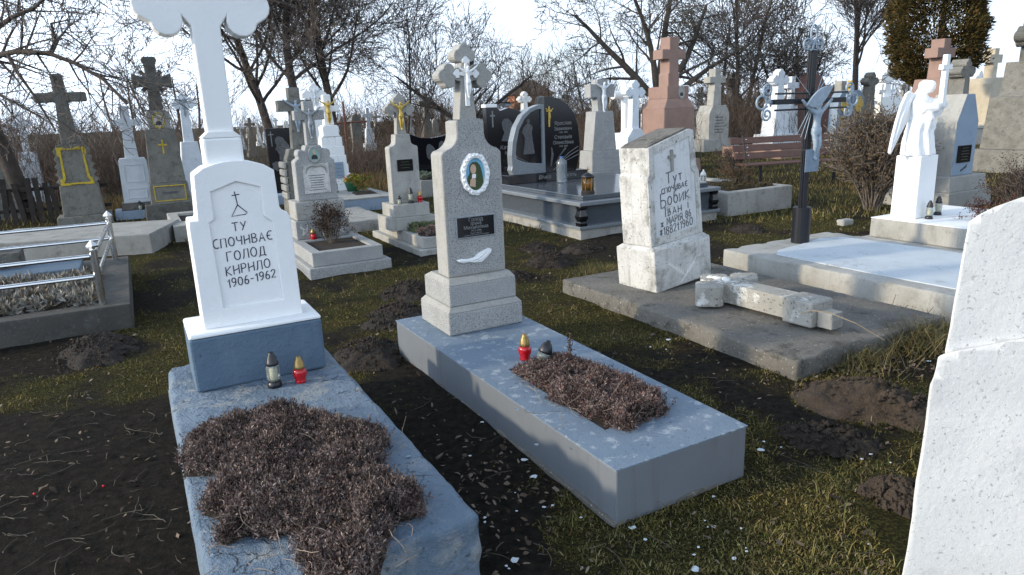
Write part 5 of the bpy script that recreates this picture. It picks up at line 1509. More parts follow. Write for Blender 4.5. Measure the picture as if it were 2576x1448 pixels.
# --- right-edge monuments
m = mono('round_topped_monument', 'weathered brown monument with rounded cross arms at the far right edge', 10.75, 13.9, [(.80, -.1, 1.0, -.05, .45, .03, None), (.62, .0, .85, .4502, 1.48, .05, None)],
         ([(-.5, 1.4805), (.5, 1.4805), (.40, 1.60), (.34, 2.15), (-.34, 2.15), (-.40, 1.60)], .08, .7, None), None, MAT['oldstone'])
MB().prism(bud_cross(2.1505, 2.62, .17, .30, .22, .20), .2, .55).obj('cross', MAT['oldstone_dark'], m, .05, seg=4)
m = mono('cream_monument', 'cream limestone pillar cross left of the far right monument', 17.6, 25.0, [(.8, -.1, 1.1, -.05, .5, .04, None)], ([(-.55, .5005), (.55, .5005), (.50, 1.9), (.38, 2.1), (-.38, 2.1), (-.50, 1.9)], .1, .9, None),
         (plain_cross(2.1002, 2.75, .14, .4, .35), .3, .6, None), MAT['cream'])
m = mono('white_cross', 'white cross on teal-footed white base near the right edge', 26.2, 38.5, [(.9, -.1, 1.2, -.05, .42, .0, MAT['teal']), (.75, .0, 1.1, .4202, 1.5, .06, None)], None, (bud_cross(1.5002, 2.35, .16, .3, .26, .19), .3, .7, None), MAT['lime'])
m = mono('white_cross', 'large white bud cross on block base left of the angel wing', 23.6, 43.0, [(1.1, -.1, 1.4, -.05, 1.6, .12, None)], None, (bud_cross(1.6002, 2.75, .24, .42, .36, .26, hw0=.36), .3, .9, None), MAT['lime'])
m = mono('white_cross', 'smaller white cross just left of the large bud cross', 21.5, 41.0, [(.6, -.1, 1, -.05, 1.4, .12, None)], None, (plain_cross(1.4002, 2.5, .14, .42, .4), .2, .5, None), MAT['palewhite'])
m = mono('dark_cross', 'mossy dark stone cross between the blue double stele and white crosses', 17.9, 34.2, [(.5, -.1, .9, -.05, .6, .05, None)], None, (bud_cross(.6002, 2.35, .17, .27, .24, .16, hw0=.26), .1, .5, None), MAT['oldstone'])
m = thing('blue_double_headstone', 'blue double headstone with gold wreaths and gold-framed plaques', 'headstone', (12.5, 25.3, 0))
MB().box(-.95, .95, -.1, .8, -.05, .2).obj('base_tier', MAT['concrete_pale'], m, .02)
for s_ in (-1, 1):
    pts = [(.04, .2005), (.78, .2005), (.74, 1.3), (.70, 1.62), (.55, 1.80), (.38, 1.86), (.20, 1.80), (.06, 1.64)]
    pts = pts if s_ > 0 else [(-x, z) for x, z in reversed(pts)]
    MB().prism(pts, .05, .4).obj('half_stele', MAT['bluestone'], m, .02)
    MB().prism(ellipse(s_ * .40, 1.35, .21, .30, 20, .06, 5), .02, .0498).obj('gold_wreath', MAT['gold'], m, .01)
    f_ = MB().prism(rect(.19, .55, .95, cx=s_ * .42), .03, .0498).obj('plaque_frame', MAT['gold'], m, .004)
    MB().prism(rect(.155, .585, .915, cx=s_ * .42), .02, .0298).obj('plaque', MAT['oldstone_dark'], f_)
MB().prism(plain_cross(1.70, 2.0, .05, .14, .2), .1, .25).obj('gold_cross', MAT['gold'], m)
MB().box(-.14, .14, .41, .7, .2, 2.2).obj('back_pillar', MAT['concrete_pale'], m, .02)
m = mono('white_bud_cross', 'tall white bud cross behind the left scroll of the iron cross', 9.3, 23.5, [(.55, -.1, .8, -.05, .5, .04, None)], (rect(.36, .5002, 1.5, .1), .05, .6, None), (bud_cross(1.5002, 2.25, .13, .24, .2, .14, hw0=.18), .15, .4, None), MAT['palewhite'])
m = mono('white_bud_cross', 'narrow pale cross just right of the tall white bud cross', 10.3, 25.0, [(.4, -.1, .7, -.05, .4, .04, None)], (rect(.28, .4002, 1.4, .08), .05, .5, None), (plain_cross(1.4002, 2.1, .10, .30, .3), .12, .3, None), MAT['palewhite'])
m = thing('brown_roofed_tomb', 'dark red-brown scalloped headstone behind the right arm of the iron cross', 'headstone', (12.3, 28.0, 0))
MB().prism([(-1.2, 0), (1.2, 0), (1.25, 2.1), (.7, 2.0), (.35, 2.5), (0, 2.6), (-.35, 2.5), (-.7, 1.9), (-1.25, 1.8)], 0, .4).obj('slab', stone('red_brown_stone', (.10, .035, .028), rough=.4), m, .02)
MB().prism(plain_cross(2.5902, 3.0, .08, .2, .2), .1, .25).obj('cross', MAT['rust'], m)
g = thing('low_wall', 'long low grey concrete wall behind the bench and blue headstone', 'wall', (9.8, 21.0, 0), rad(12))
MB().box(0, 6.5, 0, .25, -.05, .50).obj('wall_body', MAT['concrete'], g, .02)
MB().box(-.04, 6.54, -.04, .29, .5005, .58).obj('coping', MAT['concrete_pale'], g, .01)
o = thing('field_stone', 'single pale stone lying in the grass right of the iron cross', 'stone', ground_at(2124, 566, 0), .5)
rough_slab('stone_body', MAT['concrete_pale'], o, -.11, .11, -.06, .06, -.03, .07, .025, .008, .03, 51)
foot((4.0, 7.9), 0, 0, 0, 0)

# --- rusty iron cross frame, far graves
m = thing('rusty_frame', 'rusty iron cross-shaped frame standing in the brush by the gold Christ cross', 'frame', ground_at(880, 442, 0), .3)
MB().tube([(0, 0, 0), (.0, 0, 2.0)], .03, 6).obj('upright', MAT['rust'], m)
MB().tube([(-.55, .031, 1.42), (.6, .031, 1.45)], .025, 6).obj('crossbar', MAT['rust'], m)
FAR = [  # x, y of the foot in the view, metres high, kind, material, label
 (640, 395, 1.75, 'plain', 'oldstone', 'brown stone cross directly right of the tall white shaft'),
 (612, 378, 1.5, 'plain', 'palewhite', 'white and blue cross between the tall white shaft and brown cross'),
 (672, 372, 1.75, 'bud', 'palewhite', 'pale bud cross above the black veiled-woman headstone'),
 (590, 372, 1.3, 'stele', 'oldstone', 'dark flat-topped stele right behind the tall white shaft'),
 (904, 392, 1.75, 'stele', 'oldstone', 'grey stele in the brush left of the gold Christ cross'),
 (934, 380, 2.0, 'plain', 'palewhite', 'thin pale cross behind the grey stele in the brush'),
 (1038, 372, 1.9, 'bud', 'lime_old', 'white bud cross right of the gold Christ cross'),
 (1082, 380, 2.5, 'plain', 'oldstone', 'tall grey cross in the brush left of the central terrazzo cross'),
 (1100, 372, 1.4, 'stele', 'concrete', 'low grey stele right of the tall grey brush cross'),
 (1138, 366, 1.6, 'bud', 'palewhite', 'pale cross half hidden behind the central terrazzo stone'),
 (1278, 372, 2.3, 'plain', 'palewhite', 'white plain cross above the scalloped black headstone'),
 (1329, 392, 2.35, 'bud', 'lime_old', 'white bud cross above the arched granite frame'),
 (1368, 372, 2.2, 'stele', 'oldstone', 'grey stele above the double headstone top'),
 (1500, 352, 2.0, 'plain', 'palewhite', 'pale cross right of the grey pillar crucifix'),
 (1525, 345, 1.7, 'stele', 'palewhite', 'blue-footed pale stele left of the log cross'),
 (1545, 348, 2.2, 'stele', 'cream', 'cream stele just left of the log cross'),
 (1512, 343, 1.9, 'stele', 'oldstone_dark', 'dark stele between the pale cross and blue-footed stele'),
 (1650, 345, 2.4, 'bud', 'concrete_pale', 'pale cross under the dark orchard tree'),
 (1765, 345, 2.4, 'plain', 'concrete', 'grey cross tip right of the pink cross'),
 (2455, 318, 2.2, 'plain', 'palewhite', 'pale cross behind the plaque gravestone'),
 (2506, 318, 2.4, 'bud', 'lime', 'white bud cross left of the cream pillar'),
 (2215, 318, 2.3, 'plain', 'lime_old', 'small white cross behind the dry shrub'),
 (2270, 300, 2.6, 'bud', 'concrete', 'grey bud cross right of the large white cross'),
 (655, 368, 1.5, 'plain', 'lime_old', 'small white cross between the brown cross and black veiled headstone'),
 (700, 360, 1.9, 'bud', 'palewhite', 'pale bud cross left of the large weathered crucifix'),
 (725, 356, 1.6, 'stele', 'lime_old', 'white stele low behind the large weathered crucifix'),
 (868, 372, 1.6, 'stele', 'concrete', 'low grey stele right of the white brick pillar'),
 (952, 366, 1.9, 'plain', 'lime_old', 'white cross just left of the gold Christ cross head'),
 (1060, 362, 1.7, 'plain', 'palewhite', 'pale plain cross right of the gold Christ stele'),
 (1118, 358, 2.2, 'plain', 'oldstone', 'grey cross close to the left bud of the central terrazzo cross'),
 (1250, 362, 1.7, 'bud', 'lime_old', 'small white bud cross right of the central terrazzo shoulders'),
 (1395, 352, 2.3, 'plain', 'palewhite', 'pale cross tip above the black half of the double headstone'),
 (1480, 346, 1.8, 'bud', 'lime_old', 'white bud cross just right of the grey pillar crucifix'),
 (1625, 338, 2.0, 'plain', 'lime', 'white plain cross under the left boughs of the orchard tree'),
 (1780, 332, 2.2, 'bud', 'palewhite', 'pale bud cross between the pink cross and pale grey cross'),
 (1905, 338, 2.1, 'plain', 'oldstone', 'grey cross left of the iron cross scroll'),
 (2090, 318, 2.4, 'plain', 'lime_old', 'white cross far behind the right arm of the iron cross'),
 (2420, 312, 2.3, 'bud', 'lime_old', 'white bud cross behind the shoulder of the plaque gravestone'),
 (575, 350, 2.0, 'plain', 'lime_old', 'far white cross left of the flat-topped stele by the tall shaft'),
 (628, 348, 1.9, 'bud', 'lime_old', 'far white bud cross above the brown stone cross'),
 (688, 346, 2.1, 'plain', 'lime', 'far bright white cross over the veiled-woman headstone'),
 (890, 350, 2.0, 'bud', 'lime_old', 'far white bud cross left of the rusty iron frame'),
 (918, 348, 1.7, 'plain', 'lime', 'far white cross between the grey brush stele and gold Christ cross'),
 (1012, 350, 1.8, 'plain', 'lime_old', 'far white cross right behind the gold Christ head'),
 (1050, 346, 2.0, 'bud', 'palewhite', 'far pale bud cross in the brush right of the gold Christ cross'),
 (1090, 344, 1.9, 'plain', 'lime', 'far white cross just left of the central terrazzo stone'),
 (2240, 306, 2.4, 'plain', 'palewhite', 'far pale cross above the dry shrub'),
 (60, 480, 1.9, 'plain', 'palewhite', 'pale cross among twigs left of the yellow-framed cross'),
 (30, 470, 2.0, 'bud', 'oldstone', 'grey bud cross at the left edge above the picket fence'),
 (205, 470, 1.8, 'stele', 'palewhite', 'white figure-like stele behind the yellow-framed cross')]
for fx, fy, hh, kd, mt, lb in FAR:
    P = ground_at(fx, fy, 0)
    s_ = hh / 2.0
    o = thing('far_gravestone', lb, 'gravestone', P, ROT + random.uniform(-.1, .1), 'far gravestones in the background')
    M_ = MAT[mt]
    MB().box(-.30 * s_, .30 * s_, -.05, .4 * s_, -.1, .35 * s_, .02, .02).obj('base_tier', M_, o, .02)
    if kd == 'stele':
        q = [(-.24 * s_, .3505 * s_), (.24 * s_, .3505 * s_), (.24 * s_, 1.6 * s_), (.15 * s_, 1.9 * s_), (0, 2.0 * s_), (-.15 * s_, 1.9 * s_), (-.24 * s_, 1.6 * s_)]
        MB().prism(q, .02, .3 * s_).obj('stele', M_, o, .02)
    else:
        MB().prism(rect(.2 * s_, .3505 * s_, 1.05 * s_, .05 * s_), .03, .3 * s_).obj('stele', M_, o, .02)
        if kd == 'bud':
            MB().prism(bud_cross(1.0505 * s_, 1.68 * s_, .07 * s_, .14 * s_, .14 * s_, .09 * s_, hw0=.1 * s_), .07, .23 * s_).obj('cross', M_, o, .01)
        else:
            MB().prism(plain_cross(1.0505 * s_, 1.66 * s_, .075 * s_, .27 * s_, .34 * s_, hw0=.1 * s_), .07, .23 * s_).obj('cross', M_, o, .01)

# --- the house far behind
h = thing('house', 'far house with brown hipped roof and orange wall', 'house', (4.6, 135, 0), .2)
MB().box(-3.6, 3.6, -4, 4, 0, 4.6).obj('wall', plain('orange_render', (.42, .16, .07), .9), h)
MB().hprism([(-4.1, -4.6), (4.1, -4.6), (4.1, 4.6), (-4.1, 4.6)], 4.605, 7.2, [(-.9, -.3), (.9, -.3), (.9, .3), (-.9, .3)]).obj('roof', plain('brown_roof', (.10, .07, .055), .9), h)
for x_ in (-2, 2):
    w_ = MB().box(x_ - .6, x_ + .6, -4.06, -4.002, 1.4, 3.0).obj('window', MAT['plastic_white'], h)
    MB().box(x_ - .5, x_ + .5, -4.09, -4.062, 1.5, 2.9).obj('pane', MAT['glass_blue'], w_)

# ================================================================== vegetation
def tubes_mesh(name, segs, n=3):
    """segs: list of (p0, p1, r0, r1)"""
    A = np.array([s[0] for s in segs], float); B = np.array([s[1] for s in segs], float)
    r0 = np.array([s[2] for s in segs], float); r1 = np.array([s[3] for s in segs], float)
    d = B - A
    d /= np.maximum(np.linalg.norm(d, axis=1, keepdims=True), 1e-9)
    ref = np.where(np.abs(d[:, 2:3]) > .9, np.array([[1., 0, 0]]), np.array([[0, 0, 1.]]))
    a = np.cross(d, ref); a /= np.maximum(np.linalg.norm(a, axis=1, keepdims=True), 1e-9)
    b = np.cross(d, a)
    V = []
    for base, r in ((A, r0), (B, r1)):
        for k in range(n):
            t = 2 * math.pi * k / n
            V.append(base + (a * math.cos(t) + b * math.sin(t)) * r[:, None])
    V = np.stack(V, 1)
    S = len(segs)
    off = (np.arange(S) * 2 * n)[:, None]
    F = np.concatenate([off + np.array([[k, (k + 1) % n, n + (k + 1) % n, n + k]]) for k in range(n)], 1)
    return np_mesh(name, V.reshape(-1, 3), F.reshape(-1), 4)
def rdir(rnd):
    z = rnd.uniform(-1, 1); a = rnd.uniform(0, 6.2832); q = math.sqrt(1 - z * z)
    return Vector((q * math.cos(a), q * math.sin(a), z))
def grow(segs, rnd, p, d, Ln, r, lev, maxlev, P):
    n = max(2, int(Ln / P['seg'][lev]))
    st = Ln / n
    rr = r
    for i in range(n):
        d = (d + rdir(rnd) * P['wob'][lev] + Vector((0, 0, P['up'][lev]))).normalized()
        q = p + d * st
        r1 = max(P['rmin'], r * (1 - (i + 1) / n * P['taper'][lev]))
        segs[min(lev, 3)].append((p[:], q[:], rr, r1))
        if lev < maxlev and (i + 1) / n > P['start'][lev]:
            for _ in range(P['kids'][lev] if rnd.random() < .85 else 0):
                ax = d.cross(rdir(rnd))
                if ax.length < .05:
                    continue
                nd = (Matrix.Rotation(rad(rnd.uniform(*P['ang'])), 3, ax.normalized()) @ d)
                grow(segs, rnd, q, nd, Ln * rnd.uniform(*P['len']) * (1 - .45 * i / n), max(P['rmin'], r1 * P.get('rk', .45)), lev + 1, maxlev, P)
        p, rr = q, r1
def bare_tree(label, base, trunks, P, maxlev=4, seed=1, tw='twig', group='bare trees behind the graves', name='bare_tree', ntw=3):
    """trunks: list of (offset, direction, length, radius)"""
    rnd = random.Random(seed)
    o = thing(name, label, 'tree', base, 0, group)
    segs = [[], [], [], []]
    for off, d, Ln, r in trunks:
        grow(segs, rnd, Vector(off), Vector(d).normalized(), Ln, r, 0, maxlev, P)
    link('trunk', tubes_mesh('trunk', segs[0], 9), MAT['bark'], o, smooth=True)
    if segs[1]:
        link('limbs', tubes_mesh('limbs', segs[1], 5), MAT['bark'], o, smooth=True)['kind'] = 'stuff'
    cr = segs[2] + segs[3]
    if cr:
        link('crown', tubes_mesh('crown', cr, ntw), MAT[tw], o)
    return o, sum(len(s) for s in segs)
BASE = dict(seg=[.6, .45, .32, .25, .2], wob=[.10, .16, .20, .24, .28], up=[.03, .05, .05, .04, .03], taper=[.7, .85, .9, .9, .9], start=[.25, .15, .1, .1, .1],
            kids=[2, 2, 2, 2, 1], ang=(25, 55), len=(.42, .68), rmin=.008)
def par(**k):
    q = dict(BASE); q.update(k); return q
TREES = []
# cluster behind the black headstones
TREES.append(bare_tree('thick leaning bare tree, leftmost trunk of the big clump', (-8.9, 27, 0), [((0, 0, -.2), (-.16, 0, 1), 9, .19)], par(kids=[2, 2, 2, 1, 1], ang=(30, 65), rmin=.008), 4, 1)[0])
TREES.append(bare_tree('upright bare tree, middle trunk of the big clump', (-7.6, 26, 0), [((0, 0, -.2), (-.08, 0, 1), 10, .19)], par(kids=[2, 2, 2, 1, 1], ang=(30, 65), rmin=.008), 4, 2)[0])
TREES.append(bare_tree('broad bare tree, rightmost trunk of the big clump', (-6.6, 27.5, 0), [((0, 0, -.2), (.03, 0, 1), 8.5, .19)], par(kids=[2, 2, 2, 1, 1], ang=(30, 70), rmin=.008), 4, 3)[0])
bare_tree('thin young bare tree right of the big clump', (-4.2, 29, 0), [((0, 0, -.2), (.03, 0, 1), 5.6, .07), ((.4, 0, -.2), (.15, 0, 1), 4.6, .05)], par(kids=[2, 2, 2, 1, 1], ang=(20, 40), rmin=.009), 3, 4)
bare_tree('spreading bare tree behind the central terrazzo cross', (-1.9, 31, 0), [((0, 0, -.2), (.10, 0, 1), 4.2, .20), ((.1, 0, 1.0), (-.9, 0, .75), 3.6, .12), ((.1, 0, 1.0), (.95, 0, .45), 3.6, .12)], par(kids=[2, 2, 2, 1, 1], ang=(25, 60), up=[.06, .07, .06, .05, .04], len=(.5, .75), rmin=.008), 4, 5)
bare_tree('dense dark bare orchard tree behind the pink cross', (5.9, 27, 0), [((0, 0, -.2), (.0, 0, 1), 2.2, .26), ((0, 0, 1.6), (-.7, 0, .8), 4.6, .17), ((0, 0, 1.6), (.65, .1, .85), 4.6, .17), ((0, 0, 1.8), (.0, .2, 1), 5.0, .17), ((0, 0, 1.8), (-.25, -.4, 1), 4.6, .14), ((0, 0, 1.5), (.9, .3, .5), 4.2, .14)],
          par(kids=[2, 2, 2, 2, 1], ang=(30, 75), up=[.0, .01, .0, -.01, -.01], wob=[.12, .22, .28, .3, .3], len=(.40, .62), rmin=.009), 4, 6, 'twig_dark', ntw=3)
bare_tree('slender many-stemmed bare tree right of the orchard tree', (9.6, 30, 0), [((0, 0, -.2), (.10, 0, 1), 7, .13), ((.3, 0, -.2), (.30, 0, 1), 7.5, .11), ((-.3, 0, -.2), (-.05, 0, 1), 5, .10), ((.5, 0, -.1), (.5, 0, 1), 5, .08)], par(kids=[2, 2, 2, 1, 1], ang=(25, 55), rmin=.010), 4, 7)
bare_tree('low twiggy bare tree behind the iron cross', (12.6, 31, 0), [((0, 0, -.2), (.05, 0, 1), 3.8, .15), ((0, 0, .8), (-.6, 0, .8), 3, .09), ((0, 0, .8), (.6, 0, .8), 3, .09)], par(kids=[3, 3, 2, 2, 1], ang=(30, 65), rmin=.010), 4, 8, 'twig_dark')
bare_tree('pale upright bare tree left of the conifer', (17.2, 34.5, 0), [((0, 0, -.2), (.0, 0, 1), 10, .17)], par(kids=[2, 2, 2, 1, 1], ang=(20, 45), up=[.02, .08, .07, .05, .04], rmin=.010), 4, 9)
bare_tree('small bare thicket tree right of the angel', (19.5, 33, 0), [((0, 0, -.2), (.0, 0, 1), 3.4, .07), ((.5, 0, -.2), (.2, 0, 1), 3.2, .06), ((-.5, 0, -.2), (-.2, 0, 1), 3.2, .06)], par(kids=[2, 2, 2, 1, 1], rmin=.009), 3, 10)
for i, (tx_, ty_, hh, lb) in enumerate(((-13.5, 25, 3.4, 'bare hazel bush tree behind the yellow-framed cross'), (-11.2, 23.5, 3.4, 'bare hazel bush tree behind the rayed black cross'), (1.6, 34, 3.6, 'low rounded bare tree behind the double headstone'), (4.0, 33, 3.8, 'low bare tree left of the orchard tree'))):
    bare_tree(lb, (tx_, ty_, 0), [((.3 * k, .2 * k, -.1), (.22 * (k - 1.5), .1, 1), hh * (1 - .06 * k), .07) for k in range(4)], par(kids=[2, 2, 2, 2, 1], ang=(20, 50), rmin=.009), 3, 20 + i)
# the near tree at the left edge with boughs hanging into the picture
rnd = random.Random(77)
tb = ground_at(78, 556, 0)
o = thing('leaning_tree', 'dark leaning trunk at the left edge with bare boughs hanging across the sky', 'tree', tb, 0)
segs = [[], [], [], []]
def rel(x, y, Y):
    return depth_at(x, y, Y) - tb
trunk = [Vector((.05, 0, -.2)), rel(62, 500, 11.9), rel(30, 430, 11.8), rel(2, 362, 11.7), rel(-60, 240, 11.5), rel(-130, 120, 11.4), rel(-180, 0, 11.3)]
for i in range(len(trunk) - 1):
    segs[0].append((trunk[i][:], trunk[i + 1][:], .16 - .014 * i, .16 - .014 * (i + 1)))
PL = par(seg=[.3, .22, .16, .12, .1], rmin=.0045, up=[0, .0, -.03, -.05, -.04], wob=[.1, .2, .25, .28, .3], kids=[1, 2, 2, 2, 1], len=(.45, .75), ang=(25, 70))
def bough(px, Y, r0, side_len, k=2, maxlev=3):
    pts = [rel(x, y, Y + dy) for x, y, dy in px]
    n = len(pts)
    for i in range(n - 1):
        a, b_ = pts[i], pts[i + 1]
        ra, rb = r0 * (1 - .75 * i / n), r0 * (1 - .75 * (i + 1) / n)
        segs[1].append((a[:], b_[:], ra, rb))
        for _ in range(k):
            q = a.lerp(b_, rnd.random())
            d = (b_ - a).normalized()
            ax = d.cross(rdir(rnd))
            nd = Matrix.Rotation(rad(rnd.uniform(30, 80)), 3, ax.normalized()) @ d
            grow(segs, rnd, q, nd, side_len * rnd.uniform(.5, 1.1), max(.006, rb * .55), 1, maxlev, PL)
bough([(-130, 120, 0), (-60, 175, -.2), (0, 140, -.4), (40, 131, -.5), (125, 135, -.6), (190, 160, -.7), (260, 200, -.8), (320, 262, -.9)], 11.0, .055, 1.0, 4)
bough([(-150, 60, 0), (-40, 95, -.3), (30, 45, -.5), (85, 22, -.6), (120, -10, -.6)], 10.8, .045, .9, 4)
bough([(20, 140, -.5), (45, 185, -.6), (85, 240, -.7), (140, 330, -.9)], 11.0, .03, .7, 3)
bough([(125, 135, -.6), (140, 100, -.6), (128, 60, -.7), (180, 50, -.8)], 11.0, .022, .6, 3)
bough([(130, 138, -.6), (150, 95, -.6), (165, 80, -.6), (230, 130, -.6)], 11.0, .02, .6, 3)
bough([(-60, 10, 0), (40, -10, -.3), (150, -20, -.5), (280, 0, -.7)], 10.6, .03, .8, 4)
bough([(-100, 250, 0), (-20, 230, -.1), (40, 260, -.2), (110, 300, -.4)], 11.4, .03, .8, 4)
link('trunk', tubes_mesh('trunk', segs[0], 10), MAT['bark'], o, smooth=True)
link('limbs', tubes_mesh('limbs', segs[1], 5), MAT['bark'], o, smooth=True)
link('crown', tubes_mesh('crown', segs[2] + segs[3], 3), MAT['twig'], o)

# ---- leaf clouds
def leaf_mesh(name, C, D, Ln, W, fold=.25):
    """diamond leaves: centres, directions, lengths, widths as arrays"""
    D = D / np.maximum(np.linalg.norm(D, axis=1, keepdims=True), 1e-9)
    R = RNG.normal(size=D.shape)
    S = np.cross(D, R); S /= np.maximum(np.linalg.norm(S, axis=1, keepdims=True), 1e-9)
    Nn = np.cross(S, D)
    L_ = Ln[:, None]; W_ = W[:, None]
    V = np.stack([C, C + D * L_ * .5 + S * W_ * .5 + Nn * W_ * fold, C + D * L_, C + D * L_ * .5 - S * W_ * .5 + Nn * W_ * fold], 1)
    k = len(C)
    off = (np.arange(k) * 4)[:, None]
    F = np.concatenate([off + [[0, 1, 2]], off + [[0, 2, 3]]], 1)
    return np_mesh(name, V.reshape(-1, 3), F.reshape(-1), 3)
def dead_leaf_mesh(name, C, D, Ln, W):
    """six-point curled leaves"""
    D = D / np.maximum(np.linalg.norm(D, axis=1, keepdims=True), 1e-9)
    S = np.cross(D, RNG.normal(size=D.shape) * .35 + [0, 0, 1]); S /= np.maximum(np.linalg.norm(S, axis=1, keepdims=True), 1e-9)
    Nn = np.cross(S, D)
    L_, W_ = Ln[:, None], W[:, None]
    c1, c2 = RNG.uniform(-.1, .5, (len(C), 1)), RNG.uniform(-.1, .6, (len(C), 1))
    def pt(a, b_, up):
        return C + D * L_ * a + S * W_ * b_ + Nn * W_ * up
    V = np.stack([pt(0, 0, 0), pt(.3, .42, c1), pt(.68, .34, c2), pt(1, 0, c2 * .6), pt(.66, -.38, c2), pt(.33, -.45, c1)], 1)
    off = (np.arange(len(C)) * 6)[:, None]
    F = np.concatenate([off + [[0, 1, 5]], off + [[1, 2, 5]], off + [[2, 4, 5]], off + [[2, 3, 4]]], 1)
    return np_mesh(name, V.reshape(-1, 3), F.reshape(-1), 3)
def unit(n):
    q = RNG.normal(size=(n, 3)); return q / np.linalg.norm(q, axis=1, keepdims=True)
# conifer
th = thing('conifer', 'dense brown-green conifer rising behind the angel and pink cross', 'tree', (13.6, 22.5, 0), 0)
MB().tube([(0, 0, -.2), (.05, 0, 1.5), (.1, 0, 3.2), (.15, 0, 6)], [.16, .14, .10, .03], 9).obj('trunk', MAT['bark'], th, smooth=True)
n = 42000
hgt = RNG.uniform(0, 1, n) ** .9
prof = np.interp(hgt, [0, .12, .3, .6, 1], [.25, .85, 1.25, 1.2, .25])
a = RNG.uniform(0, 2 * np.pi, n)
cl = .78 + .42 * vnoise(a * 2.2, hgt * 9, 3) + .22 * vnoise(a * 6, hgt * 22, 4)
rr = prof * cl * np.sqrt(RNG.uniform(.35, 1, n))
keep = vnoise(a * 5 + 9, hgt * 18, 8) + .25 * RNG.random(n) > .30
C = np.stack([rr * np.cos(a), rr * np.sin(a), 1.9 + hgt * 4.6 - .25 * rr], 1)[keep]
D = np.stack([np.cos(a), np.sin(a), RNG.uniform(-.2, 1.0, n)], 1)[keep] + .6 * unit(int(keep.sum()))
k = len(C)
link('crown', leaf_mesh('crown', C, D, RNG.uniform(.08, .2, k), RNG.uniform(.03, .06, k)), island('conifer_sprays', [(.035, .035, .012), (.075, .055, .018), (.11, .062, .018), (.055, .05, .015), (.03, .028, .012)], .9), th)
# ---- shrubs
def shrub(name, label, p, h, w_, stems, leaves, cols, seed, leafsize=(.02, .05), stemmat='twig', tall=1.0, thick=.012):
    rnd = random.Random(seed)
    o = thing(name, label, 'shrub', p, 0)
    segs = [[], [], [], []]
    Pq = par(seg=[.12, .08, .06, .05, .05], rmin=.0035 * (h + .3), up=[.05, .04, .02, 0, 0], wob=[.15, .22, .25, .3, .3], kids=[1, 1, 2, 1, 1], start=[.3, .2, .1, .1, .1], len=(.35, .65), ang=(20, 55))
    for i in range(stems):
        a = rnd.uniform(0, 6.28); q = rnd.uniform(0, 1) ** .5
        d = Vector((math.cos(a) * q * w_ / h, math.sin(a) * q * w_ / h, 1.0))
        grow(segs, rnd, Vector((math.cos(a) * q * w_ * .2, math.sin(a) * q * w_ * .2, -.05)), d.normalized(), h * rnd.uniform(.75, 1.05), thick * h, 0, 2, Pq)
    allseg = segs[0] + segs[1] + segs[2]
    link('stems', tubes_mesh('stems', allseg, 4), MAT[stemmat], o)
    if leaves:
        B = np.array([s[1] for s in allseg]); idx = RNG.integers(0, len(B), leaves)
        idx = idx[B[idx, 2] > .06 * h]
        C = B[idx] + RNG.normal(0, .025 * h + .01, (len(idx), 3))
        link('foliage', leaf_mesh('foliage', C, unit(len(idx)) + [0, 0, .4], RNG.uniform(*leafsize, len(idx)), RNG.uniform(leafsize[0] * .45, leafsize[1] * .5, len(idx))), island(label[:20].replace(' ', '_') + '_leaves', cols), o)
    return o
shrub('dry_shrub', 'dry brown bushy shrub left of the angel pedestal', ground_at(2192, 528, 0), 1.15, .42, 110, 15000, [(.06, .04, .022), (.11, .075, .04), (.16, .11, .06), (.05, .045, .025)], 31, (.02, .05))
q = ground_at(836, 612, .22)
shrub('dark_shrub', 'small dark purple-brown shrub growing in the ornate terrazzo kerb', (q.x, q.y, .225), .36, .16, 26, 3200, [(.025, .014, .012), (.05, .028, .022), (.035, .03, .018)], 32, (.012, .028))
shrub('round_shrub', 'dark round leafless shrub right of the plaque gravestone', (6.75, 8.75, 0), .62, .5, 70, 6000, [(.03, .018, .015), (.055, .035, .028), (.04, .03, .02)], 33, (.015, .035))
shrub('low_shrub', 'small rusty shrub beside the row of white lanterns', (OK_[0] + EX.x * .95 + EY.x * .75, OK_[1] + EX.y * .95 + EY.y * .75, .3), .32, .25, 26, 2600, [(.06, .035, .02), (.10, .06, .035), (.05, .045, .02)], 34, (.012, .03))
shrub('low_shrub', 'dark low shrub at the foot of the pink cross', (5.1, 15.6, 0), .55, .4, 30, 2200, [(.04, .022, .018), (.07, .04, .03)], 35, (.02, .04))
shrub('low_shrub', 'small dry stalks in the angel slab planter', Vector((OA[0], OA[1], .235)) + EX * .75 - EY * .85, .24, .28, 18, 1500, [(.10, .03, .025), (.06, .03, .022)], 36, (.015, .03))
# flower basket and little plant on the blue-fronted slab
q = Vector((-3.28, 13.21, .2255)) + EX * .18 - EY * .45
o = thing('flower_basket', 'green plastic basket of flowers on the slab of the white brick pillar', 'basket', q, 0)
MB().lathe([(.11, 0), (.15, .16), (.155, .17), (.13, .168), (.10, .02)], 16).obj('basket_body', MAT['basket'], o, smooth=True)
k = 700
C = RNG.normal(0, .07, (k, 3)) * [1, 1, .6] + [0, 0, .2]
link('flowers', leaf_mesh('flowers', C, unit(k), RNG.uniform(.03, .06, k), RNG.uniform(.02, .03, k)), island('basket_flowers', [(.05, .12, .02), (.10, .2, .03), (.5, .35, .02), (.45, .06, .03)]), o)['kind'] = 'stuff'
lantern('clear', 'clear lantern beside the green flower basket', q - EX * .32, 0, 1.1)
shrub('flower_plant', 'small green plant with red tips in the soil patch', Vector((-3.28, 13.21, .255)) + EX * .22 - EY * 1.0, .26, .14, 14, 900, [(.05, .12, .02), (.09, .17, .03), (.45, .07, .03)], 37, (.02, .05))

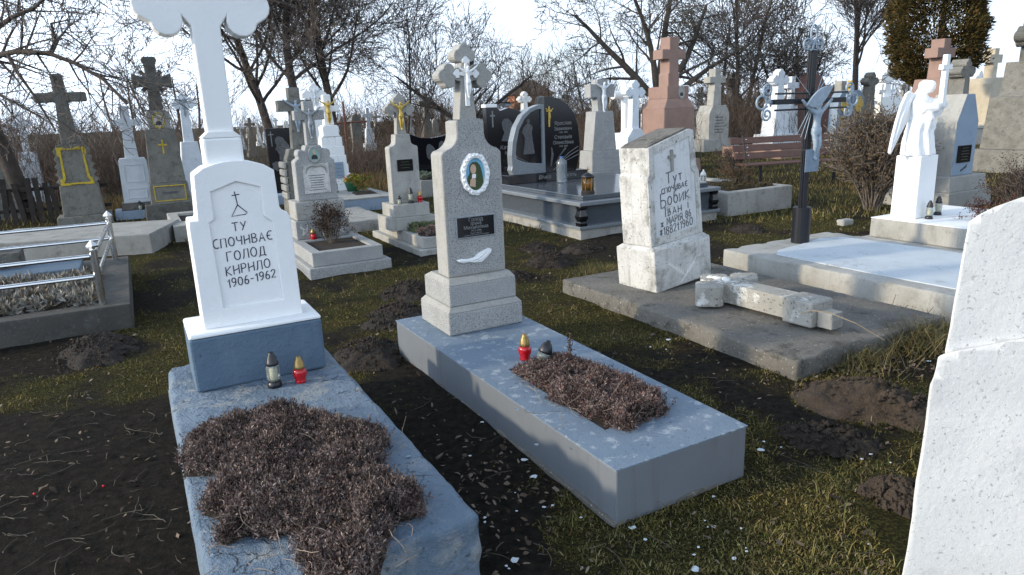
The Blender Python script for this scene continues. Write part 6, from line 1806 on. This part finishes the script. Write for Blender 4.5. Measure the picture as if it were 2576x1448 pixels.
# ---- sedum mats
def poly_mask(poly, x, y):
    c = np.zeros(len(x), bool)
    n = len(poly)
    for i in range(n):
        x0, y0 = poly[i]; x1, y1 = poly[(i + 1) % n]
        if y0 == y1:
            continue
        cond = ((y0 > y) != (y1 > y)) & (x < (x1 - x0) * (y - y0) / (y1 - y0) + x0)
        c ^= cond
    return c
def sedum(name, label, poly, z, hmax, sprigs, cols, seed, per=9, leaf=(.010, .018), lw=.0045, soil=True, holes=.0):
    """mat of fleshy sprigs over a cushion; poly in world x,y"""
    rag = []
    for i in range(len(poly)):
        a0, b0 = poly[i], poly[(i + 1) % len(poly)]
        k_ = max(1, int(math.hypot(b0[0] - a0[0], b0[1] - a0[1]) / .022))
        for j in range(k_):
            t_ = j / k_
            rag.append((a0[0] + (b0[0] - a0[0]) * t_ + random.gauss(0, .006), a0[1] + (b0[1] - a0[1]) * t_ + random.gauss(0, .006)))
    poly = rag
    xs = np.array([p[0] for p in poly]); ys = np.array([p[1] for p in poly])
    def hfun(x, y):
        d = np.full(len(x), 9.9)
        for i in range(len(poly)):
            ax_, ay_ = poly[i]; bx_, by_ = poly[(i + 1) % len(poly)]
            vx, vy = bx_ - ax_, by_ - ay_
            t_ = np.clip(((x - ax_) * vx + (y - ay_) * vy) / (vx * vx + vy * vy + 1e-9), 0, 1)
            d = np.minimum(d, np.hypot(x - ax_ - t_ * vx, y - ay_ - t_ * vy))
        e = np.clip(d / .07, 0, 1)
        return hmax * (.3 + .7 * np.sqrt(e)) * (.1 + 1.5 * fbm(x * 9, y * 9, seed, 3)) * np.clip(d / .02, 0, 1), d
    # cushion
    step = .014
    gx_, gy_ = np.meshgrid(np.arange(xs.min() - .02, xs.max() + .02, step), np.arange(ys.min() - .02, ys.max() + .02, step))
    fx, fy = gx_.ravel(), gy_.ravel()
    ins = poly_mask(poly, fx, fy)
    hz_, _ = hfun(fx, fy)
    zz = np.where(ins, z + hz_ * .72, z - .012)
    R, Cn = gx_.shape
    vid = np.arange(R * Cn).reshape(R, Cn)
    anyin = ins.reshape(R, Cn)
    cell = anyin[:-1, :-1] | anyin[1:, :-1] | anyin[:-1, 1:] | anyin[1:, 1:]
    qd = np.stack([vid[:-1, :-1], vid[:-1, 1:], vid[1:, 1:], vid[1:, :-1]], -1)[cell].reshape(-1)
    me = np_mesh('cushion', np.stack([fx, fy, zz], 1), qd, 4)
    o = thing(name, label, 'ground cover', (0, 0, 0), 0)
    c_ = link('cushion', me, MAT['soil'], o, smooth=True)
    # sprigs
    px_ = RNG.uniform(xs.min(), xs.max(), sprigs * 3); py_ = RNG.uniform(ys.min(), ys.max(), sprigs * 3)
    k = poly_mask(poly, px_, py_)
    px_, py_ = px_[k][:sprigs], py_[k][:sprigs]
    if holes:
        k = fbm(px_ * 11 + 5, py_ * 11, seed + 7, 2) > holes
        px_, py_ = px_[k], py_[k]
    hh, dd = hfun(px_, py_)
    px_ = px_ + RNG.normal(0, .012, len(px_)); py_ = py_ + RNG.normal(0, .012, len(px_))
    base = np.stack([px_, py_, z + hh * .66], 1)
    up = unit(len(px_)) * .55 + [0, 0, 1]
    up /= np.linalg.norm(up, axis=1, keepdims=True)
    sl = RNG.uniform(.014, .042, len(px_))
    C, D = [], []
    for j in range(per):
        t_ = (j + 1) / per
        C.append(base + up * (sl * t_)[:, None])
        D.append(unit(len(px_)) * .9 + up * (.35 + .9 * t_ ** 2))
    C = np.concatenate(C); D = np.concatenate(D)
    n_ = len(C)
    link('sprigs', leaf_mesh('sprigs', C, D, RNG.uniform(*leaf, n_), np.full(n_, lw) * RNG.uniform(.7, 1.3, n_)), island(name + label[:12].replace(' ', '_') + '_sprig', cols, .7, spec=.35, clump=(13, (.55, .48, .46), (1.75, 1.65, 1.6))), o)['kind'] = 'stuff'
    o['kind'] = 'stuff'
    return o
SED = [(.035, .025, .022), (.085, .062, .054), (.15, .116, .103), (.24, .20, .18), (.11, .068, .058), (.065, .050, .044), (.17, .147, .137)]
PV = [(470, 1130), (500, 1100), (560, 1075), (640, 1050), (720, 1040), (800, 1055), (835, 1060), (860, 1082), (930, 1085), (965, 1095), (970, 1115), (955, 1130), (962, 1150), (950, 1185), (985, 1208), (1000, 1215), (1040, 1240), (1072, 1272), (1060, 1290), (1030, 1300), (1000, 1310),
      (990, 1330), (970, 1350), (960, 1380), (965, 1410), (950, 1448), (930, 1500), (850, 1490), (790, 1448), (745, 1400), (740, 1380), (760, 1350), (720, 1335), (690, 1350), (610, 1340), (560, 1370), (548, 1360), (575, 1310), (545, 1295), (520, 1285), (512, 1270), (530, 1245), (560, 1220), (580, 1190), (560, 1182), (520, 1190), (475, 1188), (462, 1178), (465, 1160)]
sedum('sedum_mat', 'large sprawling patch of dry purple-brown sedum on the left grave slab', [tuple(ground_at(x, y, .335)[:2]) for x, y in PV], .322, .085, 13000, SED, 3, per=12, leaf=(.009, .018), lw=.0046, holes=.22)
PV = [(1296, 936), (1335, 925), (1385, 915), (1420, 905), (1470, 925), (1500, 936), (1530, 945), (1560, 965), (1595, 968), (1610, 985), (1650, 1000), (1688, 1028), (1660, 1050), (1640, 1048), (1600, 1060), (1595, 1082), (1560, 1078), (1535, 1068), (1500, 1055), (1470, 1042), (1440, 1025), (1380, 1005), (1385, 985), (1340, 965)]
sedum('sedum_mat', 'dry purple-brown sedum filling the planter of the smooth grey slab', [tuple(ground_at(x, y, .24)[:2]) for x, y in PV], .2295, .075, 6500, SED + [(.13, .02, .02)], 4, per=11, leaf=(.009, .018), lw=.0048, holes=.33)
def lrect(O, x0, x1, y0, y1, n=6):
    pts = []
    c = [(x0, y0), (x1, y0), (x1, y1), (x0, y1)]
    for i in range(4):
        for j in range(n):
            t_ = j / n
            a0, b0 = c[i]; a1_, b1 = c[(i + 1) % 4]
            q = Vector((O[0], O[1], 0)) + EX * (a0 + (a1_ - a0) * t_ + random.uniform(-.02, .02)) + EY * (b0 + (b1 - b0) * t_ + random.uniform(-.02, .02))
            pts.append((q.x, q.y))
    return pts
sedum('sedum_mat', 'russet sedum spilling over the front of the gold Christ kerb', lrect(OG, .10, .66, .10, .45), .186, .10, 2500, SED, 5, leaf=(.014, .024), lw=.008)
sedum('sedum_mat', 'pale green sedum at the back of the gold Christ kerb', lrect(OG, .10, .62, .46, .76), .186, .09, 1800, [(.10, .13, .06), (.18, .21, .11), (.07, .09, .04)], 6, leaf=(.014, .026), lw=.009)
sedum('sedum_mat', 'grey-green plants on the kerb of the wing headstone', lrect((-1.20, 13.55), -.45, .5, .05, .6), .331, .12, 1800, [(.11, .15, .11), (.2, .24, .18), (.07, .1, .07)], 7, leaf=(.02, .04), lw=.012)
sedum('silver_leaf_bed', 'silvery wilted leaf bed inside the stainless railing', lrect(OS, -2.0, -.18, .08, 1.3), .151, .10, 2600, [(.10, .11, .11), (.22, .23, .22), (.30, .30, .27), (.13, .12, .09), (.20, .17, .11)], 8, per=5, leaf=(.05, .10), lw=.022)
sedum('sedum_mat', 'dark low ground cover in the rough concrete kerb', lrect(OK_, .16, 1.16, .16, .95), .3005, .06, 1600, [(.03, .026, .015), (.06, .05, .025)], 9, leaf=(.02, .03), lw=.01)
# dry runners and flakes of paint lying over the left mat and slab
segs = []
rnd = random.Random(12)
for i in range(150):
    q = ground_at(rnd.uniform(500, 1040), rnd.uniform(1060, 1440), .38)
    if i > 110:
        q = ground_at(rnd.uniform(1310, 1660), rnd.uniform(930, 1060), .29)
    z0 = .37 if i <= 110 else .285
    p = Vector((q.x, q.y, z0 + rnd.uniform(-.01, .02))); d = Vector((rnd.gauss(0, 1), rnd.gauss(0, 1), rnd.uniform(-.1, .5))).normalized()
    r = rnd.uniform(.0007, .0016)
    for j in range(4):
        d = (d + rdir(rnd) * .35).normalized()
        p2 = p + d * rnd.uniform(.008, .03)
        p2.z = max(p2.z, z0 - .03)
        segs.append((p[:], p2[:], r, r * .8)); p = p2
o = link('dry_runners', tubes_mesh('dry_runners', segs, 4), plain('dry_runner', (.22, .17, .13), .8, var=.5))
tag(o, 'thin dry stems straggling over the two sedum patches', 'stems', None, 'stuff')
# upright dead stalk in the planter
q = ground_at(1434, 930, .24)
o = thing('dead_stalk', 'single upright brown seed stalk in the smooth grey slab planter', 'plant', q, 0)
MB().tube([(0, 0, -.02), (.004, .004, .08), (-.002, .0, .16), (.004, 0, .20)], [.004, .004, .003, .002], 5).obj('stem', MAT['twig'], o)
k = 260
zz = RNG.uniform(.02, .19, k)
C = np.stack([RNG.normal(0, .007, k), RNG.normal(0, .007, k), zz], 1)
link('seed_heads', leaf_mesh('seed_heads', C, unit(k) + [0, 0, .3], RNG.uniform(.008, .016, k), RNG.uniform(.004, .007, k)), island('seed_heads', [(.035, .02, .014), (.07, .04, .025), (.10, .06, .04)]), o)
# rubble at the top of the left mat
for i, (vx, vy, s_) in enumerate(((842, 1062, .035), (868, 1066, .03), (885, 1078, .045), (905, 1090, .03), (858, 1078, .025))):
    q = ground_at(vx, vy, .322)
    o = tag(rough_slab('rubble_piece', MAT['concrete'] if i % 2 else MAT['concrete_dark'], None, -s_, s_, -s_ * .7, s_ * .7, 0, s_ * 1.0, s_ * .3, .006, .02, 60 + i), ['grey rubble lump, leftmost at the rim of the large sedum patch', 'dark rubble lump, second at the rim of the large sedum patch', 'largest rubble lump at the rim of the large sedum patch', 'rightmost rubble lump at the rim of the large sedum patch', 'smallest rubble lump at the rim of the large sedum patch'][i], 'rubble')
    o.location = q
    o.rotation_euler = (0, 0, i * 1.3)

# ---- soil mounds
def mound(label, x, y, rx, ry, h, mat, seed, clod=.5):
    n, m_ = 84, 40
    V, F = [], []
    for j in range(m_ + 1):
        for i in range(n):
            a = 2 * math.pi * i / n; q = j / m_
            V.append((math.cos(a) * q * rx, math.sin(a) * q * ry, h * (1 - q ** 2.0) ** 1.0))
    V = np.array(V)
    qn = np.hypot(V[:, 0] / rx, V[:, 1] / ry)
    lump = (fbm(V[:, 0] * 16 + seed * 3, V[:, 1] * 16, seed, 3) - .5) + .9 * np.abs(fbm(V[:, 0] * 34 + seed, V[:, 1] * 34, seed + 1, 3) - .5)
    big = fbm(V[:, 0] * 5 + seed, V[:, 1] * 5, seed + 2, 2) - .5
    V[:, 2] = V[:, 2] * .8 + (lump * .08 * clod + big * h * .8) * (1 - qn ** 3) - .012 * qn
    rim = 1.08 + .7 * (fbm(np.cos(np.arctan2(V[:, 1], V[:, 0])) * 2 + seed, np.sin(np.arctan2(V[:, 1], V[:, 0])) * 2, seed + 4, 2) - .5)
    V[:, 0] *= rim; V[:, 1] *= rim
    for j in range(m_):
        for i in range(n):
            F += [j * n + i, j * n + (i + 1) % n, (j + 1) * n + (i + 1) % n, (j + 1) * n + i]
    o = thing('soil_mound', label, 'mound', (x, y, 0), .3 * seed, 'mole hills between the graves')
    link('heap', np_mesh('heap', V, F, 4), mat, o, smooth=True)
    # loose crumbs
    k = 420
    rr_ = np.sqrt(RNG.random(k)) * 1.15; aa = RNG.uniform(0, 6.28, k)
    cx_, cy_ = rr_ * rx * np.cos(aa), rr_ * ry * np.sin(aa)
    cz_ = h * np.clip(1 - rr_ ** 2, 0, 1) + .004
    mb = MB()
    for i in range(k):
        s_ = .003 + .016 * random.random() ** 4 * (.5 + clod) + .003 * random.random()
        oct_ = [(1, 0, 0), (-1, 0, 0), (0, 1, 0), (0, -1, 0), (0, 0, 1), (0, 0, -1)]
        mb.add([(cx_[i] + a * s_ * random.uniform(.6, 1.2), cy_[i] + b_ * s_ * random.uniform(.6, 1.2), cz_[i] + c * s_ * random.uniform(.6, 1.1)) for a, b_, c in oct_],
               [(0, 2, 4), (2, 1, 4), (1, 3, 4), (3, 0, 4), (2, 0, 5), (1, 2, 5), (3, 1, 5), (0, 3, 5)])
    mb.obj('crumbs', mat, o)['kind'] = 'stuff'
    return o
for i, (x, y, rx, ry, h_, mt, cl_, lb) in enumerate((
    (.41, 6.95, .26, .24, .13, 'soil', .6, 'dark mole hill left of the leaning stone, nearer the granite tomb'),
    (.30, 7.8, .22, .2, .07, 'soil', .5, 'low mole hill at the left front of the granite tomb'),
    (.82, 7.65, .22, .2, .07, 'soil', .5, 'low mole hill below the granite tomb corner'),
    (-.92, 5.95, .34, .26, .11, 'soil', .6, 'dark mole hill left of the central terrazzo base'),
    (-.93, 5.22, .34, .24, .10, 'soil', .6, 'mole hill just behind the smooth grey slab'),
    (-.98, 4.35, .30, .22, .10, 'soil', .6, 'mole hill at the back-left corner of the smooth grey slab'),
    (-3.0, 4.65, .42, .26, .09, 'soil', .6, 'dark soil heap in front of the wet kerb'),
    (1.86, 3.28, .36, .24, .12, 'clay', 1.0, 'large brown clay heap before the near white stone'),
    (1.46, 2.92, .20, .16, .06, 'soil', .8, 'small dark soil heap below the brown clay heap'),
    (1.52, 2.43, .13, .13, .06, 'clay', .9, 'small clay heap against the near white stone'),
    (-2.35, 6.3, .22, .12, .05, 'soil', .5, 'small mole hill left of the tall white cross'),
    (.02, 6.4, .22, .18, .06, 'soil', .5, 'small mole hill right behind the central terrazzo stone'),
    (-.45, 7.3, .3, .24, .06, 'soil', .5, 'low soil patch below the gold Christ kerb'),
    (-.9, 10.9, .4, .3, .08, 'soil', .5, 'low heap behind the gold Christ kerb'),
    (3.0, 8.5, .26, .2, .05, 'soil', .5, 'low heap right of the leaning stone'))):
    mound(lb, x, y, rx, ry, h_, MAT[mt], i + 1, cl_)

# ---- grass, litter, twigs, flakes
def scatter(n, x0, x1, y0, y1, pad=0.0, power=1.0):
    x = RNG.uniform(x0, x1, n); y = y0 + (y1 - y0) * RNG.random(n) ** power
    k = free(x, y, pad)
    return x[k], y[k]
def blades(x, y, h, w_, bend, name, label, cols):
    n = len(x)
    z = ground_z(x, y) * np.exp(-((x ** 2 + (y - 5) ** 2) / 900)) - .004
    a = RNG.uniform(0, 2 * np.pi, n); t_ = RNG.uniform(0, 2 * np.pi, n)
    bx, by = np.cos(a) * w_ / 2, np.sin(a) * w_ / 2
    lean = h * bend
    ct, st_ = np.cos(t_) * lean, np.sin(t_) * lean
    zt = h * np.clip(1.1 - .5 * bend, .25, 1)
    V = np.stack([np.stack([x - bx, y - by, z], 1), np.stack([x + bx, y + by, z], 1),
                  np.stack([x - bx * .7 + ct * .35, y - by * .7 + st_ * .35, z + h * .6], 1), np.stack([x + bx * .7 + ct * .35, y + by * .7 + st_ * .35, z + h * .6], 1),
                  np.stack([x + ct, y + st_, z + zt], 1)], 1)
    off = (np.arange(n) * 5)[:, None]
    F = np.concatenate([off + [[0, 1, 3]], off + [[0, 3, 2]], off + [[2, 3, 4]]], 1)
    o = link(name, np_mesh(name, V.reshape(-1, 3), F.reshape(-1), 3), island(name + '_blades', cols, .85, clump=(2.2, (.7, .75, .7), (1.3, 1.2, 1.0))), None)
    tag(o, label, 'grass', None, 'stuff')
    return o
GR = [(.045, .048, .015), (.095, .09, .025), (.15, .125, .042), (.21, .17, .075), (.075, .098, .026), (.26, .22, .13), (.125, .078, .03)]
x, y = scatter(210000, -4.5, 5, 1.5, 9.5, .0, 1.25)
xa, ya = scatter(90000, -.6, 2.2, 1.4, 4.6)
x = np.concatenate([x, xa]); y = np.concatenate([y, ya])
k = cover(x, y) + RNG.normal(0, .10, len(x)) + .9 * (fbm(x * 12, y * 12, 61, 3) - .5) > .46
x, y = x[k], y[k]
n = len(x)
blades(x, y, RNG.uniform(.007, .024, n) * (.6 + .9 * vnoise(x * 9, y * 9, 71)) * (1 + 1.6 * (RNG.random(n) > .95)), RNG.uniform(.0022, .0055, n), RNG.uniform(.3, 1.5, n), 'grass', 'short olive moss and grass between the graves', GR)
x, y = scatter(120000, -3.2, 2.8, 1.4, 5.5, .0, 1.2)
k = cover(x, y) + RNG.normal(0, .08, len(x)) > .30
x, y = x[k], y[k]
n = len(x)
blades(x, y, RNG.uniform(.005, .015, n), RNG.uniform(.0025, .006, n), RNG.uniform(.5, 1.8, n), 'moss', 'fine moss cushion under the grass near the slabs', [(.03, .03, .008), (.10, .092, .02), (.19, .16, .04), (.07, .075, .018), (.14, .09, .026), (.045, .035, .014)])
x, y = scatter(60000, -14, 16, 9, 26, .0, 1.3)
n = len(x)
blades(x, y, RNG.uniform(.03, .12, n), RNG.uniform(.006, .014, n), RNG.uniform(.3, 1.2, n), 'grass', 'rough dull grass of the far graveyard', GR)
# long tufts
def tuft(cx_, cy_, r, n, h, name, label, cols, bend=(.4, 1.2)):
    a = RNG.uniform(0, 6.28, n); q = np.abs(RNG.normal(0, r, n))
    x_, y_ = cx_ + q * np.cos(a), cy_ + q * np.sin(a)
    k = free(x_, y_, -.02)
    x_, y_ = x_[k], y_[k]
    n = len(x_)
    return blades(x_, y_, RNG.uniform(.5, 1, n) * h, RNG.uniform(.003, .006, n), RNG.uniform(*bend, n), name, label, cols)
TF = [(.05, .06, .018), (.09, .09, .035), (.15, .12, .06), (.20, .16, .09), (.06, .05, .02)]
q = ground_at(1520, 705, 0); tuft(q.x, q.y, .13, 900, .20, 'grass_tuft', 'dry grass tuft at the left of the leaning stone', TF)
q = ground_at(2260, 850, 0); tuft(q.x - .05, q.y, .24, 2600, .26, 'grass_tuft', 'long drooping green grass at the slab corner by the near white stone', TF, (.7, 1.6))
q = ground_at(2120, 905, 0); tuft(q.x, q.y, .18, 900, .16, 'grass_tuft', 'short grass fringe along the front of the dark concrete slab', TF, (.7, 1.6))
for i, (cx_, cy_, r_, n_, h_, lb) in enumerate(((-2.6, 16.2, 1.3, 3800, .45, 'tan dry grass bank right of the white brick pillar'), (-1.6, 15.4, .8, 1800, .4, 'tan dry grass below the wing headstone'), (-7.5, 13.6, 1.3, 2200, .4, 'dry weeds among the far-left crosses'), (7.0, 12.5, 1.2, 2500, .12, 'grass around the bench legs'))):
    tuft(cx_, cy_, r_, n_, h_, 'dry_grass', lb, [(.10, .07, .035), (.17, .12, .06), (.24, .17, .09), (.12, .09, .05)])
# leaf litter
x, y = scatter(4200, -4.2, 4.5, 1.5, 8.5, .0, 1.25)
cl_ = ground_at(2150, 920, 0)
xa = RNG.normal(cl_.x, .28, 700); ya = RNG.normal(cl_.y + .02, .16, 700)
kk = free(xa, ya); x = np.concatenate([x, xa[kk]]); y = np.concatenate([y, ya[kk]])
cl2 = ground_at(1300, 1330, 0)
xa = RNG.normal(cl2.x - .1, .25, 260); ya = RNG.normal(cl2.y + .3, .35, 260)
kk = free(xa, ya); x = np.concatenate([x, xa[kk]]); y = np.concatenate([y, ya[kk]])
n = len(x)
C = np.stack([x, y, ground_z(x, y) + RNG.uniform(.002, .018, n)], 1)
D = unit(n) * [1, 1, .35]
big = 1 + .8 * (RNG.random(n) > .85)
o = link('leaf_litter', dead_leaf_mesh('leaf_litter', C, D, RNG.uniform(.014, .036, n) * big, RNG.uniform(.007, .017, n) * big), island('dead_leaves', [(.03, .022, .016), (.06, .042, .03), (.11, .08, .055), (.17, .13, .095), (.08, .05, .03), (.22, .18, .14)]))
tag(o, 'scattered dead leaves on the ground between the graves', 'leaves', None, 'stuff')
# twigs
segs = []
rnd = random.Random(5)
for i in range(170):
    if i < 90:
        q = ground_at(rnd.uniform(-20, 470), rnd.uniform(1030, 1500), 0)
    else:
        q = ground_at(rnd.uniform(850, 2300), rnd.uniform(800, 1440), 0)
    if not free(np.array([q.x]), np.array([q.y]), .01)[0]:
        continue
    a = rnd.uniform(0, 6.28); c = rnd.uniform(-.5, .5)
    L_ = rnd.uniform(.04, .17); p = Vector((q.x, q.y, .008))
    r = rnd.uniform(.0009, .0022)
    for j in range(5):
        a += c * .6 + rnd.uniform(-.25, .25)
        p2 = p + Vector((math.cos(a), math.sin(a), 0)) * L_ / 5
        p2.z = float(ground_z(np.array([p2.x]), np.array([p2.y]))[0]) + .006 + rnd.uniform(0, .006)
        segs.append((p[:], p2[:], r, r * .9)); p = p2
o = link('fallen_twigs', tubes_mesh('fallen_twigs', segs, 4), plain('dry_twig', (.085, .072, .052), .8, var=.5))
tag(o, 'thin dry twigs strewn over the bare soil', 'twigs', None, 'stuff')
# one long pale twig across the fallen cross
o = thing('fallen_twig', 'long pale twig lying over the foot of the fallen cross', 'twig', ground_at(2060, 790, .29), 0)
MB().tube([(-.10, .02, .0), (-.03, .03, .012), (.06, 0, .005), (.2, -.06, -.05), (.36, -.10, -.15)], [.004, .004, .004, .003, .002], 6).obj('stick', plain('pale_twig', (.3, .24, .16), .8), o)
# flakes of white paint
def flake(mb, q, s_, z):
    n = random.randint(6, 9)
    pts = []
    for i in range(n):
        a = 2 * math.pi * i / n
        r = s_ * random.uniform(.45, 1.1)
        pts.append((q.x + r * math.cos(a), q.y + r * math.sin(a) * .8))
    mb.hprism(pts, z, z + .0022)
fl = MB()
rnd = random.Random(8)
for i in range(44):
    vx, vy = rnd.choice([(rnd.uniform(1600, 2300), rnd.uniform(850, 1440)), (rnd.uniform(1000, 1500), rnd.uniform(1000, 1440)), (rnd.uniform(1240, 1900), rnd.uniform(1180, 1448))])
    q = ground_at(vx, vy, 0)
    if not free(np.array([q.x]), np.array([q.y]), .01)[0]:
        continue
    flake(fl, q, rnd.uniform(.003, .010) * (1.5 if rnd.random() > .9 else 1), float(ground_z(np.array([q.x]), np.array([q.y]))[0]) + .012)
for vx, vy in ((1590, 1337), (1915, 1140), (1750, 1440), (1297, 1418), (1680, 860), (2335, 915), (1318, 1165), (1345, 1207)):
    q = ground_at(vx, vy, 0)
    flake(fl, q, .02, .014)
o = fl.obj('paint_flakes', plain('white_paint_flake', (.55, .60, .63), .7))
tag(o, 'small flakes of white paint lying on the grass', 'paint flakes', None, 'stuff')
fl = MB()
for vx, vy in ((1297, 965), (1415, 925), (1440, 945), (1330, 960), (1490, 1050), (1600, 960), (1400, 980), (1590, 1010), (1350, 1120), (1300, 1030)):
    q = ground_at(vx, vy, .2335)
    flake(fl, q, random.uniform(.008, .018), .2345)
for i in range(120):
    q = Vector((OL[0], OL[1], 0)) + EX * random.uniform(-.39, .36) + EY * random.uniform(-1.55, .0)
    flake(fl, q, random.uniform(.003, .012), .3215 + random.uniform(0, .004))
o = fl.obj('paint_flakes', MAT['slab_mid'])
tag(o, 'curled paint flakes on the two blue-grey slabs', 'paint flakes', None, 'stuff')
# red berries
for i, (vx, vy) in enumerate(((88, 1250), (262, 1230))):
    q = ground_at(vx, vy, 0)
    o = MB().lathe([(.001, 0), (.005, .002), (.006, .006), (.004, .010), (.001, .011)], 10).obj('red_berry', MAT['red_enamel'], None, smooth=True)
    tag(o, ('single red berry on the dark soil at lower left', 'second red berry nearer the left slab')[i], 'berry')
    o.location = (q.x, q.y, .008)

# ---- thickets of thin stems behind the graves
def thicket(label, pts, n, hmin, hmax, seed, mat='twig_red', spread=1.2, r=.006):
    rnd = random.Random(seed)
    segs = []
    for i in range(n):
        t_ = rnd.random() * (len(pts) - 1)
        k = int(t_); f_ = t_ - k
        a, b_ = pts[k], pts[min(k + 1, len(pts) - 1)]
        x_ = a[0] + (b_[0] - a[0]) * f_ + rnd.gauss(0, spread); y_ = a[1] + (b_[1] - a[1]) * f_ + rnd.gauss(0, spread)
        h = rnd.uniform(hmin, hmax) * (.35 + 1.1 * float(vnoise(np.array([x_ * .45]), np.array([y_ * .45]), seed)[0]))
        p = Vector((x_, y_, -.05)); d = Vector((rnd.gauss(0, .28), rnd.gauss(0, .28), 1)).normalized()
        m_ = 5
        for j in range(m_):
            d = (d + rdir(rnd) * .16 + Vector((0, 0, .03 - .02 * j))).normalized()
            q = p + d * h / m_
            segs.append((p[:], q[:], r * (1.1 - .18 * j), r * (.95 - .18 * j)))
            if j > 0:
                for _ in range(2):
                    d2 = (d + rdir(rnd) * .75).normalized()
                    q2 = q + d2 * h * rnd.uniform(.10, .28)
                    segs.append((q[:], q2[:], r * .6, r * .35))
                    q3 = q2 + (d2 + rdir(rnd) * .6).normalized() * h * rnd.uniform(.06, .16)
                    segs.append((q2[:], q3[:], r * .4, r * .3))
            p = q
    o = link('thicket', tubes_mesh('thicket', segs, 3), MAT[mat])
    tag(o, label, 'brush', None, 'stuff')
thicket('russet thicket behind the far-left crosses', [(-15, 14.5), (-11, 15.5), (-8.2, 16.5)], 1200, .8, 2.1, 1, spread=1.0)
thicket('dark tall brush behind the rayed cross', [(-16, 19), (-11, 20), (-8, 21)], 700, 1.2, 2.5, 2, 'twig', 1.3, .007)
thicket('russet brambles behind the brick pillar and gold Christ cross', [(-5.5, 20), (-3.4, 19), (-1.6, 19), (.3, 20)], 1300, .45, 1.25, 3, spread=1.1)
thicket('grey-brown brush line across the middle background', [(-9, 36), (-4, 38), (1, 38), (6, 38)], 1500, 1.2, 3.0, 4, 'twig_red', 1.5, .012)
thicket('brush line across the right background', [(6, 38), (11, 40), (17, 46), (26, 56), (36, 58)], 1500, 1.0, 2.8, 5, 'twig_red', 1.8, .013)
thicket('brush heap right of the double headstone', [(2.6, 21), (4.2, 22)], 420, .6, 1.3, 6, spread=.7, r=.008)
thicket('dark brush behind the bench', [(8.2, 24.5), (9.5, 27)], 420, .9, 1.9, 7, spread=.8, r=.009)
thicket('far hedge of bare scrub along the horizon', [(-70, 60), (-30, 75), (0, 85), (40, 90), (90, 80)], 900, 1.5, 3.4, 8, 'twig', 5.0, .03)
